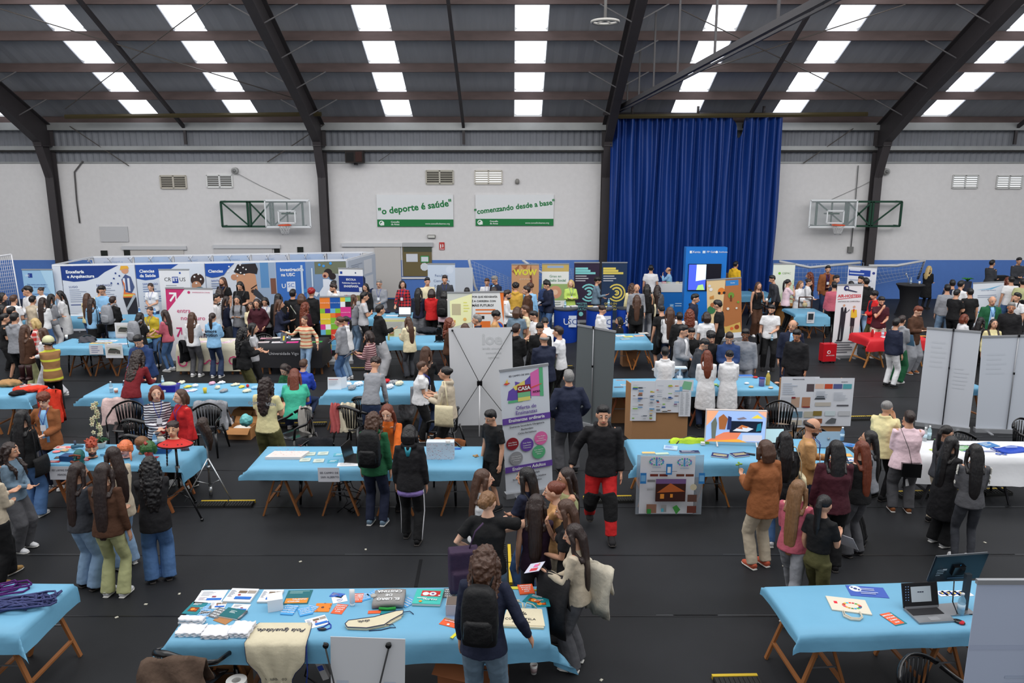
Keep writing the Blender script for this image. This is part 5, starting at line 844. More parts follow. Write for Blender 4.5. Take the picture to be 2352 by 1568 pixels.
banner('geography degree poster with orange panels and a blue globe', (1085,669), (1156,669), (1087,838), (1158,838), c=(226,228,228), elems=[('p',[(.88,1),(1,1),(1,.55),(.95,.7)],OG), ('t','POR QUE XEOGRAFÍA',.4,.93,.035,(40,40,44),'CENTER',.02), ('t','É A CARREIRA CON',.37,.87,.037,(40,40,44),'CENTER',.02), ('t','MÁIS FUTURO?',.34,.81,.045,(40,40,44),'CENTER',.02), ('l',.1,.74,.75,2,.05,OG), ('r',.08,.62,.3,.045,(36,36,36)), ('r',.05,.46,.52,.13,OG), ('c',.8,.5,.2,OG), ('c',.8,.5,.17,(40,90,190)), ('r',.4,.38,.2,.06,(36,46,40)), ('r',.05,.26,.5,.08,OG), ('l',.1,.2,.7,4,.04,(120,120,120))], name='poster_stand')
p = PY(1065,658,28.0); tag(MB().box((p.x,28.0,.85), (.66,.03,1.4)).box((p.x,28.0,.06), (.7,.3,.1)).build('plain_display_board', mat((200,206,214)), smooth=False), 'plain pale board standing behind the dark-haired visitors, left of the net', 'board')
# ---- booth of joined graphic panels with a white truss frame
BT = thing('exhibition_booth', 'white framed booth with four large blue and white university panels', 'booth', (0,0,0)); HB = 2.1
fl_, fr_, rl, rr_, rx = P(121,609,HB), P(795,597,HB), P(213,590,HB), P(832,579,HB), P(859,580.5,HB); wf_ = mat((222,224,228), .4); mb = MB()
for a, b in ((fl_,fr_),(rl,rr_),(fl_,rl),(fr_,rx),(rr_,rx)): mb.bar(a, b, .05)
for i in range(17): a = fl_.lerp(fr_, i/16); mb.bar((a.x,a.y,HB), (a.x,a.y,0), .04)
for i in range(15): a = rl.lerp(rr_, i/14); mb.bar((a.x,a.y,HB), (a.x,a.y,0), .04); b = Vector((a.x, a.y-.35, HB-.12)); mb.bar(a, b, .02); mb.bar((a.x,a.y-.4,HB), (a.x,a.y,HB-.3), .02)
mb.bar(fl_, fl_+Vector((.3,.4,-1.6)), .02); mb.build('truss_frame', wf_, BT, False)
def panel(a, b, c, elems, name='graphic_panel', z0=.05, z1=None, wave=.03):
    a = Vector((a.x,a.y,0)); b = Vector((b.x,b.y,0)); L = (b-a).length; rz = math.atan2(b.y-a.y, b.x-a.x); z1 = z1 or HB-.03; M = Matrix.Translation((a.x,a.y,z0)) @ Matrix.Rotation(rz, 4, 'Z') @ Matrix.Translation((0,-.04,0))
    o = MB().box((L/2, 0, (z1-z0)/2), (L-.02, .02, z1-z0)).build(name, mat(c, .5), BT, False); o.matrix_local = M
    if elems: face(o, L, z1-z0, elems, Matrix.Translation((0,-.012,0)) @ UP)
fx = lambda x: fl_.lerp(fr_, (x-121)/(795-121)); NB = (28,58,130); hb = (210,216,226); sk_ = (206,150,118)
def swoosh(w, c, y0=.76): return ('p', [(0,1),(w,1),(w*.92,.97),(w*.75,.9),(w*.62,.82),(w*.4,y0+.01),(w*.2,y0),(0,y0+.03)], c)
usc = [('r',.17,.1,.13,.11,NB), ('t','USC',.2,.155,.07,wt,'CENTER',.01)]
panel(fx(121), fx(139), (206,212,222), [])
panel(fx(139), fx(302), hb, [swoosh(.78,NB), ('t','Enxeñaría',.06,.91,.065,wt,'LEFT',.03), ('t','e Arquitectura',.07,.84,.065,wt,'LEFT',.03), ('t','LUGO',.08,.68,.045,NB,'LEFT'), ('t','SANTIAGO',.45,.695,.045,NB,'LEFT'), ('l',.08,.63,.24,7,.03,(150,160,180)), ('l',.45,.64,.3,5,.03,(150,160,180)), ('l',.08,.4,.2,1,.03,NB),
  ('r',.12,.18,.1,.09,NB), ('t','USC',.16,.225,.06,wt), ('c',.86,.92,.05,sk_), ('p',[(.79,.92),(.81,.99),(.9,.99),(.92,.95),(.84,.94)],(226,170,60)), ('p',[(.8,.78),(.86,.86),(.93,.82),(.97,.66),(.92,.56),(.82,.6)],(70,86,130)), ('r',.82,.62,.03,.18,(216,220,230)), ('r',.88,.6,.03,.2,(216,220,230)), ('p',[(.81,.78),(.84,.72),(.8,.5),(.97,.5),(.97,.56),(.84,.58)],(226,120,60)), ('r',.81,.52,.15,.03,(226,200,90)), ('p',[(.8,.5),(.98,.5),(1,.05),(.86,.05),(.84,.3)],(44,46,54)),
  ('c',.73,.88,.012,NB), ('c',.7,.8,.012,NB), ('c',.66,.73,.012,NB), ('c',.75,.72,.012,NB), ('c',.78,.84,.012,NB), ('p',[(.95,.55),(.98,.52),(.85,.3),(.83,.33)],(170,180,190))])
panel(fx(303), fx(460), (208,216,228), [swoosh(.62,(34,76,160)), ('t','Ciencias',.05,.9,.065,wt,'LEFT',.03), ('t','da Saúde',.05,.83,.065,wt,'LEFT',.03), ('t','SANTIAGO',.08,.7,.045,(34,76,160),'LEFT'), ('l',.08,.65,.28,3,.035,(120,140,180)), ('l',.08,.5,.28,3,.035,(120,140,180)), ('l',.08,.35,.2,2,.035,(120,140,180)), ('r',.1,.1,.1,.08,NB), ('c',.88,.75,.1,(60,44,40)), ('c',.86,.66,.07,(190,140,110)), ('c',.9,.52,.12,(50,110,130)), ('c',.9,.84,.014,wt), ('c',.84,.8,.014,wt), ('c',.93,.76,.014,wt), ('c',.86,.7,.014,wt)])
panel(fx(461), fx(624), (206,212,222), [('p',[(.52,1),(1,1),(1,.1),(.86,.1),(.7,.5)],(150,170,196)), ('r',.78,.6,.12,.4,(90,140,190)), ('r',.92,.5,.08,.25,(120,80,66)), ('r',.72,.2,.14,.2,(196,200,204)),
  ('p',[(.42,.9),(.44,.62),(.5,.3),(.56,.08),(.64,.06),(.66,.25),(.7,.3),(.66,.4),(.73,.55),(.71,.8),(.6,.98),(.5,.98)],(196,146,114)), ('p',[(.4,.86),(.46,.98),(.72,.99),(.75,.9),(.73,.82),(.62,.84),(.5,.82)],(40,36,40)), ('c',.4,.78,.045,(186,134,104)), ('p',[(.63,.6),(.72,.66),(.72,.64),(.63,.58)],(50,34,30)), ('c',.66,.55,.03,(60,44,40)), ('p',[(.67,.56),(.7,.6),(.86,.4),(.78,.25),(.74,.3),(.8,.38),(.66,.5)],(54,58,66)), ('r',.76,.2,.03,.1,(54,58,66)),
  swoosh(.42,(34,82,170),.78), ('t','Ciencias',.04,.88,.065,wt,'LEFT',.03), ('t','SANTIAGO',.07,.73,.042,(34,76,160),'LEFT'), ('l',.07,.68,.16,3,.035,(130,146,180)), ('l',.07,.52,.14,4,.035,(130,146,180))]+[('c',x,y,.011,wt) for x,y in ((.34,.95),(.4,.9),(.46,.9),(.5,.97),(.54,.93),(.5,.85),(.45,.8),(.58,.9),(.55,.82),(.32,.87))])
panel(fx(625), fx(794), (60,112,190), [('r',.42,.1,.58,.9,(120,146,180)), ('r',.55,.8,.45,.2,(110,116,96)), ('r',.8,.3,.2,.5,(170,178,186)), ('t','Investigación',.06,.88,.07,wt,'LEFT',.03), ('t','na USC',.07,.8,.07,wt,'LEFT',.03), ('t','U',.1,.62,.1,wt,'CENTER',.01), ('r',.145,.53,.12,.16,(214,222,236)), ('t','SC',.205,.63,.09,(50,100,180)), ('c',.74,.82,.06,(40,32,34)), ('c',.8,.76,.05,(40,32,34)), ('c',.7,.78,.045,(200,150,124)), ('p',[(.66,.72),(.74,.72),(.82,.66),(.86,.4),(.62,.35),(.6,.5),(.44,.56),(.42,.53),(.56,.44),(.66,.6)],(220,226,236)), ('c',.4,.54,.03,(70,140,200)), ('c',.5,.4,.035,(70,140,200)), ('c',.62,.95,.02,(70,150,220)), ('c',.68,.93,.02,(70,150,220)), ('c',.78,.97,.02,(70,150,220)), ('c',.69,.77,.02,(90,30,40)), ('r',.35,.45,.03,.5,(190,206,226)), ('r',.5,.6,.02,.3,(200,214,230))])
panel(fr_, rx, (196,204,216), [('p',[(0,.9),(.5,.7),(1,.3),(1,0),(0,0)],(44,56,92)), ('r',.55,.7,.3,.24,(226,228,232)), ('r',.58,.42,.3,.24,(226,228,232)), ('l',.1,.9,.4,6,.03,(150,160,176))])
for i in range(7):
    a, b = rl.lerp(rr_, i/7+.004), rl.lerp(rr_, (i+1)/7-.004); panel(a, b, [(196,204,220),(172,192,222),(190,200,218),(180,198,224)][i % 4], [('t',['arutcetiuqrA e','edúaS ad','saicneiC','edadisrevinU','saicneiC','laicoS','edúaS'][i],.5,.93,.05,(150,176,214))], 'rear_panel')
# ---- net curtain at the left edge
t = thing('volleyball_net', 'white mesh net stretched on a rope at the left edge', 'net', (0,0,0)); mb = MB(); a = P(-90,600,2.3); b = P(26,584,2.45)
for i in range(26): u = i/25; q = a.lerp(b, u); mb.tube([q, (q.x+.05, q.y, .9)], .006, 3)
for j in range(14): z = 1.0+j*.1; mb.tube([(a.x,a.y,z), (b.x,b.y,z+.1)], .006, 3)
mb.build('mesh', mat((206,208,214)), t); MB().tube([a, b], .025, 6).tube([b, (b.x+.1,b.y,0)], .02, 6).build('rope', mat((220,220,224)), t)
# ---- round blue counters
def counter(px0, px1, ytop, lab, H=1.0, c=(22,62,160), txt='USC', only=None):
    A, B = P(px0, ytop, H), P(px1, ytop, H); m = (A+B)/2; r = (B-A).length/2; t = thing('promotional_counter', lab, 'counter', (m.x, m.y, 0)); n = 20
    MB().lathe((0,0,0), [(r*.96,0),(r*.98,.03),(r*.98,H-.04)], 28).build('counter_body', mat(c, .4), t, 2); MB().lathe((0,0,H-.04), [(.01,0),(r*1.04,0),(r*1.04,.04),(.01,.04)], 28).build('counter_top', mat((60,64,74) if txt else wt, .4), t, 2)
    if txt: face(t, .34, .34, [('r',.34,0,.66,1,(206,214,230)), ('t','U',.15,.45,.8,wt), ('t','SC',.68,.45,.7,(40,70,140))], Matrix.Translation((-.05,-r*.995,H*.48)) @ UP)
    return t, r
counter(1272, 1327, 706, 'round blue counter with white square logo, in front of the lime sweater'); counter(1346, 1408, 706, 'round blue counter below the purple ring banner'); counter(1416, 1446, 706, 'round blue counter below the yellow ring banner')
for k, (x, y, l) in enumerate([(1283,704,'white stack'),(1300,705,'white leaflets on the round counter'),(1318,704,'white leaflets')]): sheet(x, y, .2, .14, k*12, W, 'leaflets lying on the round blue counter by the lime sweater', [('l',.1,.8,.8,3,.2,(180,184,190))], .03, z=1.0, group='leaflets on the round counter')
for k in range(5): sheet(1356+11*k, 704+k%2, .16, .13, k*23, [(226,190,70),(210,214,220),(226,120,70),(214,206,120),(60,90,150)][k], ['yellow','white','orange','pale yellow','blue'][k]+' leaflet on the second round blue counter', [], .02, z=1.0)
bottle(1298, 706, 'water bottle on the round blue counter near the lime sweater', z=1.0); bottle(1398, 702, 'water bottle at the right edge of the second round blue counter', z=1.0)
# ---- blue and white counter, tv tower
A, B = P(1511,652,1.1), P(1580,652,1.1); L = (B-A).length; t = thing('information_counter', 'white-topped bright blue counter beside the big screen', 'counter', (A.x,A.y,0))
MB().box((L/2,.25,.41), (L-.02,.5,.82)).build('counter_body', mat((24,108,190), .5), t, False); MB().box((L/2,.25,.96), (L,.54,.28)).build('counter_top', mat((220,222,222), .4), t, False); face(t, L, .8, [('r',.42,.34,.14,.16,(90,160,220)), ('t','FP',.49,.42,.12,wt), ('l',.6,.5,.3,2,.1,(180,210,236))], Matrix.Translation((0,-.005,0)) @ UP)
for k in range(7): sheet(1525+9*k if k < 2 else 1545+6*k, 650, .14, .12, k*31, [(200,60,80),(120,150,90),(200,180,120),(90,90,100),(220,200,190),(180,70,60),(120,160,120)][k], ['red','green','sand coloured','grey','cream','brick red','pale green'][k]+' booklet on the white-topped blue counter', [], .05, z=1.1, name='booklet', cat='booklet')
A, B = P(1573,717), P(1667,717); A, B = Vector((PY(1573,640,24.5).x,24.5,0)), Vector((PY(1667,640,24.5).x,24.5,0)); L = B.x-A.x; Ht = PY(1620,568,24.5).z; t = thing('screen_tower', 'bright blue display wall with a large screen and three white emblems', 'display', A)
MB().box((L/2,.15,Ht/2), (L,.3,Ht)).build('tower_body', mat((26,116,204), .5), t, False); o = MB().box((L*.47,-.02,Ht-.93), (L*.8,.04,.84)).build('screen', bkp, t, False)
face(t, L, Ht, [('t','Xunta',.15,.945,.04,wt,'LEFT'), ('r',.09,.93,.05,.03,wt), ('t','FP Galicia',.5,.945,.035,wt,'LEFT'), ('r',.4,.93,.07,.03,(200,220,240)), ('t','Instituto',.8,.945,.03,wt,'LEFT'), ('c',.74,.945,.03,wt)], Matrix.Translation((0,-.004,0)) @ UP)
e_ = MB(); e_.add([(L*.08,-.044,Ht-1.33),(L*.5,-.044,Ht-1.33),(L*.5,-.044,Ht-.53),(L*.08,-.044,Ht-.53)], [(0,1,2,3)], 0); e_.add([(L*.26,-.046,Ht-1.05),(L*.5,-.046,Ht-1.0),(L*.5,-.046,Ht-.53),(L*.27,-.046,Ht-.53)], [(0,1,2,3)], 1); e_.add([(L*.28,-.047,Ht-1.33),(L*.48,-.047,Ht-1.33),(L*.44,-.047,Ht-1.15),(L*.32,-.047,Ht-1.18)], [(0,1,2,3)], 2); e_.add([(L*.5,-.044,Ht-1.33),(L*.86,-.044,Ht-1.33),(L*.86,-.044,Ht-.53),(L*.5,-.044,Ht-.53)], [(0,1,2,3)], 3)
e_.build('screen_image', [mat((60,80,190), .5, emit=1.1), mat((190,220,240), .5, emit=1.3), mat((150,190,120), .5, emit=.9), mat((8,8,24), .5, emit=.3)], t, False)
# ---- tall black table, suitcase
q = PY(2092,650,27.0); q.z = 0; t = thing('cocktail_table', 'tall round table with fitted black cover, near the blue wall', 'table', q); MB().lathe((0,0,0), [(.44,0),(.4,.05),(.29,.5),(.33,.85),(.45,1.06)], 24).build('fitted_cover', mat((22,22,26), .8, .2, 8), t, 2); MB().lathe((0,0,1.06), [(.01,0),(.46,0),(.46,.03),(.01,.03)], 24).build('table_top', mat((28,28,32), .6), t, 2)
z_ = Vector((0,0,1.091)); bottle(0, 0, 'bottle on the tall black covered table', (180,190,196)).location = q+z_+Vector((.05,.1,0)); cup(0, 0, 'white cup on the tall black covered table').location = q+z_+Vector((.3,0,0)); o = thing('microphone', 'small silver microphone stand on the tall black table', 'microphone', q+z_+Vector((-.1,0,0))); MB().tube([(0,0,.005),(0,0,.2),(-.08,0,.34)], .012, 6).build('stem', alum, o); MB().ell((-.09,0,.35), (.03,.03,.045)).build('head_grille', alum, o)
q = P(1899,832); t = thing('suitcase', 'small red wheeled suitcase beside the airline banner', 'suitcase', q, R(8)); MB().box((0,0,.28), (.36,.22,.46)).build('shell', mat((190,24,36), .35), t, 2); MB().tube([(-.1,.08,.5),(-.1,.08,.98),(.1,.08,.98),(.1,.08,.5)], .012, 6).build('handle', bkp, t)
for x in (-.14,.14):
    for y in (-.08,.08): MB().tube([(x-.015,y,.03),(x+.015,y,.03)], .03, 8).build('wheel', bkp, t)
face(t, .3, .3, [('c',.4,.6,.16,wt), ('c',.42,.6,.1,(190,24,36)), ('t','AIR-HOSTESS',.55,.3,.13,wt)], Matrix.Translation((-.15,-.112,.12)) @ UP)
# ---- cloth lettering
A, B, Dp, rz = TABLES['T11']; mb = thing('x', '', ''); bpy.data.objects.remove(mb)
def clothtext(key, items):
    A, B, Dp, rz = TABLES[key]; o = [x for x in COL.objects if x.name.startswith('tablecloth') and (x.location-A).length < .01][0]
    for s, u, z, size, c, b, rot in items: text(s, o, Matrix.Translation((u*(B-A).length, -.075, z)) @ UP @ Matrix.Rotation(R(rot), 4, 'Z'), size, c, 'CENTER', b)
clothtext('T11', [('U', .1, -.42, .4, MG, .0, 0), ('S', .5, -.42, .32, MG, 0, 90), ('S', .7, -.42, .32, MG, 0, 90), ('C', .9, -.4, .32, MG, 0, 0)])
clothtext('T12', [('Universidade Vigo', .42, -.2, .1, (190,190,194), 0, 0)]); clothtext('T18', [('IE', .1, -.16, .12, (40,42,50), .02, 0), ('ID', .45, -.16, .12, (40,42,50), .02, 0)])
A, B, Dp, rz = TABLES['T18']; o = [x for x in COL.objects if x.name.startswith('tablecloth') and (x.location-A).length < .01][0]; face(o, 1.2, .6, [('r',.3,.3,.62,.1,(60,80,160)), ('r',.34,.33,.54,.04,wt), ('r',.1,.75,.6,.08,(60,64,80)), ('r',.14,.77,.52,.04,wt), ('t','ou',.7,.15,.25,(60,90,180),'CENTER',.03)], Matrix.Translation((.4,.05,.004)))
for k, (x, y, c, l) in enumerate([(2170,1014,(110,170,90),'green leaflet pile on the white cloth'),(2215,1030,(120,170,120),'green and white brochure beside the blue bag'),(2270,1022,(60,120,180),'blue brochure row on the white cloth'),(2160,1035,(200,220,110),'yellow-green leaflet at the left of the white cloth')]): sheet(x, y, .24, .2, 8*k, c, l, [('l',.1,.8,.8,4,.15,(210,220,220))], .01)
o = item('drawstring_bag', 'bright blue drawstring bag lying on the white cloth', 'bag', 2325, 1034); mb = MB(); mb.grid([[(x, y+.03*math.sin(x*9), .02+.012*math.sin(x*14+y*9)) for x in [-.24+.06*i for i in range(9)]] for y in (-.12,-.04,.04,.12)], (0,0,-.02)).build('bag_body', mat((24,70,180), .5, .4, 12), o); MB().tube([(-.2,.1,.02),(-.3,.05,.01),(-.26,-.1,.01)], .005, 5).build('cord', mat((20,50,140)), o); face(o, .2, .1, [('l',0,.8,1,3,.25,(200,214,240))], Matrix.Translation((-.1,-.03,.045)))
bottle(2133, 1008, 'water bottle at the left end of the white cloth table', (190,214,220)); bottle(2123, 1012, 'second small bottle at the left end of the white cloth table', (200,206,210))
# ---- television on T17, brochures, laptops
A, B, Dp, rz = TABLES['T17']; l_, r_ = P(1618,1018,CZ+.02), P(1757,1022,CZ+.02); L = (r_-l_).length; t = thing('television', 'large white-framed television showing people and a workshop photo', 'television', (l_.x,l_.y,CZ), math.atan2(r_.y-l_.y, r_.x-l_.x)); Ht = PY(1690,940,l_.y).z-CZ-.05
fr__ = MB(); fr__.box((L/2,.02,Ht/2+.05), (L,.05,Ht)); fr__.build('casing', mat((216,206,200), .4), t, 2); MB().tube([(L*.2,0,.06),(L*.2,-.1,.008)], .012, 6).tube([(L*.85,0,.06),(L*.85,-.1,.008)], .012, 6).box((-.03,-.03,.03),(.06,.06,.04)).build('foot', mat((220,218,214)), t, 2)
ems = []; mm = {}
def em(c, s=.75): return mat(c, .4, emit=s)
o = MB(); pl = [([(0,0),(1,0),(1,1),(0,1)],(150,176,220)),([(0,0),(0,.5),(.12,.75),(.2,1),(0,1)],(226,160,120)),([(0,0),(.5,0),(.62,.38),(.3,.3)],(216,120,84)),([(.85,1),(1,1),(1,.8)],(230,170,140)),([(.4,.3),(.93,.32),(.95,.68),(.4,.68)],(22,28,44)),([(.45,.36),(.7,.34),(.8,.44),(.6,.55)],(206,208,214)),([(.55,.5),(.68,.46),(.72,.5),(.6,.56)],(190,110,60)),([(.5,.45),(.62,.42),(.6,.5)],(170,90,50)),([(.75,.78),(.85,.9),(.95,.78)],(226,200,70)),([(.5,.76),(.62,.82),(.68,.76),(.55,.72)],(120,110,120)),([(.22,.4),(.32,.4),(.36,.75),(.28,.9),(.2,.78)],(150,90,50)),([(.1,.1),(.16,.1),(.18,.6),(.15,.8),(.08,.6)],(96,100,90)),([(.35,.4),(.42,.4),(.42,.8),(.36,.84)],(40,50,90)),([(.0,.0),(.7,.0),(.55,.1),(.1,.02)],(230,160,60)),([(.62,.04),(.95,.04),(.95,.24),(.62,.24)],(196,190,196)),([(.84,.36),(.93,.4),(.92,.64),(.86,.6)],(30,110,130))]
for k, (pp, c) in enumerate(pl): o.add([(.012+(L-.024)*x, -.007-.0008*k, .062+(Ht-.024)*y) for x, y in pp], [tuple(range(len(pp)))], k)
o.build('screen_image', [em(c) for _, c in pl], t, False)
Q = lambda x, y: (1400+x/3.409, 740+y/3.409)
for x, y, w, d, rz_, c, el, lab, h in [(305,1028,.19,.06,0,(236,190,120),[],'orange leaflet at the left of the television table',.02),(410,1030,.2,.07,5,(190,210,190),[],'pale green leaflet beside the orange one',.01),(478,988,.2,.17,-14,(180,206,236),[('l',.1,.8,.8,5,.14,(60,110,180))],'light blue folded leaflet left of the television',.02),(625,1020,.29,.1,0,(40,50,90),[('l',.1,.8,.8,3,.25,(190,190,206))],'dark blue booklet row above the tree poster',.02),
  (865,1048,.24,.16,-20,(36,44,96),[('r',.1,.6,.8,.12,(226,214,150)),('r',.1,.3,.8,.12,(226,214,150)),('l',.3,.2,.6,1,.1,wt)],'navy and cream booklets left of the remote control',.02),(1018,1042,.24,.16,15,(36,44,96),[('r',.1,.6,.8,.12,(226,214,150)),('r',.1,.3,.8,.12,(226,214,150))],'navy and cream booklets right of the other pair',.02),(1850,1040,.16,.12,-5,(232,170,90),[],'orange leaflet by the maroon sweater',.006),(1870,1080,.24,.14,5,W,doc,'white papers between the two dark-haired women',.01),(1870,960,.26,.16,-25,(70,140,210),doc,'blue and white brochure right of the tablet laptop',.006)]: sheet(*Q(x, y), w, d, rz_, c, lab, el, h)
o = item('remote_control', 'black remote control on the television table', 'remote control', *Q(1095,1035), CZ, -25); MB().box((0,0,.01), (.17,.045,.02)).build('remote_body', bkp, o, 2); MB().box((.03,0,.021), (.06,.03,.002)).build('buttons', mat((90,90,96)), o, False)
o = item('laptop', 'silver laptop lid with round logo near the tan sweater', 'laptop', *Q(1700,975), CZ, 0); MB().box((0,.08,.01), (.36,.24,.02)).build('keyboard_base', alu, o, 2); MB().box((0,-.03,.13), (.36,.012,.24), rx=R(-12)).build('screen', mat((150,176,196), .4), o, 2); MB().tube([(-.0,-.042,.14),(0,-.046,.14)], .02, 12).build('logo', alu, o)
o = item('laptop', 'dark-framed laptop with pale screen beside the television', 'laptop', *Q(1290,975), CZ, 0); MB().box((0,0,.01), (.38,.24,.02)).build('keyboard_base', mat((40,40,44)), o, 2); s_ = MB().box((0,.12,.14), (.38,.012,.26), rx=R(-12)).build('screen', bkp, o, 2); s2 = MB(); s2.box((0,.11,.14), (.34,.006,.21), rx=R(-12)); s2.build('screen_image', em((170,200,206), .6), o, False)
bottle(*Q(1818,925), 'small water bottle behind the black-haired maroon sweater', (130,180,220))
# ---- poster of the tree emblem in front of T17
l_, r_ = P(1464,1182), P(1618,1180); A, B, Dp, rz = TABLES['T17']; Yp = P(1540,1183).y; a, b = PY(1464,1045,Yp), PY(1618,1045,Yp); zb = PY(1540,1181,Yp).z; L = b.x-a.x; Hh = a.z-zb; t = thing('project_poster', 'white project poster with two blue tree emblems on a clear plastic sheet', 'poster', (a.x, Yp, zb))
MB().box((L/2,.01,Hh/2), (L,.008,Hh)).build('plastic_sheet', mat((180,190,200), .15, alpha=.4), t, False); MB().box((L*.46,0,Hh*.5), (L*.82,.004,Hh*.97)).build('paper', mat((226,228,234), .5), t, False)
tree = []
for cx in (.29,.7):
    tree += [('r',cx-.012,.83,.024,.12,(80,160,214))]+[('c',cx+.1*math.cos(a),.9+.055*math.sin(a),.014,[(80,160,214),(150,110,190),(90,190,150)][k % 3]) for k, a in enumerate([i*PI/8 for i in range(16)])]+[('p',[(cx,.87),(cx+.08*math.cos(a),.89+.05*math.sin(a)),(cx+.07*math.cos(a+.15),.895+.05*math.sin(a))],(80,160,214)) for a in (.3,.9,1.5,2.1,2.7)]+[('t','IES',cx,.845,.026,(80,150,200)),('t','AS FONTIÑAS',cx,.805,.022,(90,150,190))]
ph = [('r',.19,.67,.12,.04,(120,50,40)),('r',.33,.67,.12,.04,(120,50,40)),('r',.58,.67,.12,.04,(110,60,44)),('r',.72,.67,.12,.04,(110,60,44)),('r',.28,.25,.45,.27+.1,(64,34,30)),('r',.28,.55,.45,.08,(120,90,140)),('p',[(.3,.4),(.5,.56),(.72,.42)],(190,100,50)),('r',.35,.3,.06,.08,(236,150,60)),('r',.5,.32,.04,.06,(236,150,60)),('r',.15,.58,.12,.04,(130,130,134)),('r',.15,.44,.12,.03,(170,172,176)),('r',.76,.25,.14,.12,(100,70,60)),('r',.76,.06,.14,.12,(110,60,50)),('r',.15,.06,.15,.15,(150,110,90)),('r',.16,.05,.06,.08,(60,150,70)),('r',.37,.08,.08,.12,(150,150,150)),('r',.37,.08,.04,.06,(90,180,200)),('p',[(.54,.16),(.6,.2),(.66,.12),(.6,.04)],(70,150,70)),('c',.84,.5,.05,(210,200,170)),('l',.2,.76,.6,1,.02,(120,124,130))]
face(t, L, Hh, tree+ph+[('r',.42,.71,.09,.18,(50,130,200)),('r',.44,.74,.05,.1,wt),('r',.04,.56,.09,.18,(50,130,200)),('r',.05,.6,.07,.1,(120,180,226)),('r',.91,.56,.09,.18,(50,130,200)),('r',.92,.6,.07,.1,(120,180,226))], Matrix.Translation((0,-.003,0)) @ UP)
# ---- cardboard poster boards
def board(x0, y0, x1, y1, cy, lab, sheets, cx0=None, cx1=None):
    a, b = P(cx0 or x0, cy), P(cx1 or x1, cy); L = b.x-a.x; Y = a.y; H = PY(x0, y0, Y).z; t = thing('poster_board', lab, 'poster board', (a.x, Y, 0)); MB().box((L/2,0,H/2-.03), (L,.02,H-.06)).slab([(0,0,0),(0,0,H-.1),(-.08,.35,H-.1),(-.08,.35,0)], (.02,0,0)).slab([(L,0,0),(L,0,H-.1),(L+.05,.35,H-.1),(L+.05,.35,0)], (-.02,0,0)).build('cardboard', mat((166,124,86), .85, .1, 6, .05), t, False)
    for k, (sx0, sy0, sx1, sy1, el) in enumerate(sheets):
        p0, p1 = PY(sx0, sy0, Y-.03-.004*k), PY(sx1, sy1, Y-.03-.004*k); w, h = p1.x-p0.x, p0.z-p1.z; o = MB().box((w/2,0,h/2), (w,.004,h)).build('poster_sheet', mat((222,225,232), .5), t, False); o.location = (p0.x-a.x, p0.y-Y, p1.z); face(o, w, h, el, Matrix.Translation((0,-.003,0)) @ UP)
rr = random.Random(12); PC = [(120,90,70),(60,70,80),(200,60,60),(226,180,60),(90,150,200),(110,110,114),(140,190,90),(200,120,80),(50,90,160),(180,184,190)]
def logos(n, s): r2 = random.Random(s); return [('r', r2.choice([.06,.28,.5,.74])+r2.uniform(-.02,.02), r2.random()*.9+.03, r2.uniform(.08,.2), r2.uniform(.015,.035), r2.choice(PC)) for _ in range(n)]+[('l', r2.choice([.06,.4,.7]), r2.random()*.9+.05, .25, 2, .012, (150,160,176)) for _ in range(16)]
board(1450, 872, 1577, 950, 1013, 'cardboard stand with company logo sheets behind the television table', [(1450,875,1506,966,logos(30,1)),(1506,872,1562,947,logos(28,2)),(1562,872,1592,898,[('p',[(.1,.2),(.8,.1),(.9,.8),(.3,.9)],(130,190,150)),('r',0,0,.2,.4,(120,180,220))]),(1561,899,1585,956,[('l',.1,.95,.35,26,.035,(180,184,190)),('l',.55,.95,.35,26,.035,(180,184,190))])], 1450, 1577)
g1 = [('t','TERRACE HOUSES',.45,.95,.028,(60,64,80)),('r',.68,.71,.26,.15,(90,80,84)),('r',.03,.4,.24,.2,(200,204,212)),('r',.3,.4,.22,.2,(190,160,140)),('r',.58,.4,.22,.2,(180,130,100)),('r',.02,.2,.28,.12,(120,140,150)),('r',.34,.2,.28,.12,(110,140,160)),('r',.66,.2,.28,.12,(190,186,170)),('r',.02,.05,.28,.1,(214,190,170)),('r',.34,.05,.28,.1,(206,196,180)),('r',.66,.05,.28,.1,(190,170,140)),('l',.05,.86,.4,6,.04,(180,190,206)),('r',.3,.58,.1,.03,(130,30,40)),('r',.6,.4,.2,.02,(130,30,40))]
g2 = [('t','PROXECTO',.75,.92,.024,(70,76,90)),('r',.02,.78,.22,.1,(226,190,170)),('r',.26,.78,.2,.1,(206,80,50)),('r',.48,.78,.22,.1,(90,100,150)),('r',.72,.78,.22,.1,(90,170,180)),('p',[(.02,.56),(.3,.56),(.26,.64),(.1,.64)],(80,84,90)),('r',.05,.42,.4,.08,(196,190,180)),('r',.6,.42,.3,.03,(90,90,96)),('r',.02,.22,.22,.1,(140,120,60)),('r',.32,.22,.26,.1,(206,220,224)),('r',.66,.22,.3,.1,(200,202,206)),('r',.04,.06,.22,.1,(150,90,60)),('p',[(.34,.06),(.6,.06),(.62,.16),(.5,.18),(.4,.12)],(100,104,108)),('l',.05,.72,.3,5,.03,(176,184,196)),('l',.5,.7,.4,6,.03,(190,196,206))]
board(1796, 866, 1951, 978, 1003, 'cardboard stand with large architecture project posters', [(1795,865,1873,981,g1),(1872,868,1953,978,g2)], 1806, 1934)
carton(1424, 965, (.62,.35,.62), 0, 'brown cardboard box by the grey banner, with green circle carton below', (172,128,90), fill=None); carton(1443, 838, (.36,.3,.5), 4, 'brown cardboard box under the table right of the grey banner', (160,118,84))
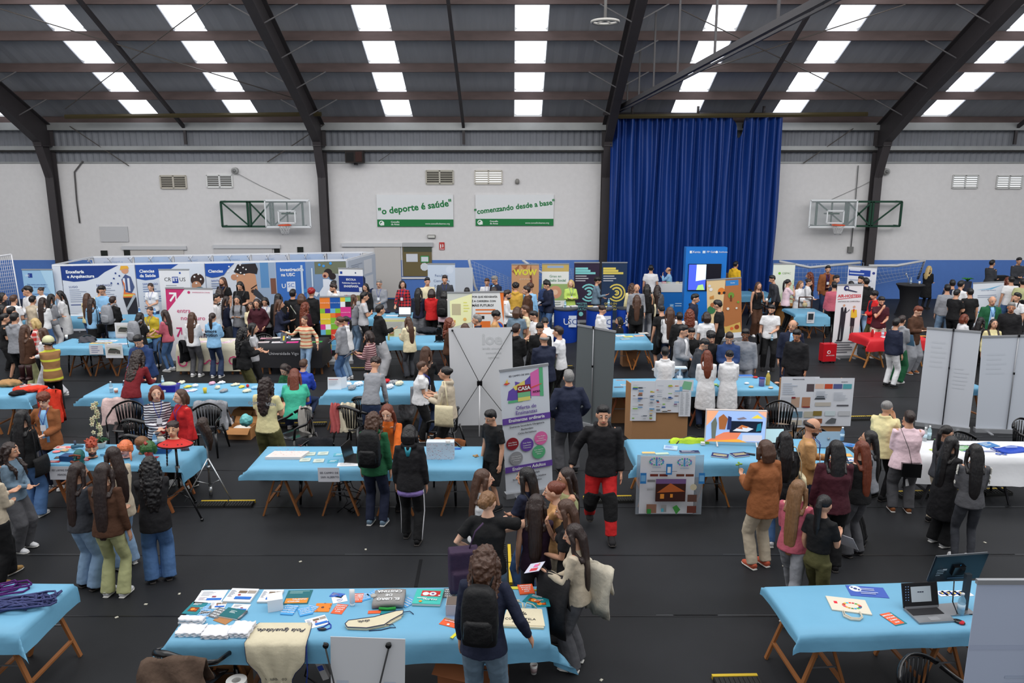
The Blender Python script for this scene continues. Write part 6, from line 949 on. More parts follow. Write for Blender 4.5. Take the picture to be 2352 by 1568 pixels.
carton(558, 1003, (.42,.32,.22), -3, 'open brown cardboard box on the floor beside the pale yellow tshirt', (184,130,80), fill=(226,220,210)); carton(570, 975, (.4,.3,.34), -8, 'brown cardboard box behind the open one, under the craft table', (190,140,90)); carton(1800, 745, (.85,.5,.75), -15, 'large brown open box with shells left of the blue table', (176,124,70), fill=(206,200,186))
t = thing('plastic_bag', 'turquoise plastic bag on the boxes beside the craft table', 'bag', P(566,975,.36)); MB_ = MB(); MB_.ell((0,0,.08), (.12,.1,.11), 14, 10); rem(MB_.build('bag_body', mat((110,190,190), .3, .8, 12), t), .015, 1, .06, .08)
t = thing('plastic_bag', 'white plastic bag on the floor left of the cardboard boxes', 'bag', P(524,998)); MB_ = MB(); MB_.ell((0,0,.18), (.12,.1,.19), 14, 10); rem(MB_.build('bag_body', mat((214,214,216), .4, .8, 12), t), .015, 1, .05, .08)
t = thing('plastic_bag', 'white shopping bag hanging under the craft table, near the denim skirt', 'bag', P(934,965)); MB_ = MB(); MB_.ell((0,0,.2), (.16,.12,.2), 14, 10); rem(MB_.build('bag_body', mat((200,200,204), .4, .8, 12), t), .015, 1, .05, .08)
# ---- draped clothes on chairs
def drapecloth(lab, x, y, z, w, d, hgt, c, rz=0, ax=None, cat='jacket', name='draped_jacket', extra=None, pat=None):
    q = P(x, y, z); t = thing(name, lab, cat, (q.x, q.y, 0), R(rz)); rows = []
    for j in range(13):
        v = (j/12-.5)*2; rows.append([((u-.5)*w*(1+.08*abs(v))+.01*math.sin(j*1.3), v*d*.5+.02*math.sin(u*13+j), z-hgt*abs(v)**1.15+.012*math.sin(u*17+v*3)-.1*abs(u-.5)**2*w*2) for u in [i/12 for i in range(13)]])
    MB().grid(rows, (0,0,-.02)).build('cloth', pat or mat(c, .9, .6, 14, .12), t); return t
drapecloth('pink fluffy coat hung over the chair left of the red-haired woman', 268, 912, .88, .5, .25, .45, (214,186,182), 8, cat='coat')
drapecloth('light grey sweatshirt with round badge on a chair right of the red sweater', 482, 918, .87, .58, .22, .5, (150,152,158), 4, cat='sweater')
drapecloth('black jacket spread over a chair behind the patterned box', 722, 1003, .87, .55, .25, .35, (26,26,30), 6)
drapecloth('brown coat over a chair behind the upright flowered box', 1031, 1005, .87, .5, .22, .3, (130,76,42), -6, cat='coat')
drapecloth('brown coat over the chair in the lower left foreground', 395, 1506, .87, .52, .3, .3, (92,74,62), 6, cat='coat')
drapecloth('black and white patterned scarf over a black chair', 700, 932, .86, .22, .2, .55, (180,176,170), 0, cat='scarf', name='draped_scarf'); drapecloth('dusty pink cloth on the chair beside the cream tote', 769, 925, .85, .16, .2, .5, (190,96,96), 0, cat='scarf', name='draped_cloth'); drapecloth('cream tote bag hung over a black chair back', 798, 924, .87, .26, .2, .5, (214,204,180), 0, cat='bag', name='draped_tote')
drapecloth('yellow-green jacket over a chair behind the television table', 1583, 1004, .85, .6, .22, .34, (190,220,60), 0); drapecloth('dark jacket on the cargo picture table', 200, 772, .9, .35, .25, .12, (70,70,76), 15)
drapecloth('blue surface edge at the very bottom left of the photo', 150, 1625, 1.0, 2.2, .5, .02, (60,84,170), 2, cat='table cover', name='draped_cover')
# ---- T8 jackets, T6/T7 clutter, T9/T10 papers, T16
def heap(lab, x, y, w, d, h, c, cat='jacket', name='folded_jacket', z=CZ, rz=0, c2=None, disp=.05):
    o = item(name, lab, cat, x, y, z, rz); m = MB(); m.ell((0,0,h*.45), (w/2,d/2,h*.55), 16, 8); m.ell((w*.2,-d*.1,h*.5), (w*.3,d*.35,h*.5), 12, 8); rem(m.build('cloth', mat(c, .8, .6, 12, .1), o), .012 if w > .25 else .007, 1, disp, .09 if w > .25 else .035)
    if c2: m = MB(); m.box((0,-.02,h*.95), (w*.5,.05,.02), rz=.4).box((w*.15,.03,h), (w*.4,.04,.02), rz=-.3); m.build('reflective_band', mat(c2, .3), o, False)
    return o
heap('orange and black rescue jacket folded on the table at the left edge', 70, 898, .62, .34, .12, (226,62,38), c2=(190,194,196), rz=10); heap('tan canvas jacket beside the orange one, left edge', 22, 886, .5, .28, .13, (170,130,84)); heap('black sleeves hanging at the front of the rescue jacket', 42, 908, .3, .14, .1, (24,24,28), rz=30)
drapecloth('orange vest with reflective bands hanging behind the rescue jacket', 112, 893, .86, .4, .16, .62, (224,60,38), 10); t = thing('rescue_boots', 'dark maroon boots standing on the emergency jacket table', 'boots', P(62,872,CZ)); [MB().tube([(x,0,.0),(x,0,.25),(x,0,.3)], [.05,.055,.06], 10).ell((x,-.05,.04),(.05,.09,.04)).build('boot', mat((50,26,28), .4), t) for x in (-.07,.07)]
V = lambda x, y: (x/4.127, 820+y/4.127)
o = item('storage_basket', 'purple blue plastic basket of craft supplies', 'basket', *V(1605,320), CZ, 0); MB().rings([[Vector((w*sx, d*sy, z)) for sx, sy in ((-1,-1),(1,-1),(1,1),(-1,1))] for w, d, z in ((.15,.1,0),(.18,.12,.13))]).build('basket_body', mat((46,30,150), .4), o, False); MB().ell((0,0,.13), (.15,.1,.05)).build('contents', mat((190,200,180), .8, .6, 20), o)
for x, y, lab, c in ((1058,335,'water bottle at the left of the craft table',(170,200,214)),(1545,255,'clear bottle in the purple basket',(200,206,210)),(1185,325,'small dark glass bottle on the craft table',(60,50,80))): bottle(*V(x, y), lab, c, s=1 if x < 1500 else .8)
cup(*V(1103,345), 'printed paper cup near the left bottle of the craft table', band=(190,120,100)); cup(*V(1945,340), 'yellow cup on the craft table', c=(226,190,60))
rr = random.Random(21)
NM = ['white','cream','pink','yellow','pale blue','grey']; CCo = [(232,232,234),(226,216,190),(226,170,190),(230,206,90),(160,200,226),(150,152,156)]
PL = ['beside the purple basket','near the yellow cup','in the middle of the craft table','left of the kneeling group','at the back edge of the craft table','by the scattered foil']
k = 0
for x, y in [(1180,345),(1490,310),(1555,330),(1720,250),(1780,290),(1830,320),(1850,280),(2010,260),(2060,300),(2120,330),(2100,250),(2230,270),(2290,290),(2340,330),(2420,300),(2480,330)]:
    i = rr.randrange(6); heap('crumpled %s craft material on the craft table' % NM[i], *V(x, y), rr.uniform(.1,.2), rr.uniform(.08,.14), rr.uniform(.03,.08), CCo[i], 'craft material', 'craft_material', rz=rr.uniform(0,90), disp=.03)['group'] = 'loose craft materials'; k += 1
sheet(*V(1750,320), .4, .16, 3, (206,180,220), 'lilac paper under the craft materials', [], .003); o = item('red_berry_toy', 'small red ball on the craft table near the pale yellow tshirt', 'ball', 569, 889); MB().ell((0,0,.03), (.03,.03,.035)).build('ball', mat((206,36,48), .4), o)
tb_ = lambda x, y: (500+x/4.055, 820+y/4.055)
o = item('display_book', 'open white display book standing at the end of the craft table', 'book', *tb_(1090,300), CZ, 0); MB().box((-.0,0,.12), (.26,.006,.24), rx=R(-8)).box((.17,.06,.12), (.14,.006,.22), rz=R(50)).build('pages', mat(W), o, False); face(o, .26, .24, [('r',.1,.82,.7,.06,(200,120,120)), ('l',.1,.7,.7,5,.08,(190,190,196))], Matrix.Translation((-.13,-.02,0)) @ UP)
for x, y, c, l in ((1200,270,0,'left'),(1250,300,5,'middle'),(1310,265,0,'back'),(1560,240,None,'red'),(1640,250,5,'grey'),(1600,290,0,'front'),(1690,260,1,'right')): heap('crumpled %s textile piece on the table behind the black chairs' % ('red' if c is None else NM[c]), *tb_(x, y), .2, .14, .08, (206,40,50) if c is None else CCo[c], 'craft material', 'textile_piece', rz=x % 90, disp=.04)['group'] = 'textile pieces behind the black chairs'
hang.key = 'T9'; hang(221, 803, .33, .23, 'white handwritten sign hanging from the cargo picture table', [('l',.15,.8,.7,4,.2,(150,156,186))]); cargo = [('r',.08,.22,.84,.6,(206,206,200)),('p',[(.15,.35),(.85,.3),(.85,.55),(.6,.62),(.18,.58)],(90,88,84)),('p',[(.2,.58),(.8,.58),(.6,.68),(.3,.7)],(60,70,60)),('r',.6,.34,.03,.05,wt)]; hang(262, 806, .42, .34, 'framed picture of a grey cargo container hanging from the table edge', cargo, (228,230,234), name='container_picture')
q = P(290,797,CZ); t = thing('picture_stand', 'container picture on a thin stand above the table end', 'picture', (q.x,q.y,CZ)); zt = PY(288,757,q.y).z-CZ; MB().tube([(.05,.0,0),(.03,0,zt)], .008, 6).build('stand_pole', bkp, t); MB().box((0,0,zt), (.44,.015,.34)).box((.03,.012,zt),(.46,.012,.33),mi=1).build('frame', [mat((228,230,234)), bkp], t, False); face(t, .42, .32, cargo, Matrix.Translation((-.21,-.009,zt-.16)) @ UP)
cup(153, 778, 'white paper cup on the cargo picture table')
for x, y, c, l in ((245,783,W,'white poster sheet on the cargo picture table'),(232,788,(226,196,120),'yellow and orange leaflet strip at the front of the cargo picture table'),(270,790,W,'white sheets near the picture stand')): sheet(x, y, .5, .18, 3, c, l, doc, .006)
o = item('leaflet_holder', 'clear leaflet holder with orange and yellow leaflets', 'leaflet holder', 281, 776); MB().box((0,0,.1), (.3,.06,.2)).build('holder', mat((206,210,220), .2, alpha=.5), o, False); MB().box((-.08,-.01,.11),(.06,.02,.2)).box((.0,-.01,.11),(.06,.02,.2),mi=1).build('leaflets', [mat((220,160,60)), mat((226,90,60))], o, False)
o = sheet(167, 722, .9, .5, -2, (222,226,230), 'white poster lying on the engineering booth table', [('c',.12,.4,.06,(60,110,130)), ('r',.1,.82,.05,.1,(40,60,120)), ('l',.3,.85,.6,5,.12,(170,176,186))], .01); 
for k, (x, y, c, l) in enumerate([(148,733,W,'white leaflets at the front left of the booth table'),(190,731,(150,130,120),'brownish specimens tray on the booth table'),(60,712,(226,206,80),'yellow plush toy at the left booth table')]): heap(l, x, y, .3, .14, .05, c, 'leaflet' if k == 0 else 'object', 'table_object')
for x, l in ((321,'left'),(356,'right')): bottle(x, 722, 'blue water bottle on the booth table, %s of the white polo woman' % l, (100,150,210))
for k, (x, y, c, l) in enumerate([(612,777,(206,150,170),'pink-edged leaflet on the black university cloth, left'),(624,776,(226,220,206),'cream leaflet on the black university cloth'),(650,775,W,'white leaflet at the back of the black university cloth'),(638,786,W,'white booklet on a black tray, black university cloth'),(672,786,(226,60,150),'magenta folder on the black university cloth'),(605,786,(210,200,200),'small white card on the black university cloth, front left'),(682,779,W,'white sheet by the striped sweater'),(727,785,(40,150,70),'green folder at the right end of the black cloth')]): sheet(x, y, .28, .16, 8, c, l, [('l',.1,.8,.8,3,.2,(190,150,150))], .008)
bottle(665, 778, 'water bottle on the black university cloth', (150,180,200))
for k, (x, y) in enumerate([(425,782),(465,785),(495,780),(520,786),(537,781)]): sheet(x, y, .26, .2, 12*k, (232,214,222) if k % 2 else (230,230,226), 'pale pink printed sheets spread on the cream cloth', [('r',.2,.3,.4,.2,(226,140,180)), ('l',.1,.8,.5,2,.2,(200,170,180))], .006, group='sheets on the cream cloth')
o = item('laptop', 'open laptop on the table right of the checked shirt', 'laptop', 929, 726, CZ, 0); MB().box((0,0,.01), (.36,.24,.02)).build('keyboard_base', bkp, o, 2); MB().box((0,.12,.14), (.38,.012,.25), rx=R(-12)).build('screen', bkp, o, 2); MB().box((0,.112,.14), (.34,.004,.21), rx=R(-12)).build('screen_image', em((200,206,220), .8), o, False)
sheet(904, 725, .45, .14, 0, W, 'white papers at the front of the laptop table', [], .01); [heap('navy cap on the laptop table', x, 719, .2, .18, .1, (30,34,56), 'cap', 'cap', disp=.01).__setitem__('group', 'navy caps on the laptop table') for x in (890, 914)]
hang.key = 'T13'; hang(908, 746, .65, .4, 'yellow and grey printed poster hung from the laptop table', [('r',0,.75,1,.12,(226,224,150)), ('l',.05,.65,.9,6,.1,(170,172,170))], (214,216,206))
q = P(1010,785,CZ); t = thing('camera_tripod', 'black camera on a small tripod on the blue table, left of the white banner back', 'camera', (q.x,q.y,CZ)); MB().box((0,0,.1), (.2,.14,.12)).tube([(0,-.12,.16),(0,.05,.16)], .05, 10).box((0,0,.26),(.14,.1,.14)).build('camera_body', bkp, t, 2); [MB().tube([(0,0,.1),(.14*math.cos(a),.12*math.sin(a),0)], .012, 6).build('leg', bkp, t) for a in (3.4,5.8,1.6)]; MB().tube([(0,0,.32),(0,0,.42)], [.06,.05], 10).build('top_light', bkp, t)
bottle(893, 781, 'small glass bottle of oil at the left of the camera table', (190,180,120), full=True, s=.8); o = item('framed_photo', 'small light box with plant specimen beside the oil bottle', 'display', 907, 773); MB().box((0,0,.1), (.32,.03,.2)).build('box_body', mat((214,206,170)), o, 2); MB().box((-.08,-.02,.1), (.12,.006,.14)).build('specimen', mat((150,130,60)), o, False)
heap('dark tripod bag lying behind the camera table', 985, 765, .7, .3, .16, (34,36,42), 'bag', 'equipment_bag')
k = 0
for x, y, c, l in ((1425,772,W,'white leaflets at the left of the table right of the grey banner'),(1443,774,(226,220,110),'yellow leaflet pile'),(1468,772,(236,180,150),'peach coloured leaflets'),(1478,766,(214,206,196),'cream leaflets at the back'),(1436,779,(150,190,210),'pale blue leaflet')): sheet(x, y, .24, .14, 12, c, l+', table with pale covers' if k else l, [('l',.1,.8,.8,3,.2,(170,170,170))], .02); k += 1
bottle(1763, 884, 'glass bottle of golden oil on the lab table', (206,180,90), full=True, s=1.3, cap=(230,230,230)); o = item('specimen_jar', 'jar of purple liquid on the lab table', 'jar', 1749, 886); MB().lathe((0,0,0), [(.001,0),(.055,0),(.055,.14),(.05,.15)], 16).build('jar_body', mat((130,116,160), .15), o); MB().lathe((0,0,.15), [(.001,0),(.056,0),(.056,.02),(.001,.022)], 16).build('lid', mat((50,70,170)), o)
o = item('lab_scale', 'small white laboratory scale on the lab table', 'scale', 1561, 868); MB().box((0,0,.02), (.1,.1,.04)).box((0,0,.12), (.03,.03,.18)).build('scale_base', mat(W), o, 2); MB().box((0,0,.22), (.26,.14,.03)).build('scale_pan', mat((210,220,226)), o, 2)
for k, (x, y, c, l) in enumerate([(1425,873,(190,170,170),'photo card, left'),(1436,884,(220,220,220),'photo card'),(1421,889,(120,120,130),'photo card, front')]): sheet(x, y, .18, .07, 3, c, 'small photo card on the left end of the lab table', [('l',.1,.7,.7,2,.3,(90,90,96))], .004, group='photo cards on the lab table')
for k, (x, y, c) in enumerate([(1643,885,(190,210,130)),(1652,888,(120,180,120)),(1725,890,(206,170,120)),(1640,868,(220,130,120)),(1770,892,(206,190,170)),(1784,881,(214,160,130)),(1715,882,(226,226,230)),(1752,872,(60,100,190)),(1735,868,(200,60,60))]): heap('small laboratory sample on the table in front of the lab coats', x, y, .1, .08, .04, c, 'sample', 'lab_sample', disp=.01)['group'] = 'samples on the lab table'
sheet(1712, 865, .3, .14, 0, (70,120,200), 'blue and white box lid at the back of the lab table', [], .03)
o = item('wooden_frame', 'dark wooden frame with small skull on the blue table near the white coats', 'frame', 1849, 707); MB().bar((-.2,0,0),(-.2,0,.34),.03).bar((.2,0,0),(.2,0,.34),.03).bar((-.2,0,.34),(.2,0,.34),.03).bar((-.2,0,.02),(.2,0,.02),.03).build('frame_bars', mat((70,40,30)), o, False); MB().ell((-.02,-.02,.1), (.08,.07,.08)).build('skull', mat((190,170,130)), o)
hang.key = 'T20'; hang(1862, 729, .22, .34, 'white sheet with dark photo hanging from the small blue table', [('r',.15,.3,.7,.55,(40,50,56)), ('l',.1,.2,.8,2,.06,(150,150,156))])
for x, l in ((2003,'red can-like bottle'),(2027,'pale plastic bottle')): bottle(x, 773, l+' on the red cloth table', (190,40,44) if x < 2010 else (190,190,206), full=x < 2010)
cup(2008-2, 768, 'white cup left of the bottles on the red cloth', c=(226,200,200)); sheet(2036, 774, .26, .14, 5, W, 'white sheet on the red cloth', [], .006); sheet(2120, 772, .16, .1, 0, (230,170,60), 'orange and yellow leaflet on the red cloth', [('r',0,0,1,.4,(214,60,50))], .01)
q = P(2220,640,.75); t = thing('potted_plant', 'green leafy plant by the blue wall at the right', 'plant', P(2222,646,.9)); [MB().tube([(0,0,0),(.1*math.cos(a),.1*math.sin(a),.12),(.22*math.cos(a),.2*math.sin(a),.1)], [(.01,.004),(.03,.006),(.005,.003)], 6).build('leaf', mat((60,140,60)), t) for a in [i*.8 for i in range(8)]]; MB().lathe((0,0,-.9), [(.12,0),(.15,.9)], 12).build('planter_stand', mat((40,44,60)), t)
t = thing('equipment_bag', 'black bag in front of the man in dark grey shirt by the wall', 'bag', P(2310,655,.75)+Vector((-.2,.1,-.005))); MB_ = MB(); MB_.box((0,0,.185), (.55,.25,.36)); rem(MB_.build('bag_body', mat((24,24,28), .7), t), .02, 4)
t = thing('dark_desk', 'dark table by the blue wall at the right edge', 'table', P(2310,655,0)); q = P(2310,655,.75); t.location = (q.x, q.y, 0); MB().box((.3,.2,.72), (2.2,.6,.04)).build('tabletop', mat((30,40,60)), t, False); [MB().bar((x,y,0),(x,y,.7),.04).build('leg', bkp, t, False) for x in (-.7,1.3) for y in (0,.45)]
# ---------------------------------------------------------------- people
SK = dict(a=(222,176,150), b=(206,156,128), c=(178,124,94), d=(120,78,56)); HC = dict(k=(24,21,22), b=(46,32,28), n=(78,52,38), r=(110,52,32), o=(128,92,60), y=(196,168,112), g=(130,128,126), R=(150,30,34), w=(214,210,200))
def cloth(c, kind='knit'):
    if isinstance(c, str): c = C[c]
    if not isinstance(c, tuple): return c
    return mat(c, .82, {'knit': .9, 'denim': .7, 'leather': .8}.get(kind, .8), 9, .12, name='cloth')
def ik(a, b, l1, l2, pole):
    d = b-a; L = d.length; 
    if L > (l1+l2)*.999: b = a+d*((l1+l2)*.999/L); d = b-a; L = d.length
    if L < abs(l1-l2)*1.02: L = abs(l1-l2)*1.02+1e-4
    x = (l1*l1-l2*l2+L*L)/(2*L); hh = math.sqrt(max(0, l1*l1-x*x)); n = d.normalized(); pl = pole-n*pole.dot(n); pl.normalize()
    return a+n*x+pl*hh, b
ARM = dict(d=(.035,.025,-.312,(.3,-1,0)), f=(-.035,.175,-.14,(.35,-.4,-1)), g=(-.085,.135,-.2,(.6,-.6,-.6)), c=(-.11,.10,-.15,(.6,.1,-1)), h=(-.005,.03,-.225,(1,-.5,0)), u=(-.085,.135,.005,(.3,.2,-1)),
  t=(.0,.2,-.235,(.4,-1,0)), p=(.19,.14,-.05,(.3,-.3,-1)), o=(.12,.03,-.27,(.3,-1,0)), b=(-.06,-.07,-.25,(1,-.6,0)), e=(-.02,.09,-.10,(1,.2,.25)), k=(.02,.06,-.255,(.7,-1,0)), m=(-.10,.15,-.06,(.3,-.2,-1)), s=(.06,.24,-.19,(.3,-.6,-1)))
PEOPLE = []; QUEUE = []; SPOTS = []; RECTS = []
def person(*a, **k):
    i = {}; QUEUE.append((a, k, i)); return i
def _person(x, y, h, ang, hair, top, bot, pose, lab, fy=None, Tf=None, z0=None, sk=None, wd=1.0):
    if Tf: ox, oy, sc = Tf; x = ox+x/sc; y = oy+y/sc; fy = oy+fy/sc if fy else None
    toks = pose.split(); arms = toks[0]; o = {}; fl = set()
    for t in toks[1:]:
        if t[0] in 'lnuwtz' and len(t) > 1 and t[1] in '-0123456789': o[t[0]] = float(t[1:])
        elif ':' in t: o[t[0]] = t[2:]
        else: fl.add(t)
    hs, hc = hair[0], hair[1]; male = 'm' in fl; sk = SK[sk or ('a' if hc in 'yro' else 'b')]
    Lean = R(o.get('l', 3)); nod = R(o.get('n', 8)); turn = R(o.get('u', 0)); walk = o.get('w', 0)/100
    def skel(h):
        hz = .5*h
        if 'sq' in fl: hz = .2*h
        if 'si' in fl: hz = .29*h
        P0 = Vector((0, -.10*math.sin(Lean)*h-(.1*h if 'sq' in fl or 'si' in fl else 0), hz)); D_ = lambda k: Vector((0, math.sin(Lean*k), math.cos(Lean*k)))
        W_ = P0+D_(.6)*.11*h; Ch = W_+D_(1)*.12*h; Nb = Ch+D_(1.1)*.105*h; hd = D_(.75); Hc = Nb+Vector((0, .012*h, 0))+(D_(.85)*.092*h).lerp(Vector((0,math.sin(nod)*.09*h,math.cos(nod)*.09*h)), .3)
        return P0, W_, Ch, Nb, Hc
    a = R(ang); fwd = Vector((math.sin(a), math.cos(a), 0)); rgt = Vector((math.cos(a), -math.sin(a), 0))
    for it in range(3):
        P0, W_, Ch, Nb, Hc = skel(h); top_z = Hc.z+.058*h; off = fwd*Hc.y
        if fy: # height from both ends
            F = P(x, fy, 0); q = ray(x, y); t = (F.y+off.y)/q.y; zt = CH+q.z*t; hu = h*zt/top_z; h = min(1.92, max(1.46, hu))
    if fy:
        loc = P(x, y, top_z)-off
        if abs(hu-h) < .02: loc.y = P(x, fy, 0).y
    else: loc = P(x, y, top_z)-off
    def clear(L, fr=.0):
        v = 9
        for q in SPOTS: v = min(v, (L-q).length)
        for (A_, ux, uy, L_, D2) in RECTS:
            d_ = L-A_; a1, a2 = d_.x*ux.x+d_.y*ux.y, d_.x*uy.x+d_.y*uy.y; dx = max(-a1, 0, a1-L_); dy = max(-a2, 0, a2-D2); v = min(v, (math.hypot(dx, dy)+.18) if dx or dy else 0)
        return v
    loc.z = 0
    if not fy:
        best = None
        for st in sorted([i*.08 for i in range(-9, 11)], key=abs):
            q = P(x, y, top_z); Yn = (q.y+st)/q.y; zt = CH-(CH-top_z)*Yn
            if abs(zt-top_z) > .12 or not (1.40 < h*zt/top_z < 1.98): continue
            hn = h*zt/top_z; L = PY(x, y, q.y+st)-off; L.z = 0; v = min(clear(L), .42); sc_ = v-abs(st)*.12
            if best is None or sc_ > best[0]+1e-6: best = (sc_, L, hn)
        if best: loc, h = best[1], best[2]; P0, W_, Ch, Nb, Hc = skel(h); top_z = Hc.z+.058*h
    SPOTS.append(loc.copy()); loc.z = 0 if z0 is None else z0; dist = loc.length
    root = thing('person', lab, 'person', loc, -a); root['h'] = round(h, 2)
    bv = min(.013, max(.0066, dist*.0007)); cv = min(.024, max(.011, dist*.0012)); wf = wd*(1.12 if male else 1.0)
    sw = (.103 if male else .089)*h*(.5+.5*wd); tk, tc = top.split(':')[0], top.split(':')[1]
    ex = dict(t=.010, l=.012, h=.022, j=.026, c=.024, v=.006, x=.008, p=.034).get(tk, .012)
    # --- arms
    S = []; El = []; Wr = []; AD = []
    for i, sx in enumerate((-1, 1)):
        code = arms[i]; q = ARM[code]; s = Nb+Vector((sx*sw, -.005, -.034*h)); tgt = s+Vector((sx*q[0]*h, q[1]*h, q[2]*h)); 
        if code in 'tfgcum' and Lean > .3: tgt.z -= .04*h
        e, w = ik(s, tgt, .17*h, .148*h, Vector((sx*q[3][0], q[3][1], q[3][2]))); S.append(s); El.append(e); Wr.append(w); AD.append(code)
    body = MB(); s_ = h/1.7*1.07; Mh = Matrix.Translation(Hc) @ Matrix.Rotation(-turn, 4, 'Z') @ Matrix.Rotation(-nod-Lean*.5, 4, 'X')
    hb = MB(); head_shape(hb, s_*1.0); body.add([Mh @ Vector(v) for v in hb.v], hb.f)
    body.tube([Hc+Vector((0,-.012,-.03))*s_, Hc.lerp(Nb, .6)+Vector((0,-.012,0)), Nb+Vector((0,-.01,-.005)), Nb-Vector((0,0,.05*h))], [.05*s_, .044*s_*(1.15 if male else 1), (.07*s_,.05*s_), (sw*.9,.05*h*.9)], 12, side=(1,0,0))
    tr = [(.078,.055),(.066,.046),(.078,.052),(sw/h*.95,.04)]
    body.tube([P0, W_, Ch, Nb-Vector((0,0,.045*h))], [(p*h, q*h) for p, q in tr], 14, side=(1,0,0))
    for i, sx in enumerate((-1, 1)):
        r = (1.15 if male else 1)*h*wd**.5; body.tube([S[i]-Vector((sx*.02*h,0,0)), S[i], S[i].lerp(El[i], .5), El[i], El[i].lerp(Wr[i], .4), Wr[i]], [.024*r,.027*r,.0245*r,.02*r,.0195*r,.0135*r], 10)
        # hand: palm, four fingers, thumb
        d = (Wr[i]-El[i]).normalized(); code = AD[i]; side = Vector((sx,0,0)) if abs(d.x) < .7 else Vector((0,0,1)); inn = d.cross(side).normalized()
        pn = Vector((-sx,0,0)) if code in 'dokb' else (Vector((0,0,-1)) if code in 'tps' else Vector((-sx*.4,.1,.6) if code != 'u' else (-sx*.2,-1,.2)))
        pn = (pn-d*pn.dot(d)).normalized(); wv = d.cross(pn).normalized(); k = h*.95
        if (wv.y < 0 and code in 'dokb') or (wv.x*sx > 0 and code not in 'dokb'): wv = -wv      # towards the thumb
        pc = Wr[i]+d*.024*k; body.tube([Wr[i]-d*.01*k, pc, Wr[i]+d*.052*k], [(.0135*k,.0125*k),(.022*k,.0105*k),(.0215*k,.009*k)], 10, side=wv)
        cu = .75 if code in 'fgcumeh' else .25
        for j, (f, L) in enumerate(((.015,.042),(.005,.047),(-.005,.044),(-.0148,.034))):
            b0 = Wr[i]+d*.05*k+wv*f*k; d1 = (d+pn*cu*.6+wv*(.12-.09*j)).normalized(); b1 = b0+d1*L*.5*k; d2 = (d+pn*cu*1.8+wv*(.05-.05*j)).normalized(); b2 = b1+d2*L*.5*k
            body.tube([b0-d*.012*k, b0, b1, b2], [.0056*k,.0056*k,.0052*k,.0042*k], 6)
        body.tube([Wr[i]+d*.012*k+wv*.012*k, Wr[i]+d*.03*k+wv*.026*k+pn*.006*k, Wr[i]+d*.053*k+wv*.03*k+pn*.012*k], [.007*k,.0062*k,.0048*k], 6)
    # --- legs
    Hp = []; Kn = []; An = []; bk_, bc = bot.split(':')[0], bot.split(':')[1]; shc = bot.split(':')[2] if bot.count(':') > 1 else 'wh'
    for i, sx in enumerate((-1, 1)):
        hp = P0+Vector((sx*.048*h*wf, 0, -.005*h)); fyy = sx*walk*.5*h*-1
        if 'si' in fl: an = Vector((sx*.07*h, .17*h, .045*h))
        elif 'sq' in fl: an = Vector((sx*.09*h, -.10*h if sx > 0 else .08*h, .045*h))
        else: an = Vector((sx*(.058*h+(.02 if male else .0)), fyy+.0, .045*h+(.05*h if walk and fyy < 0 and abs(walk) > .25 else 0)))
        k_, an = ik(hp, an, .24*h, .232*h, Vector((sx*.12, 1, .25 if 'sq' in fl else 0))); Hp.append(hp); Kn.append(k_); An.append(an)
    if bk_ in 'krq':
        for i in (0, 1): body.tube([Hp[i], Hp[i].lerp(Kn[i], .5), Kn[i], Kn[i].lerp(An[i], .35), An[i]-Vector((0,0,.01*h))], [.042*h,.036*h,.027*h,.027*h,.018*h], 10)
    rem(body.build('body', mat(sk, .5, .1, 40, .04, name='skin'), root), bv, 3)
    # trousers
    if bk_ != 'n':
        tb = MB(); R_ = dict(w=(.058,.054,.056), s=(.052,.036,.027), f=(.053,.038,.05), m=(.056,.043,.038), b=(.064,.062,.05), k=(.06,.06,.06), r=(.05,.05,.05), q=(.05,.05,.05))[bk_]
        wv_ = lambda q: tuple(v*h*wf for v in q)
        tb.tube([W_+Vector((0,0,-.02*h)), P0.lerp(W_, .45), P0, P0-Vector((0,0,.035*h))], [wv_((.074,.056)), wv_((.084,.062)), wv_((.094,.071)), wv_((.085,.066))], 16, side=(1,0,0))
        if bk_ in 'rq':
            zl = {'r': .2, 'q': .33}[bk_]*h; tb.tube([P0, P0.lerp(Vector((0,0,zl)), .5), Vector((0,0,zl))], [wv_((.1,.078)), wv_((.106,.085)), wv_((.112,.092))], 18, side=(1,0,0))
        else:
            for i in (0, 1):
                r0, r1, r2 = [v*h*(wf if bk_ != 's' else 1) for v in R_]; end = Kn[i].lerp(An[i], -.02) if bk_ == 'k' else An[i]-Vector((0,0,.02*h if bk_ in 'wfb' else .005*h))
                if bk_ == 'k': tb.tube([Hp[i]+Vector((0,0,.01*h)), Hp[i].lerp(Kn[i], .5), Kn[i]], [r0,r0,r1], 12)
                else: tb.tube([Hp[i]+Vector((0,0,.01*h)), Hp[i].lerp(Kn[i], .5), Kn[i]-Vector((0,-.004,0)), Kn[i].lerp(An[i], .5), end], [r0*1.02,(r0+r1)/2,r1,(r1+r2)/2,r2], 12)
        rem(tb.build('skirt' if bk_ in 'rq' else 'shorts' if bk_ == 'k' else 'trousers', cloth(bc, 'denim'), root), cv, 4, .012, .09)
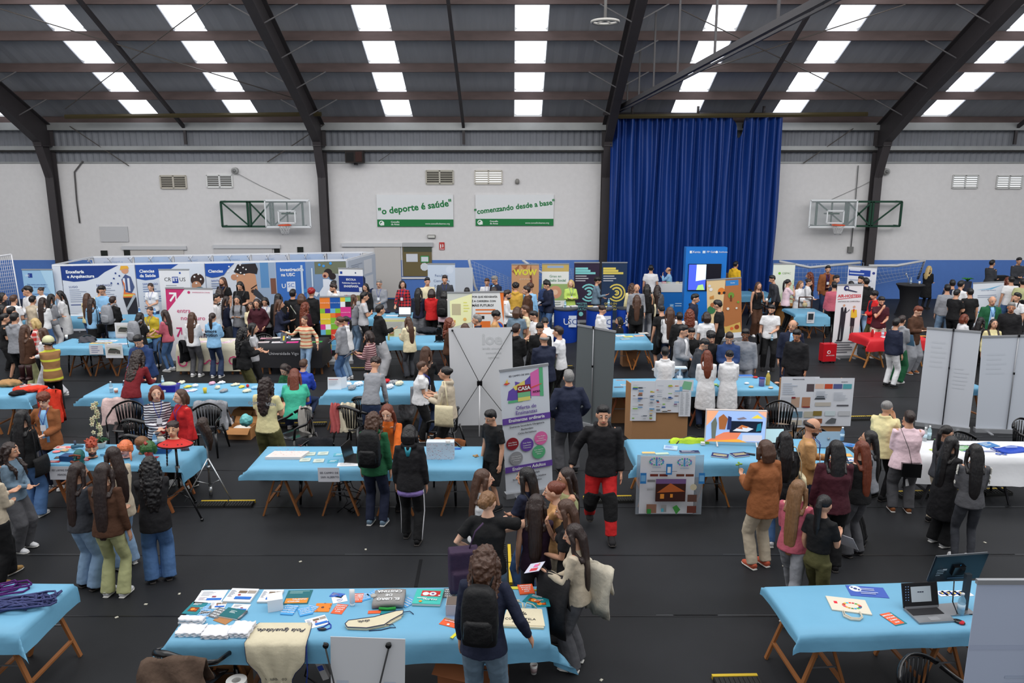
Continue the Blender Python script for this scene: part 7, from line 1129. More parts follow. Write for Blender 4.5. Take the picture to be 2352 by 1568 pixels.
    # shoes
    for i, sx in enumerate((-1, 1)):
        c = An[i]; b = c.z-.045*h; Yf = .085*h; mb = MB(); w2 = .026*h
        mb.tube([(c.x,c.y-.036*h,b+.028*h),(c.x,c.y-.015*h,b+.034*h),(c.x,c.y+.03*h,b+.03*h),(c.x+sx*.004,c.y+.075*h,b+.02*h),(c.x+sx*.006,c.y+.1*h,b+.016*h)], [(w2*.7,.022*h),(w2*.95,.032*h),(w2,.028*h),(w2*1.05,.018*h),(w2*.7,.012*h)], 10, side=(1,0,0))
        mb.tube([(c.x,c.y-.038*h,b+.007*h),(c.x,c.y+.02*h,b+.007*h),(c.x+sx*.005,c.y+.08*h,b+.007*h),(c.x+sx*.006,c.y+.104*h,b+.009*h)], [(w2*.8,.007*h),(w2*1.05,.007*h),(w2*1.12,.007*h),(w2*.7,.006*h)], 10, side=(1,0,0), mi=1)
        mb.build('shoe', [cloth(shc, 'leather'), mat((214,212,206) if shc in ('wh','rb') else (150,130,100) if shc == 'bk2' else (60,56,54) if shc in ('bk','k') else (206,204,200))], root)
    # top
    tp = MB(); e = ex; wv_ = lambda p, q: (p*h*wf+e*.8, q*h*(wd**1.5)+e)
    hem = {'c': -.24, 'j': -.07, 'p': -.05, 'h': -.035, 'x': .1, 'v': 0, 'w': -.05}.get(tk, -.02)*h
    pts = [P0+Vector((0,0,hem)), P0.lerp(W_, .3), W_, Ch, Ch.lerp(Nb, .45), Nb-Vector((0,0,.028*h)), Nb+Vector((0,0,.004*h))]
    hw = sw/h; rad = [wv_(.103,.081), wv_(.096,.075), wv_(.080,.06), wv_(.094,.064), (hw*h*.97+e*.7, .058*h+e*.9), (hw*h*.66+e*.4, .044*h+e*.5), (.046*h, .042*h)]
    if tk == 'x': pts = [W_-Vector((0,0,.03*h))]+pts[2:]; rad = [wv_(.083,.063)]+rad[2:]
    if tk == 'c': pts = [P0+Vector((0,0,hem)), P0+Vector((0,0,-.1*h)), P0]+pts[1:]; rad = [wv_(.118,.09), wv_(.108,.084), wv_(.1,.078)]+rad[1:]
    if tk == 'w': pts = [P0+Vector((0,0,hem))]+pts[1:]; rad = [wv_(.112,.09), wv_(.1,.078)]+rad[2:]
    if tk in 'vs': pts = pts[:-2]+[Ch.lerp(Nb, .78)]; rad = rad[:-2]+[(hw*h*.78, .05*h)]
    tp.tube(pts, rad, 20, side=(1,0,0))
    if not male and 'm' not in fl:
        for sx in (-1, 1): tp.ell(Ch+Vector((sx*.042*h, .05*h*wd, .012*h)), (.036*h*wd, .03*h*wd, .036*h*wd), 10, 8)
    for i, sx in enumerate((-1, 1)):
        e = ex; r = (1.1 if male else 1)*h*wd**.4; 
        if tk == 'v': continue
        if tk == 's' and ((sx < 0) == ('sl' in fl)): continue
        pz = [S[i]-Vector((sx*.045*h,0,.012*h)), S[i]+Vector((0,0,-.002)), S[i].lerp(El[i], .5), El[i]]; e *= .75; rr_ = [.028*r+e, .0285*r+e, .0265*r+e, .0235*r+e]
        if tk in ('t', 'x'): pz = pz[:2]+[S[i].lerp(El[i], .35), S[i].lerp(El[i], .68)]; rr_ = [.034*r+e, .03*r+e, .031*r+e, .034*r+e]
        else: pz += [El[i].lerp(Wr[i], .45), El[i].lerp(Wr[i], .86 if tk != 'r' else .5), El[i].lerp(Wr[i], .93)]; rr_ += [.023*r+e, .02*r+e, .016*r+e*.7]
        tp.tube(pz, rr_, 12)
    if tk in ('h', 'H'): tp.tube([Nb+Vector((-.05*h,.02*h,.004*h)), Nb+Vector((-.048*h,-.03*h,.006*h)), Nb+Vector((0,-.058*h,-.012*h)), Nb+Vector((.048*h,-.03*h,.006*h)), Nb+Vector((.05*h,.02*h,.004*h))], [.014*h,.022*h,(.026*h,.03*h),.022*h,.014*h], 10)
    if tk in ('j', 'c', 'p'): tp.tube([Nb+Vector((.048*h*math.cos(b), .042*h*math.sin(b)-.004, .008*h)) for b in [PI*(-.15+1.3*q/10)+PI for q in range(11)]], .012*h, 8)
    mt = cloth(STR[tc] if tc in STR else (C[tc] if tc in C else tc), 'leather' if tk == 'p' else 'knit'); nm = {'t': 'tshirt', 'l': 'sweater', 'h': 'hoodie', 'j': 'jacket', 'c': 'coat', 'v': 'sleeveless_top', 'p': 'puffer_jacket', 'x': 'crop_top', 's': 'off_shoulder_top', 'w': 'shirt', 'r': 'blouse'}.get(tk, 'top')
    rem(tp.build(nm, mt, root), cv*.95, 4, .014 if tk != 'p' else .03, .1)
    # inner shirt strip for open jackets
    if 'i' in o: 
        pp = [Ch.lerp(Nb, .95)+Vector((0,.045*h,0)), Ch.lerp(Nb,.5)+Vector((0,.062*h*wd+e*.9,0)), Ch+Vector((0,.07*h*wd+e,0)), W_+Vector((0,.062*h*wd+e,0)), P0+Vector((0,.074*h*wd+e*.8,.01*h))]
        MB().tube(pp, [(.022*h,.008*h),(.03*h,.008*h),(.034*h,.008*h),(.034*h,.008*h),(.036*h,.008*h)], 10, side=(1,0,0)).build('inner_shirt', cloth(o['i']), root)
    # hair
    hm = MB(); back = lambda q, dy=0: q+Vector((0, -(.058*h+ex)-dy, 0)); X = lambda v: Mh @ (Vector(v)*s_)
    dsp, dsc = .0035, .03
    if hs not in 'NF': hm.ell((0,0,0), (1,1,1), 16, 12, M=Mh @ Matrix.Scale(s_, 4) @ Matrix.Translation((0,-.028,.024)) @ Matrix.Diagonal((.081,.094,.084,1)))
    if hs == 'F': [hm.tube([X((sx*.074,.01,.0)), X((sx*.076,-.04,.01)), X((sx*.04,-.095,.0)), X((0,-.1,-.005))], [.016*s_,.026*s_,.03*s_,.03*s_], 8) for sx in (-1,1)]
    if hs in 'SG':
        hm.ell((0,0,0), (1,1,1), 12, 8, M=Mh @ Matrix.Scale(s_, 4) @ Matrix.Translation((0,-.002,.074)) @ Matrix.Diagonal((.07,.07,.05,1))); hm.ell((0,0,0), (1,1,1), 12, 8, M=Mh @ Matrix.Scale(s_, 4) @ Matrix.Translation((0,-.042,-.004)) @ Matrix.Diagonal((.078,.066,.074,1))); hm.tube([X((0,-.09,.02)), X((0,-.088,-.05))], [.055*s_,.035*s_], 10, flat=.5)
    if hs == 'c': hm.ell((0,0,0), (1,1,1), 16, 12, M=Mh @ Matrix.Scale(s_, 4) @ Matrix.Translation((0,-.018,.044)) @ Matrix.Diagonal((.096,.105,.085,1))); dsp, dsc = .03, .03
    if hs in 'LCMW':
        n = {'L': .30, 'C': .24, 'M': .05, 'W': .42}[hs]*h*(o.get('z', 100)/100); wv2 = {'L': 1, 'C': 1.22, 'M': 1.05, 'W': 1.05}[hs]; top_ = X((0,-.06,.05)); nape = X((0,-.085,-.06)); dn = (W_-Nb).normalized()
        b1 = back(Nb+dn*.03*h, -.01); 
        if hs == 'M': pl = [top_, nape, nape+Vector((0,.0,-.06*h))]; rl = [(.078,.05),(.09,.055),(.075,.045)]
        else:
            pl = [top_, nape, b1, back(Nb+dn*n*.5), back(Nb+dn*n*.8), back(Nb+dn*n)]; rl = [(.074,.05),(.078,.046),(.08,.036),(.078,.03),(.066,.024),(.035,.012)]
        hm.tube(pl, [(p*s_*wv2, q*s_*(1.3 if hs == 'C' else 1)) for p, q in rl], 14, side=X((1,0,0))-X((0,0,0)))
        for sx in (-1, 1):
            e1 = X((sx*.078,-.0,.02)); e2 = X((sx*.086,-.01,-.05)); ln = Nb+Vector((sx*.062*h, .0, -.005*h)) if hs != 'M' else e2+Vector((0,0,-.05*h)); q_ = [e1, e2, ln]
            if hs != 'M' and 'fr' in fl: q_ += [Ch+Vector((sx*.06*h, .075*h+ex, .03*h)), Ch+Vector((sx*.062*h, .08*h+ex, -.05*h))]
            elif hs != 'M': q_ += [back(Nb+Vector((sx*.055*h,0,-.07*h)), -.01)]
            hm.tube(q_, [.026*s_*wv2,.03*s_*wv2,.026*s_*wv2,.024*s_*wv2,.012*s_][:len(q_)], 8)
        if hs == 'C': dsp, dsc = .035, .035
    if hs == 'P':
        a0 = X((0,-.10,.035)); tl = .2*h*(o.get('z', 100)/100); hm.tube([X((0,-.085,.035)), a0+Vector((0,-.025,.0)), a0+Vector((0,-.05,-.06)), a0+Vector((0,-.05,-.06-tl*.5)), a0+Vector((0,-.035,-.06-tl))], [.022*s_,.03*s_,(.042*s_,.03*s_),(.042*s_,.03*s_),.012], 10)
    if hs == 'B': hm.ell(X((0,-.115,.03)), (.04*s_,.035*s_,.04*s_), 10, 8)
    if hs == 'U': hm.ell(X((0,-.1,-.01)), (.058*s_,.045*s_,.055*s_), 10, 8); dsp = .02
    if hm.v: rem(hm.build('hair', hair_mat(HC[hc]), root), min(.012, max(.008, cv*.8)), 5 if dsp < .02 else 1, dsp, dsc)
    if 'be' in fl: b_ = MB(); b_.ell((0,0,0), (1,1,1), 12, 8, M=Mh @ Matrix.Scale(s_, 4) @ Matrix.Translation((0,.038,-.072)) @ Matrix.Diagonal((.056,.055,.044,1))); b_.build('beard', hair_mat(HC[hc if hc != 'w' else 'g']), root)
    # face details, glasses
    away = abs(((ang+o.get('u', 0)+180) % 360)-180)
    if away > 55 and dist < 24: face_bits(root, Mh, HC[hc] if hc in HC else (40,30,24), s=s_)
    if 'gl' in fl:
        g = MB(); [g.tube([Mh @ (Vector((sx*.031+.02*math.cos(q*PI/6), .094, .004+.017*math.sin(q*PI/6)))*s_) for q in range(13)], .0022, 5) for sx in (-1,1)]; [g.tube([X((sx*.05,.09,.008)), X((sx*.078,.0,.005))], .002, 4) for sx in (-1,1)]; g.tube([X((-.011,.096,.006)), X((.011,.096,.006))], .002, 4); g.build('glasses', bkp, root)
    if 'hp' in fl: MB().tube([Nb+Vector((-.05*h,.0,.02*h)), Nb+Vector((0,-.045*h,.02*h)), Nb+Vector((.05*h,0,.02*h)), Nb+Vector((.035*h,.05*h,.0))], .012, 8).ell(Nb+Vector((-.04*h,.045*h,.0)), (.03,.02,.035)).ell(Nb+Vector((.04*h,.045*h,0)), (.03,.02,.035)).build('headphones', bkp, root)
    if 'y' in fl:
        a1 = Nb+Vector((-.035*h,.02*h,.012*h)); a2 = Nb+Vector((.035*h,.02*h,.012*h)); m_ = Ch.lerp(W_, .3)+Vector((0,.085*h*wd+ex,0)); f_ = Ch+Vector((0,.082*h*wd+ex+.012,.03*h)); MB().tube([a1, Vector((-.03*h,f_.y-.012,f_.z+.03*h)), m_], .0045, 5).tube([a2, Vector((.03*h,f_.y-.012,f_.z+.03*h)), m_], .0045, 5).build('lanyard_strap', mat((46,70,168)), root); MB().box(m_+Vector((0,.012,-.045)), (.075,.006,.09)).build('badge', mat((224,226,232), .4), root, False)
    gz = lambda v: root.matrix_basis @ v
    mw = Matrix.Translation(loc) @ Matrix.Rotation(-a, 4, 'Z'); info = dict(root=root, mw=mw, h=h, Hc=Hc, Ch=Ch, Nb=Nb, W=W_, P0=P0, Wr=Wr, Mh=Mh, ex=ex, s=s_, a=a, S=S, El=El, Kn=Kn, An=An, Hp=Hp, dist=dist, wd=wd)
    desc = ' '.join(lab.split(',')[0].split()[:7])
    if 'B' in o:
        c = o['B'].split('/'); t = thing('backpack', '%s backpack worn by the %s' % (c[1] if len(c) > 1 else 'black', desc), 'backpack', mw @ (Ch+Vector((0,0,-.32*.8))), -a); b0 = -(Ch.z-.256-0)
        mb = MB(); cb = Vector((0,-(.062*h*wd+ex)-.085,.25)); rows = []
        for zz, w_, d_ in ((-.26,.11,.06),(-.24,.145,.085),(-.1,.155,.1),(.08,.15,.09),(.2,.13,.07),(.25,.08,.05)): rows.append([cb+Vector((w_*math.copysign(abs(math.cos(q))**.55, math.cos(q)), d_*math.copysign(abs(math.sin(q))**.6, math.sin(q)), zz+.0*h)) for q in [2*PI*k/20 for k in range(20)]])
        mb.rings(rows).build('bag_body', mat(C[c[0]], .6, .6, 14, .1), t); mb = MB().rings([[cb+Vector((w_*math.cos(q), -.085-.035*max(0, -math.sin(q))+.02*math.sin(q), zz)) for q in [2*PI*k/16 for k in range(16)]] for zz, w_ in ((-.2,.1),(-.17,.125),(-.03,.12),(.0,.09))]); mb.build('front_pocket', mat(C[c[0]], .5, .5, 20, .1), t)
        for sx in (-1, 1): MB().tube([cb+Vector((sx*.07,.07,.2)), Vector((sx*.09,-.04,.256+.15*h)), Vector((sx*.09,.03,.256+.14*h)), Vector((sx*.1,.075+ex*.5,.256+.06*h)), Vector((sx*.125,.02,.256-.05*h)), cb+Vector((sx*.13,.06,-.18))], [(.008,.026)]*6, 8).build('strap', mat(C[c[0]], .7), t)
    if 'T' in o or 'X' in o:
        kk = 'T' if 'T' in o else 'X'; c = o[kk].split('/'); sx = -1 if (len(c) > 2 and c[2] == 'L') else 1; t = thing('tote_bag' if kk == 'T' else 'shoulder_bag', '%s bag hanging from the shoulder of the %s' % (c[1], desc), 'bag', mw @ Vector((sx*(sw+.07), -.02, P0.z-.14)), -a)
        W2, H2 = (.17, .36) if kk == 'T' else (.15, .26); rows = []
        for j in range(7): v = j/6; rows.append([Vector((sx*(.025+.02*math.sin(PI*v))+.03*math.cos(q), W2*(1-.06*v)*math.sin(q), H2*v)) for q in [2*PI*k/14 for k in range(14)]])
        MB().rings(rows).build('bag_body', mat(C[c[0]], .7, .5, 12, .08), t); sh = (S[1] if sx > 0 else S[0])-Vector((sx*(sw+.07), -.02, P0.z-.14)); sh.z += .045*h+ex
        for yy in (-.06, .07): MB().tube([Vector((0,yy,H2)), Vector((sx*-.005,yy*.6,(H2+sh.z)/2)), sh+Vector((sx*.0,yy*.3,0)), sh+Vector((-sx*.03,0,-.0))], [(.004,.012)]*4, 6).build('strap', mat(C[c[0]], .8), t)
    PEOPLE.append((lab, info)); return info
def build_people():
    for k, (A, B, Dp, rz) in TABLES.items(): RECTS.append((Vector((A.x, A.y, 0)), Vector((math.cos(rz), math.sin(rz), 0)), Vector((-math.sin(rz), math.cos(rz), 0)), (B-A).length, Dp))
    for a, k, i in sorted(QUEUE, key=lambda q: 0 if q[1].get('fy') else 1): i.update(_person(*a, **k))
def held(info, what, c, lab, w=.2, d=.28, hand=1, cat='paper', off=(0,.03,.02), tilt=-50, elems=(), th=.003):
    q = info['mw'] @ (info['Wr'][hand]+Vector((0,.07,0))+Vector(off)); t = thing(what, lab, cat, q, -info['a']); o = MB().box((0,0,0), (w,d,th)).build('sheet', mat(C.get(c, c) if isinstance(c, str) else c), t, False); o.matrix_local = Matrix.Rotation(R(tilt+180 if False else -tilt), 4, 'X')
    if elems: face(o, w, d, elems, Matrix.Translation((-w/2, -d/2, th/2)))
    return t
def back_text(info, s, c, size, dz=-.02, bold=.03):
    q = info['Ch']+Vector((0, -(.062*info['h']*info['wd']**1.5+info['ex'])-.022, dz)); text(s, info['root'], Matrix.Translation(q) @ UP, size, c, 'CENTER', bold)
STR = {}
STR['bwst'] = stripes((225,225,230), (56,48,62), 26, .5); STR['orst'] = stripes((224,204,168), (196,92,62), 11, .72); STR['bust'] = stripes((196,160,158), (98,44,56), 22, .5); STR['blst'] = stripes((220,220,222), (40,40,44), 20, .7)
STR['plaid'] = stripes((204,44,48), (24,26,44), 11, .5, 2, True); STR['redw'] = stripes((206,52,48), (230,220,214), 9, .6, 2, True); STR['ff'] = stripes((150,108,66), (206,208,60), 5.2, .78); STR['flor'] = mat((120,122,128), .9, .5, 40)

# ---------------------------------------------------------------- the crowd, front to back
# x, y = top of the head in the photograph; ang: 0 back to the viewer, 90 facing right, 180 facing the viewer, -90 facing left
p = person
# around the nearest table
J = p(1115,1258,1.68,8,'Cn','r:nv','m:dt','do l8 n25 B:bk/black','woman in navy sweater and jeans with dark curly hair, leaning on the nearest table', wd=1.1)
p(1316,1206,1.62,-70,'Lb','l:be','w:gg:wh','fg n20 l3','woman in cream long-sleeved top and grey jeans, nearest of the group at the table end', fy=1530)
p(1296,1150,1.66,-75,'Ln','t:k','m:bk:k','gu n18','young woman in black top, hand at her chin, wearing a pink wristband')
p(1270,1108,1.64,-85,'Br','l:cb','m:be:k','ug n10','auburn-haired woman with pinned-up hair and beige top, facing left in the group', sk='a')
p(1298,1077,1.66,-110,'Lb','v:sg','m:gg:k','uc n10','young woman in pale green sleeveless top, rearmost right of the group')
p(1232,1137,1.64,5,'Lb','s:pu','m:gg:k','dm n20 sl','woman in dark plum sweater with bare shoulder and very long straight hair')
p(1206,1075,1.68,-60,'Lk','t:nv','m:jn:wh','cc n8','young woman in navy tshirt with crossed arms and long black hair')
p(1112,1079,1.64,70,'Ln','t:wh','m:dj:k','dg n5','young woman in white top with long light brown hair, left of the group', sk='a')
p(1122,1130,1.66,10,'Uo','t:bk','m:lj:k','he n10 u20','woman in black top with rolled hair bun and elbows raised', wd=1.15, sk='a')
p(1126,944,1.74,-130,'Sk','t:bk','k:bk:k','dd m n28','boy in black polo shirt and shorts looking down at the table end', fy=1165)
R_ = p(1386,934,1.78,182,'Sk','h:k','m:rd:k','do m w32 n8','young man in black hoodie and red work trousers walking towards the viewer', fy=1222)
p(1306,852,1.76,-10,'Sg','j:nv','m:gg:bk','kk m n5','grey-haired man in dark quilted jacket, seen from behind', fy=1085, wd=1.1)
# centre: san alberto table
p(858,947,1.72,8,'Cn','h:gn','m:nv:dt','dd n12 z70 B:bk/black','young person in green hoodie with dark rucksack, seen from behind', fy=1205)
MU = p(941,978,1.70,5,'Mk','h:k','m:bk:bk','dd n22 w12','person in black sweatshirt over lilac shirt, turquoise hair tips, striped track pants', fy=1242)
p(888,932,1.68,185,'Lr','l:or_','s:bk:bk','tt l22 n10 fr','woman in orange sweater with long ginger hair leaning over the table', sk='a')
CT = p(612,868,1.70,12,'Cb','t:ly','b:ol:k','gf n15 z80 m','person in pale yellow printed tshirt and olive baggy trousers, seen from behind')
p(970,832,1.66,80,'Sn','t:wh','m:bk:tn','gg n5 y T:gy/grey/L','smiling short-haired woman in white tshirt and black trousers', fy=1012, wd=1.2, sk='b')
p(979,796,1.72,15,'Ln','l:bk','f:dj:tn','du n5','tall woman in black jacket with very long brown hair, right hand raised')
p(1021,843,1.68,-75,'Bk','h:be','m:bk:bk','ff n4 T:cr/cream/L','young woman in cream hooded sweatshirt with dark tied-back hair')
p(862,823,1.66,10,'cb','l:gy','r:dj:wh','td l28 n30','woman in grey sweater and denim skirt bending over the craft table')
p(697,827,1.66,10,'Sn','p:bl','m:dj:k','gf sq l15 n20','short-haired person in bright blue padded jacket kneeling on the floor')
p(676,848,1.66,-10,'Lr','t:tl','m:dj:wh','ff sq l18 n20 z75','woman in turquoise tshirt with auburn hair kneeling on the floor', wd=1.25)
p(652,838,1.60,-150,'Mb','t:gn','m:bk:k','ff sq l15 n35','girl in dark green football shirt crouching and looking down')
# left: wig table group
p(238,1064,1.66,3,'Lb','l:br','f:sg:wh','gd n8 z125','woman in dark brown top and light green trousers, long straight hair', fy=1368)
p(180,1063,1.64,25,'Lb','l:dg','w:lj:k','gg n10 z120','woman in charcoal sweatshirt and wide light jeans, long black hair', fy=1350)
p(342,1050,1.66,-25,'Ck','j:k','w:jn:k','mm n12','woman in black jacket and blue flared jeans with long black wavy hair', fy=1333)
p(255,1027,1.66,-60,'Lb','j:be','w:lj:wh','gg n5 i:bk','woman in beige jacket facing left with light jeans, behind the brown top', fy=1300)
p(25,1018,1.66,95,'Cb','r:dt','b:gg:wh','gg n12 fr','smiling woman in blue-grey blouse with dark curls at the left edge', fy=1262)
p(-22,1056,1.70,20,'Sb','l:be','b:bk:ht','fg n5 w20','person in cream sweater and black trousers with tan boots, cut by the left edge', fy=1335)
p(52,942,1.70,8,'Lk','l:bk','w:jn:wh','dg n8 X:bk/black z130','woman in black with very long black hair and studded shoulder bag', fy=1185)
p(98,905,1.66,172,'cr','j:tn','m:nv:wh','gh n12 y i:lb gl','woman in rust corduroy jacket with curly auburn hair and round glasses', sk='a')
p(357,888,1.66,150,'Mr','l:bwst','m:bk:wh','gg n5 y','red-haired woman in black and white striped sweater')
p(411,896,1.66,-140,'Mn','l:rd','w:bk:wh','dt n5 y l5','woman in bright red sweater with lanyard, beside the striped one', sk='a')
p(318,806,1.66,10,'Cb','l:bg','m:jn:dj','ff l30 n20 z75','woman in burgundy sweater and jeans bending forward, long dark curls')
p(316,771,1.74,185,'Sk','h:db','m:nv:k','gf l18 n30 m','young man in dark blue hoodie looking down beside the burgundy sweater')
FF = p(110,776,1.60,-40,'Nk','j:ff','m:bk:k','mu n5','person wearing a brown firefighter jacket with yellow bands and a pale helmet')
p(95,754,1.62,-95,'Ln','l:wh','w:lg:wh','gg w30 n5','woman with brown hair behind the firefighter, in white wide trousers')
T1_ = (0,540,4.6125)
def A(x, y, *a, **k): return p(x, y, *a, Tf=T1_, **k)
A(270,952,1.66,20,'Ln','l:br','m:sg:k','gg n8 z125','woman in brown knit top and pale trousers, left of the firefighter jacket')
A(355,885,1.62,-100,'My','r:redw','m:bk:k','gg n10 gl','older blonde woman in red and white patterned blouse', sk='a')
A(155,830,1.74,12,'Sk','h:gy','m:bk:wh','gg n10 m','boy in light grey hoodie and black trousers at the left, seen from behind')
A(50,838,1.74,60,'Sk','t:bk','k:bk:k','dg n12 m','boy in black tshirt and black shorts with white stripe', fy=1530)
A(122,765,1.70,35,'Sk','l:bk','m:bk:k','dd n10 m','dark-haired boy behind the grey hoodie at the far left')
A(28,742,1.68,70,'Mk','l:bk','m:bk:k','dd n8','girl with black shoulder-length hair at the left edge, mid crowd')
A(30,612,1.66,80,'Mk','l:k','m:bk:k','gg n8','person with dark hair and pale blue collar at the far left by the net')
A(145,640,1.72,10,'Sn','t:wh','m:ol:k','gg n15 m','brown-haired boy in white tshirt facing the left booth table')
A(345,648,1.66,10,'Sk','p:be','m:bk:k','gg n10','person in beige puffer jacket and black beanie, seen from behind')
A(272,562,1.76,-150,'Sk','c:wh','m:nv:k','gg n35 m','man in white lab coat looking down at the left booth table')
A(290,545,1.76,-120,'Sk','c:wh','m:nv:k','gg n15 m','dark-haired man in lab coat, partly hidden behind the other one')
A(422,558,1.68,190,'Bb','c:wh','m:nv:k','gg n20 u20','woman in lab coat with hair tied back, behind the booth table')
A(455,662,1.64,8,'Lb','l:wh','m:jn:wh','gg n10 z130','woman in white sweater with very long dark hair, back turned, left booth')
A(548,625,1.66,30,'Lk','l:gy','m:wh:wh','gg n10 z125','woman in grey sweatshirt and white trousers with very long black hair')
A(625,595,1.68,-120,'Lk','c:wh','m:nv:k','gg n20','woman in lab coat with long black hair, facing left over the poster')
A(925,618,1.62,10,'Ln','l:ly','m:jn:k','gg n12','woman in yellow cardigan with brown hair, facing the engineering panel')
A(975,668,1.62,15,'Lb','l:lb','q:bk:k','dg n12 X:bk/black','woman in pale blue shirt and black skirt with long brown hair')
A(1055,555,1.76,-20,'Sb','h:cr','m:bk:k','gg n22 m','tall boy in cream hoodie in front of the engineering panel')
A(1075,540,1.74,185,'Sk','l:lb','m:nv:k','gg n25 m gl','man in light blue shirt with glasses behind the engineering table')
A(1195,655,1.66,15,'Sb','p:bk','q:lb:k','gg n12 B:gy/grey','person in black padded jacket carrying a grey rucksack with pink pompom')
A(1590,515,1.66,180,'Pb','t:wh','m:dj:k','gg n20 y','woman in white polo with ponytail and folded hands, behind the left table')
A(1582,765,1.66,185,'Bb','r:mu','m:jn:wh','gf n15 y wide','smiling woman in mustard blouse with dark pinned hair', fy=1385, wd=1.2)
A(1488,822,1.60,25,'Lk','t:bk','m:jn:k','gf n12 B:gy/grey','girl in black tshirt with grey and pink rucksack')
A(1735,795,1.62,-75,'Lb','r:rs','s:jn:wh','fg n10 z90','woman in dusty pink blouse and skinny jeans facing left', fy=1440)
A(2035,820,1.66,5,'Ln','l:wh','m:gg:wh','df n10 z115','woman in white top and grey trousers by the pink arrow banner', fy=1498)
T2_ = (440,540,4.6125)
def B(x, y, *a, **k): return p(x, y, *a, Tf=T2_, **k)
AM = B(222,825,1.66,3,'Pb','h:lb','f:dj:wh','ff n3','girl in light blue hoodie with back lettering and ponytail', fy=1508)
B(322,450,1.80,200,'Ln','t:bk','m:bk:k','dd n5 m be fr y','long-haired bearded man in black tshirt behind the crowd')
B(508,498,1.76,185,'Lk','t:bk','m:bk:k','gd n30 m fr','long black-haired man in black tshirt looking down')
B(300,566,1.72,10,'Mb','l:blst','m:bk:k','dd n5','dark-haired person in white shirt with thin black stripes, back turned')
B(262,628,1.74,85,'Sk','l:wh','m:bk:k','dd n5 m hp','boy in white sweater with headphones round his neck')
B(375,650,1.66,60,'Lb','l:nv','m:gg:k','gf n15 z90','girl in navy sweatshirt and grey trousers with long dark hair')
B(478,645,1.66,175,'Lk','l:gy','m:dj:k','ff n12 fr','girl in grey sweatshirt with dark braids facing the viewer')
B(685,680,1.66,178,'Mb','h:mr','m:bk:k','kk n15 hp','person in maroon hoodie with brown fringe and headphones')
B(772,665,1.62,175,'Mk','l:wh','m:bk:k','gg n30 y','woman with dark hair looking down between maroon and black figures')
B(625,715,1.55,170,'Cn','l:cr','m:bk:k','gg n20','brown-haired girl half hidden behind the maroon hoodie')
B(920,620,1.74,10,'Lk','j:bk','m:bk:k','dd n5','person in black coat with black hood-like hair, back turned')
B(935,685,1.68,75,'Ln','l:nv','m:lj:k','uf n12','girl in navy sweater with papers in her hands, facing right')
B(1073,580,1.82,5,'Sk','c:bk','m:gg:k','dd n5 m','tall man in long black coat, seen from behind')
B(1165,622,1.68,0,'Mn','l:k','m:bk:k','dd n5','brown-haired head between the black coat and the red-haired person')
B(1270,568,1.76,10,'cR','j:bk','m:bk:k','dd n5','person with bright red curly hair and thick black scarf')
B(1212,712,1.62,40,'Cr','l:mr','m:dj:k','dg n10 z115','woman with very long reddish curls and maroon sweater', sk='b')
B(1190,862,1.66,190,'Bn','l:orst','f:lj:wh','op n5 w30 u10','young woman in orange striped sweater walking with arm outstretched', fy=1505)
B(560,978,1.66,50,'Ck','p:bk','w:ol:k','ff n15 z95 X:bk/black/L','woman in black leather jacket with long dark curls, and olive trousers')
B(655,935,1.66,75,'Lk','t:lg','m:bk:k','gg n12','young woman in light grey top with black hair, beside the leather jacket')
B(1497,520,1.76,-120,'Sb','t:wh','m:bk:k','gg n20 m be','bearded man in white tshirt in front of the blue school banner')
B(1508,486,1.74,20,'Sk','t:wh','m:bk:k','dd n5','black-haired person in white behind the bearded man')
B(1985,478,1.78,185,'Gg','l:gy','m:gg:k','gd n10 m y gl','smiling grey-haired man in grey half-zip jumper', wd=1.1)
B(1838,517,1.70,200,'Lk','l:bk','m:bk:k','dg n15 fr','woman with long black hair in black top, left of the smiling man')
B(1722,632,1.64,50,'Ln','l:gy','m:lj:k','gg n5','girl in grey long-sleeved top with long brown hair, right of the colour banner')
B(1832,610,1.74,75,'Sk','t:lg','m:bk:k','cc n8 m','boy in white and grey polo with crossed arms')
B(2000,745,1.76,60,'Sk','h:bk','b:lg:k','gf n8 m','young man in black hoodie and light grey sweatpants', fy=1500)
B(1622,862,1.68,-75,'Pk','h:wh','m:lj:wh','gf n5','girl in white hoodie and light jeans holding a magazine', fy=1528)
B(1560,866,1.66,-80,'Bn','h:gy','m:jn:k','dd n8','girl in grey hoodie just behind the white hoodie')
B(1868,1018,1.60,-70,'Mb','l:bust','m:bk:k','ff n12','woman in burgundy striped sweater holding papers, facing left')
T3_ = (880,540,4.6125)
def Cc(x, y, *a, **k): return p(x, y, *a, Tf=T3_, **k)
Cc(205,486,1.68,190,'Mb','w:plaid','m:bk:k','dt n8 y u-30','woman in red and navy checked shirt behind the laptop table')
Cc(468,454,1.76,160,'Sk','l:cr','m:bk:k','dd n10 m','dark-haired young man in cream sweater and green collar')
Cc(652,430,1.80,180,'Sb','h:dg','m:bk:k','dd n12 m y','boy in charcoal hoodie in front of the education banner')
Cc(375,563,1.68,8,'Lk','l:nv','b:gy:k','gg n12 z120','woman in navy top and grey joggers with very long black hair')
Cc(515,572,1.68,8,'Mb','h:rd','m:bk:k','gg n12','girl in red hoodie and black trousers, back turned')
Cc(650,590,1.64,10,'Mk','h:pp','m:bk:k','gg n8 B:bk/black','girl in pale pink hoodie with small black rucksack')
Cc(262,868,1.66,-40,'Ln','j:cr','f:dg:k','fg n8 z90','woman in cream fringed jacket and dark trousers by the camera table', fy=1510)
Cc(1100,462,1.66,185,'Sn','t:wh','m:bk:k','dd n18 m y','boy in white tshirt between the net and the grey-haired man')
Cc(1180,437,1.78,-130,'Gg','j:nv','m:gg:k','gg n30 m gl i:lb','grey-haired man in navy sweater bending his head')
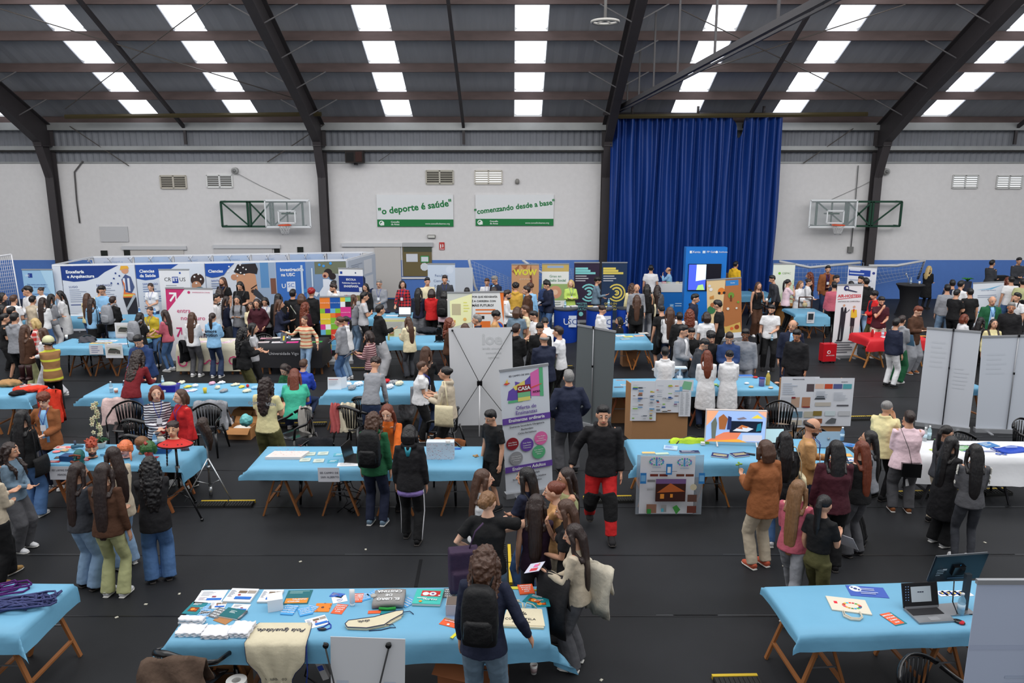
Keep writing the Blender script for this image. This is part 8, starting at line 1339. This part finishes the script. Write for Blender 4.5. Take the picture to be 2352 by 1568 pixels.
Cc(888,563,1.70,0,'Sk','l:k','m:bk:k','dd','dark head showing above the bright projection screen')
Cc(1175,548,1.66,0,'Mb','l:k','m:bk:k','dd','dark head showing above the geography poster')
Cc(1318,588,1.78,95,'Sb','l:wh','m:bk:k','fg n12 m be','bearded man in white shirt talking, right of the geography poster')
Cc(1405,510,1.76,8,'ck','h:md','m:bk:k','gg n8','curly-haired person in mustard hoodie below the yellow lettered banner')
Cc(1515,545,1.78,-95,'Sb','h:br','m:bk:k','gg n5 m','man in brown hoodie with cropped hair, facing left', wd=1.1)
Cc(1560,515,1.74,20,'cn','l:lb','m:jn:k','dd n8','curly brown-haired person in pale blue behind the brown hoodie')
Cc(1735,492,1.78,-110,'Sk','h:nv','m:jn:k','gf n25 m','boy in navy hoodie looking down at a leaflet, wearing jeans')
Cc(1730,484,1.76,10,'ck','p:db','m:jn:k','dd n5 B:db/blue','curly black-haired person with dark blue rucksack')
Cc(1990,476,1.66,170,'My','l:lm','m:bk:k','cc n5 y u30','blonde woman in lime sweater with crossed arms behind the round counter')
Cc(715,880,1.66,95,'Cr','l:br','m:bk:k','dg n8 z60','woman with reddish curls and glasses next to the white banner back', sk='a')
Cc(990,846,1.72,-95,'Gg','j:nv','m:gg:k','dd n5 m','smiling grey-haired man seen over the white banner back')
Cc(1200,808,1.64,95,'ck','l:cb','m:bk:k','dd n8 gl','woman with black curls and glasses over the white banner back')
Cc(870,936,1.60,10,'Mn','l:k','m:bk:k','dd','brown head just showing over the white banner back')
Cc(1425,762,1.72,25,'Mn','t:dt','m:gy:wh','dg n12 m','teenager in teal printed tshirt with brown hair, back turned')
Cc(1592,810,1.68,-110,'Sk','t:wh','m:bk:k','gg n25 m','black-haired boy in white tshirt looking left and down')
Cc(1500,750,1.70,-95,'Sn','t:cr','m:bk:k','dd n5 m','boy in cream tshirt behind the teal tshirt')
Cc(1715,880,1.66,-5,'Sk','h:wh','m:gy:wh','gg l45 n25','person in white hoodie with red heart bending away')
Cc(1660,936,1.74,-165,'Sk','j:bk','m:bk:k','fg n30 m','young man in black blazer looking down, behind the bald man')
Cc(1700,1040,1.74,-25,'Fg','j:nv','m:bk:k','gg n5 m','bald man in dark suit seen from behind', wd=1.15)
Cc(1415,946,1.74,35,'Sb','h:bk','m:bk:k','dg n8 m','dark-haired boy in black hoodie beside the white banner')
Cc(1852,972,1.70,-65,'Sb','t:wh','m:bk:wh','gg n8 m','boy in white ringer tshirt carrying a green coat', fy=1820)
T4_ = (1320,540,4.6125)
def Dd(x, y, *a, **k): return p(x, y, *a, Tf=T4_, **k)
Dd(245,448,1.68,85,'ck','l:dt','m:bk:k','gf n8 z50','woman in denim shirt with black curls between the two dark banners')
Dd(300,750,1.66,70,'Bb','h:wh','m:wh:wh','gg n28','girl in white hoodie looking down behind the grey banner')
Dd(470,868,1.62,-85,'Mk','l:k','m:bk:k','gg n5 si gl','seated woman with black hair and glasses, in dark star-pattern top')
Dd(605,510,1.68,-10,'Cn','r:ly','m:gy:k','dd n5 z90','woman in pale yellow top and grey trousers with wavy brown hair')
Dd(660,520,1.74,180,'Fn','l:gy','m:bk:k','dd n5 m','balding man with reddish face behind the yellow top')
Dd(810,322,1.78,10,'Sk','t:wh','m:jn:k','dd n8 m','young man in white printed tshirt in front of the blue curtain')
Dd(992,342,1.80,-70,'Fn','w:lb','m:ol:k','um n8 m','bald man in light blue shirt and olive trousers', fy=800, sk='b')
Dd(768,522,1.66,10,'Lk','s:bk','m:gy:k','dg n10 z110 T:cr/cream','woman in black off-shoulder top with cream tote bag')
Dd(660,635,1.62,5,'Ln','l:bk','m:bk:k','dg n10 z100','woman in black with long brown hair, left of the off-shoulder top')
Dd(880,530,1.64,25,'Lb','p:gg','m:bk:k','gg n8','girl in dark grey jacket left of the bald man in blue')
Dd(1262,418,1.72,75,'Sk','t:bk','m:bk:k','dd n5 m','boy in black tshirt at the end of the blue and white counter')
Dd(1560,310,1.74,20,'Sb','h:br','m:bk:k','dd n5 m','dark-haired person in brown hoodie below the big screen')
Dd(1710,282,1.76,55,'Sk','h:ye','m:bk:k','dd n5 m','boy in bright yellow hoodie right of the big screen')
Dd(1282,628,1.76,120,'Sk','h:nv','m:bk:k','dd n15 m','boy in navy hoodie with orange collar')
Dd(915,745,1.76,-20,'Sk','t:bk','k:bk:wh','do n25 m l8','young man in black tshirt and shorts resting a hand on the table', fy=1440)
Dd(1010,765,1.68,5,'Ln','l:wh','m:dj:k','gg n12 z120 X:bk/black/L','woman in white blouse with very long brown hair and black bag')
Dd(1218,785,1.66,0,'Cr','r:wh','m:dj:k','dd n8 z55','woman in white shirt with tied auburn curls', sk='b')
Dd(1112,825,1.62,0,'Sk','l:bk','m:bk:k','dd','dark head between the white blouse and the white shirt')
TS = Dd(1395,815,1.66,-5,'Mb','t:wh','m:bk:k','dd n10','woman in white tshirt with lines of text on the back')
Dd(1515,695,1.78,-60,'Sk','t:bk','m:bk:k','dd n25 m','young man in black printed tshirt, left profile, by the farm banner')
Dd(1158,962,1.76,130,'Sk','j:gy','m:lj:k','gg n15 m i:wh','boy in grey zip hoodie over white tshirt holding a card')
Dd(1240,990,1.72,175,'Sk','h:bk','m:bk:k','dd n20 m','boy in black hoodie with pale print, second from the left at the lab table')
Dd(1382,1105,1.70,120,'Sk','h:dg','m:bk:k','gg n38 m gl l12','boy in dark olive hoodie with glasses looking down')
Dd(1445,1028,1.76,175,'ck','l:k','m:bk:k','dg n22 m','curly black-haired boy in black facing the lab table')
Dd(1642,1038,1.74,190,'Sb','h:db','m:bk:k','gg n35 m','boy in navy blue hoodie with bright blue cords')
Dd(1812,1000,1.76,-160,'Sk','l:gy','m:gy:k','dd n20 m','dark-skinned boy in light grey sweatshirt at the right of the lab table', sk='d', wd=1.05)
Dd(960,1192,1.72,5,'Sk','c:wh','m:lj:k','gg n10','person in white lab coat with short black hair, leftmost of the three backs', fy=2010)
Dd(1402,1222,1.66,3,'Lr','c:wh','m:dj:bk','gg n12 z60','woman in white lab coat with reddish blonde hair, seen from behind', fy=2043)
Dd(1640,1222,1.68,5,'Bk','c:wh','m:lg:wh','gg n12','woman in white lab coat with dark hair bun, rightmost of the three backs', fy=2043)
Dd(1952,500,1.70,165,'Ln','v:bk','w:br:wh','fd n5 fr','woman with brown hair in black outfit and pale cardigan holding a cup', fy=1068)
Dd(2088,745,1.76,190,'Sk','t:wh','m:bk:k','gd m n18 be u30','bearded man in white tshirt carrying a black jacket', fy=1425)
Dd(2092,430,1.70,-100,'Sk','l:dg','m:bk:k','dd n20 l15','person in dark grey leaning over the blue table at the curtain')
T5_ = (1760,540,3.973)
def Ee(x, y, *a, **k): return p(x, y, *a, Tf=T5_, **k)
Ee(205,405,1.66,85,'Pk','t:lp','s:bk:k','gu n5','woman in pale pink polo with black ponytail, facing right')
Ee(320,420,1.64,150,'Lo','c:wh','m:bk:k','gg n15','blonde-brown woman in white coat behind the small table', sk='a')
Ee(395,402,1.66,120,'Bb','c:wh','m:bk:k','gg n15','dark-haired woman in white coat, right of the blonde-brown one')
Ee(392,340,1.64,-60,'Cr','l:k','m:bk:k','dd','curly auburn head behind the two white coats', sk='b')
Ee(566,282,1.80,190,'Sk','j:tn','m:dj:k','gd n10 m y i:mr','man in brown suede jacket over burgundy shirt with badge')
Ee(645,370,1.76,150,'Sk','l:nv','m:bk:k','dd n10 m','dark-haired man in navy beside the brown jacket')
Ee(622,430,1.72,10,'Sk','l:rs','m:bk:k','dd n8 m','man in dusty purple shirt left of the airline banner')
Ee(865,378,1.76,-120,'Sk','l:k','m:bk:k','dd n8 m be','bearded man in front of the white and blue notice banner')
Ee(775,425,1.68,0,'Sk','l:k','m:bk:k','dd','dark head just above the airline banner')
Ee(910,393,1.76,-15,'Sk','h:bk','m:lj:wh','dd n5 m','boy in black hoodie and light jeans behind the airline banner', fy=925)
Ee(985,515,1.66,-100,'ck','j:rd','m:ol:k','gg n5 i:nv','woman with black curls in red jacket, right of the airline banner')
Ee(1056,566,1.78,185,'Sk','t:mr','m:be:wh','gu n25 m be','man in maroon tshirt with hand on his chin behind the red table', wd=1.05)
Ee(1245,740,1.68,60,'Sb','h:gy','b:gn:wh','gg n8 m','boy in grey hoodie and dark green trousers holding a blue folder', fy=1345)
Ee(1392,655,1.70,150,'Sr','j:br','b:gy:tn','ff n35 m','boy in dark jacket with yellow sleeve stripe looking down', fy=1255, sk='a')
Ee(1195,765,1.62,60,'Sk','l:nv','m:wh:k','dd','dark-haired person hidden behind the grey hoodie boy')
Ee(1492,282,1.66,60,'Ly','c:bk','s:bk:k','gg n10 z50','blonde woman in long black coat beside the tall black table', fy=672, sk='a')
Ee(1655,455,1.74,15,'Sk','l:gy','m:lj:wh','dd n8 m','young man in light grey sweatshirt and pale jeans, back turned', wd=1.05)
Ee(1702,412,1.72,20,'Sk','l:nv','m:bk:k','dd m','dark-haired man in navy behind the light grey sweatshirt')
Ee(1785,420,1.74,70,'Sk','t:wh','m:bk:k','gf n8 m','young man in white tshirt with a dark strap across his back')
Ee(1745,500,1.68,60,'Sk','t:bk','m:bk:k','gf n20 m','black-haired boy in black tshirt looking down')
Ee(1862,490,1.70,5,'Sk','t:bk','m:bk:k','dd n8 m','person in black tshirt left of the flight academy banner')
Ee(2068,230,1.78,75,'Sk','w:dg','m:bk:k','gg n5 m','man in dark grey shirt behind the black bags at the wall')
Ee(2312,208,1.82,185,'Sk','w:dg','m:bk:k','gg n15 m','bearded man in grey shirt at the right edge by the wall')
Ee(1820,722,1.62,85,'Mr','r:wh','m:bk:k','dd n5 si','woman with short reddish hair in white top, left of the flight banner')
Ee(2070,560,1.76,190,'Fg','j:gn','m:bk:k','dd n12 m y i:lb','bald man in dark green cardigan with lanyard')
Ee(2242,620,1.76,-150,'Sg','j:k','m:bk:k','dd n5 m','officer in dark uniform with cropped grey hair', sk='c')
Ee(1965,750,1.64,60,'Lk','l:k','m:bk:k','dd si','seated woman with black hair above the white banner backs')
Ee(2085,770,1.64,190,'Lb','l:ly','m:bk:k','dd si n-5 fr','seated woman facing the viewer above the white banner backs')
Ee(2222,780,1.62,-95,'Mb','l:wh','m:bk:k','dd si','seated woman in white facing left above the white banner backs')
Ee(2238,380,1.74,10,'Sk','t:wh','m:jn:k','dd n8 m','person in white tshirt and blue jeans behind the flight banner')
Ee(2205,385,1.66,0,'Cr','l:k','m:bk:k','dd','auburn-haired head left of the white tshirt at the right')
Ee(2292,530,1.72,-100,'Sk','t:wh','m:bk:k','dd n8 m B:k/black','boy in white tshirt near the right edge, facing left')
Ee(2345,400,1.72,20,'Sk','t:sg','m:bk:k','dd n5 m','person in pale green polo at the right edge')
Ee(245,775,1.78,-170,'Fn','j:nv','m:nv:k','dd n12 m i:lb u30','bald man in navy suit with white papers at his side')
Ee(280,868,1.70,-140,'Sk','j:k','m:k:k','dd n25 m','boy in black jacket with red collar in front of the bald man', sk='c')
# right: television table and around
p(1870,962,1.76,105,'Fb','l:cb','m:nv:k','fg n20 m be gl y','bearded man in tan sweater with glasses holding a tablet')
BC = p(1757,1011,1.68,-20,'Mn','j:tn','m:be:rb','fd n5','woman in rust brown coat and beige trousers holding a green sprig', fy=1302, wd=1.1)
p(1803,992,1.66,5,'Lk','p:k','m:jn:wh','dg n8 z80 T:cr/cream','woman in black leather jacket and jeans with long black hair', fy=1255)
p(1921,1012,1.70,5,'Lk','l:mr','m:bk:k','dg n8 z90','woman in dark maroon sweater with thick black hair, seen from behind', wd=1.2)
p(1978,1013,1.68,-25,'Lr','l:bk','f:gg:k','gg n5 z105','woman in black top and grey flared jeans with long auburn hair', fy=1275)
p(1995,990,1.66,-60,'Lk','l:gy','m:bk:k','dd n5','woman with black hair and glasses behind the auburn one')
p(1836,1103,1.62,40,'Lo','l:rs','m:gy:wh','gg n8 w45 z125','girl in pink jacket and grey jeans walking, with long blonde hair', fy=1402, sk='a')
p(1896,1139,1.62,50,'Pk','x:bk','m:ol:k','df n15 w20 z150','girl in black off-shoulder top and olive trousers with ponytail', fy=1432)
p(2040,922,1.66,60,'Bg','p:ly','s:k:k','gu n12','grey-haired woman in cream jacket with a scrunchie, hand at her mouth', fy=1145, wd=1.15)
p(2090,946,1.72,10,'Sb','w:lp','m:gg:tn','gu n5 m','man in pale pink shirt with black shoulder bag, seen from behind', fy=1175, wd=1.15)
p(2178,978,1.68,75,'Pk','t:dg','m:be:k','gg n8','woman in dark grey tshirt with tied black hair, at the white cloth table', fy=1190)
p(2190,1003,1.70,70,'Lk','c:k','w:bk:wh','cg n5 z110','woman in long black coat with arms crossed and white trainers', fy=1250)
FL = p(2241,1020,1.68,12,'Lk','l:gg','s:dg:wh','gg n8 z95','woman in grey sweater with white flower embroidery and tight dark trousers', fy=1288)
build_people()
# marks on clothes and things in hands
back_text(AM, 'amore', (30,34,50), .11, .0, .03); back_text(AM, 'motion', (30,34,50), .11, -.09, .03)
back_text(CT, 'COPENHAGEN', (150,152,156), .07, .06, .03)
for k in range(5): back_text(TS, 'ooo ooo oo', (90,90,96), .035, .06-.05*k, 0)
# ---------------------------------------------------------------- things in people's hands
def who(key): return [i for l, i in PEOPLE if key in l][0]
def armcoat(key, hand, c, lab, L=.5, w=.3, cat='jacket', name='carried_jacket', up=0, at=None):
    i = who(key); q = i['mw'] @ (Vector(at) if at else i['Wr'][hand]*.6+i['El'][hand]*.4+Vector((0,0,.05+up))); t = thing(name, lab, cat, (q.x,q.y,q.z), -i['a']); rows = []
    for j in range(11): v = (j/10-.5)*2; rows.append([(((u-.5)*w*.5)+.05*v*0+(.05 if v > 0 else -.05)*abs(v)**.5*1.2+.015*math.sin(u*9+j), (u-.5)*w+.02*math.sin(j+u*5), -L*(.55 if v > 0 else 1)*abs(v)**1.2+.012*math.sin(u*14+v*4)) for u in [k/10 for k in range(11)]])
    MB().grid(rows, (-.018,0,-.018)).build('cloth', mat(c, .85, .7, 12, .12), t)
armcoat('cream long-sleeved top and grey', 0, (34,32,34), 'black jacket carried over the arm of the woman at the table end', .6, .34)
armcoat('white ringer tshirt', 0, (58,66,58), 'dark green coat carried by the boy in white ringer tshirt', .8); armcoat('carrying a black jacket', 1, (24,24,28), 'black jacket carried by the bearded man in white tshirt', .55)
armcoat('white top and grey trousers by the pink', 0, (22,22,26), 'black jacket held by the woman at the pink arrow banner', .55); armcoat('nearest of the group', 1, (208,200,182), 'limp cream tote bag hanging behind the woman at the table end', .5, .3, 'bag', 'carried_tote', at=(.06,-.2,1.14))
def paper_(key, c, lab, w=.2, d=.26, hand=1, elems=(), tilt=35, off=(0,.06,.03), name='paper_sheet', cat='paper'): return held(who(key), name, c, lab, w, d, hand, cat, off, tilt, elems)
paper_('nearest of the group', (210,210,226), 'colourful leaflets in the hand of the woman at the table end', .2, .16, 0, [('r',.1,.2,.3,.5,(210,70,80)),('r',.5,.3,.3,.3,(230,120,170))], 20)
paper_('holding a magazine', (226,224,228), 'pink and white magazine held by the girl in white hoodie', .2, .26, 0, [('r',.3,.1,.5,.6,(206,90,110)),('l',.1,.9,.7,3,.06,(160,160,170))]); paper_('burgundy striped sweater holding', (228,224,230), 'white and pink papers held by the woman in burgundy stripes', .22, .28, 0, [('p',[(.2,.2),(.8,.5),(.6,.7)],(220,90,140))])
paper_('papers in her hands', (196,200,190), 'printed papers held by the girl in navy sweater', .18, .26, 0, [('r',.2,.2,.6,.4,(120,130,60))], 60); paper_('looking down at a leaflet', (220,222,230), 'white leaflet held by the boy in navy hoodie', .16, .26, 0)
paper_('holding a tablet', (30,44,70), 'dark tablet held by the bearded man in tan sweater', .26, .18, 0, name='tablet', cat='tablet', tilt=15); paper_('holding a blue folder', (120,170,210), 'light blue folder held by the boy in grey hoodie', .22, .3, 1, tilt=70); paper_('over white tshirt holding a card', (110,130,160), 'grey blue card held by the boy in grey zip hoodie', .26, .14, 1)
paper_('walking with arm outstretched', (90,92,100), 'dark booklet in the lowered hand of the striped sweater walker', .15, .22, 1, [('r',.3,.3,.3,.5,(220,200,60))], 70, (0,0,-.12)); paper_('girl in black off-shoulder top', (224,226,232), 'white printed carrier bag held by the girl with ponytail', .26, .24, 1, [('r',.2,.1,.5,.3,(120,110,80)),('r',.25,.5,.4,.1,(60,60,64))], 50, (0,.05,-.1))
i = who('holding a green sprig'); q = i['mw'] @ (i['Wr'][0]+Vector((0,.08,.02))); t = thing('plant_sprig', 'small green sprig in the hand of the woman in rust coat', 'plant', q); MB().tube([(0,0,0),(0,0,.1)], .003, 5).build('stem', mat((90,120,60)), t); MB().ell((-.02,0,.1), (.025,.01,.012)).ell((.02,0,.11), (.025,.012,.012)).ell((0,.02,.12), (.015,.02,.012)).build('leaf_cluster', mat((130,170,70)), t)
i = who('cardigan holding a cup'); q = i['mw'] @ (i['Wr'][0]+Vector((0,.07,0))); o = cup(0, 0, 'white cup in the hand of the woman in black by the green banner'); o.location = q
i = who('carrying a black jacket'); q = i['mw'] @ (i['Wr'][0]+Vector((0,.0,-.2))); o = bottle(0, 0, 'small water bottle in the lowered hand of the bearded man', s=.8); o.location = q
# helmet, person details
i = who('firefighter jacket'); R0 = i['root']; mb = MB(); mb.ell((0,-.015,.045), (.112,.135,.105), 18, 12); mb.tube([(-.1,.05,.02),(0,.125,.03),(.1,.05,.02)], [.02,.03,.02], 8); o = mb.build('helmet', mat((206,204,160), .35), R0); o.matrix_local = i['Mh']; mb = MB(); mb.tube([(-.118,-.06,.0),(0,-.155,-.03),(.118,-.06,.0)], [.02,.035,.02], 8); mb.box((-.1,.02,.06),(.03,.06,.05)).box((.1,.02,.06),(.03,.06,.05)); o = mb.build('helmet_trim', bkp, R0); o.matrix_local = i['Mh']
i = who('lilac shirt, turquoise'); h = i['h']; mb = MB(); mb.tube([i['P0']+Vector((0,0,-.03*h)), i['P0']+Vector((0,0,-.075*h))], [(.104*h,.084*h),(.11*h,.088*h)], 20, side=(1,0,0)); mb.build('lilac_hem', cloth((150,128,196)), i['root']); o = MB().tube([i['Nb']+Vector((.0,-.1,.0)), i['Nb']+Vector((.0,-.125,-.12))], [(.05,.02),(.02,.01)], 8).build('turquoise_hair_tips', hair_mat((50,150,170)), i['root'])
for l, i in PEOPLE:
    if 'striped track pants' in l or 'red sweater with lanyard' in l or 'shorts with white stripe' in l:
        h = i['h']; o_ = (.052 if 'with lanyard' in l else .043)*h
        for j, sx in enumerate((-1, 1)):
            mb = MB(); a_, b_, c_ = i['Hp'][j], i['Kn'][j], i['An'][j]
            for k in (-.012, .012):
                pp = [a_+Vector((sx*.056*h,k,-.02*h)), a_.lerp(b_,.5)+Vector((sx*(.052*h),k,0)), b_+Vector((sx*o_,k,0))]+([] if 'shorts' in l else [b_.lerp(c_,.5)+Vector((sx*(o_-.003*h),k,0)), c_+Vector((sx*(o_-.003*h),k,0))]); mb.tube(pp, .006, 5)
            mb.build('side_stripe', mat((220,220,224)), i['root'])
i = who('red work trousers'); h = i['h']; mb = MB()
for K_, A_ in zip(i['Kn'], i['An']):
    u = K_.lerp(i['P0'], .32); d = K_.lerp(A_, .5); mb.tube([K_.lerp(u, .9), K_, d], [.064*h,.056*h,.05*h], 14); mb.tube([d+Vector((0,0,.004)), d-Vector((0,0,.006))], [.051*h,.051*h], 14, mi=1)
rem(mb.build('black_knee_panels', [cloth('bk'), mat((200,200,200))], i['root']), .012, 2, .008, .09)
for l, i2 in PEOPLE:
    if 'white flower embroidery' in l:
        rr = random.Random(4); mb = MB()
        for sx, s_, e_ in ((-1, i2['S'][0], i2['El'][0]), (1, i2['S'][1], i2['El'][1])):
            for k in range(7):
                c = s_.lerp(e_, rr.uniform(-.05, .9))+Vector((sx*.048, -.03, .01)); [mb.ell(c+Vector((0,.016*math.cos(a),.016*math.sin(a))), (.006,.011,.011), 6, 4) for a in [q*1.256 for q in range(5)]]
        mb.build('flower_embroidery', mat((216,214,206)), i2['root'])
q = who('black shoulder bag'); t = thing('belt_bag', 'black messenger bag at the hip of the man in pink shirt', 'bag', q['mw'] @ (q['P0']+Vector((.03,-.16,-.05))), -q['a']); mb = MB(); mb.box((0,0,0), (.26,.07,.2)); mb.build('bag_body', bkp, t, 2); n_, h = q['Nb'], q['h']; base = q['P0']+Vector((.03,-.16,-.05)); MB().tube([Vector((.0,0,.1)), Vector((-.07,-.035,.32)), q['S'][0]+Vector((.05,-.075,.04))-base, q['S'][0]+Vector((.05,0,.075))-base], [(.004,.014)]*4, 6).build('strap', bkp, t)
q = who('rolled hair bun'); t = thing('backpack', 'dark purple backpack hanging beside the woman in black top', 'backpack', P(1066,1350,.82), .2); MB_ = MB(); MB_.box((0,0,.2), (.3,.16,.44)).box((0,-.08,.12), (.24,.08,.2)); rem(MB_.build('bag_body', mat((52,34,60), .7, .5, 14, .1), t), .014, 5); MB().tube([(.05,0,.4),(.12,.02,.58),(.2,.02,.66)], [(.006,.02)]*3, 6).build('strap', mat((60,40,70)), t); MB().ell((0,-.14,.05),(.03,.015,.045)).build('pink_charm', mat((220,60,90)), t)
# ---------------------------------------------------------------- apply the remeshes, turn the lettering into meshes
_fonts = [o for o in COL.objects if o.type == 'FONT']
bpy.context.view_layer.update(); _dg = bpy.context.evaluated_depsgraph_get()
for o in BAKE:
    me = bpy.data.meshes.new_from_object(o.evaluated_get(_dg)); me.materials.clear()
    for m in o.data.materials: me.materials.append(m)
    o['_n'] = 0; _old = o.data; o.modifiers.clear(); o.data = me; del o['_n']
for o in _fonts:
    me = bpy.data.meshes.new_from_object(o.evaluated_get(_dg)); n = bpy.data.objects.new('lettering', me); COL.objects.link(n); n.parent = o.parent; n.matrix_local = o.matrix_local.copy()
    bpy.data.objects.remove(o)
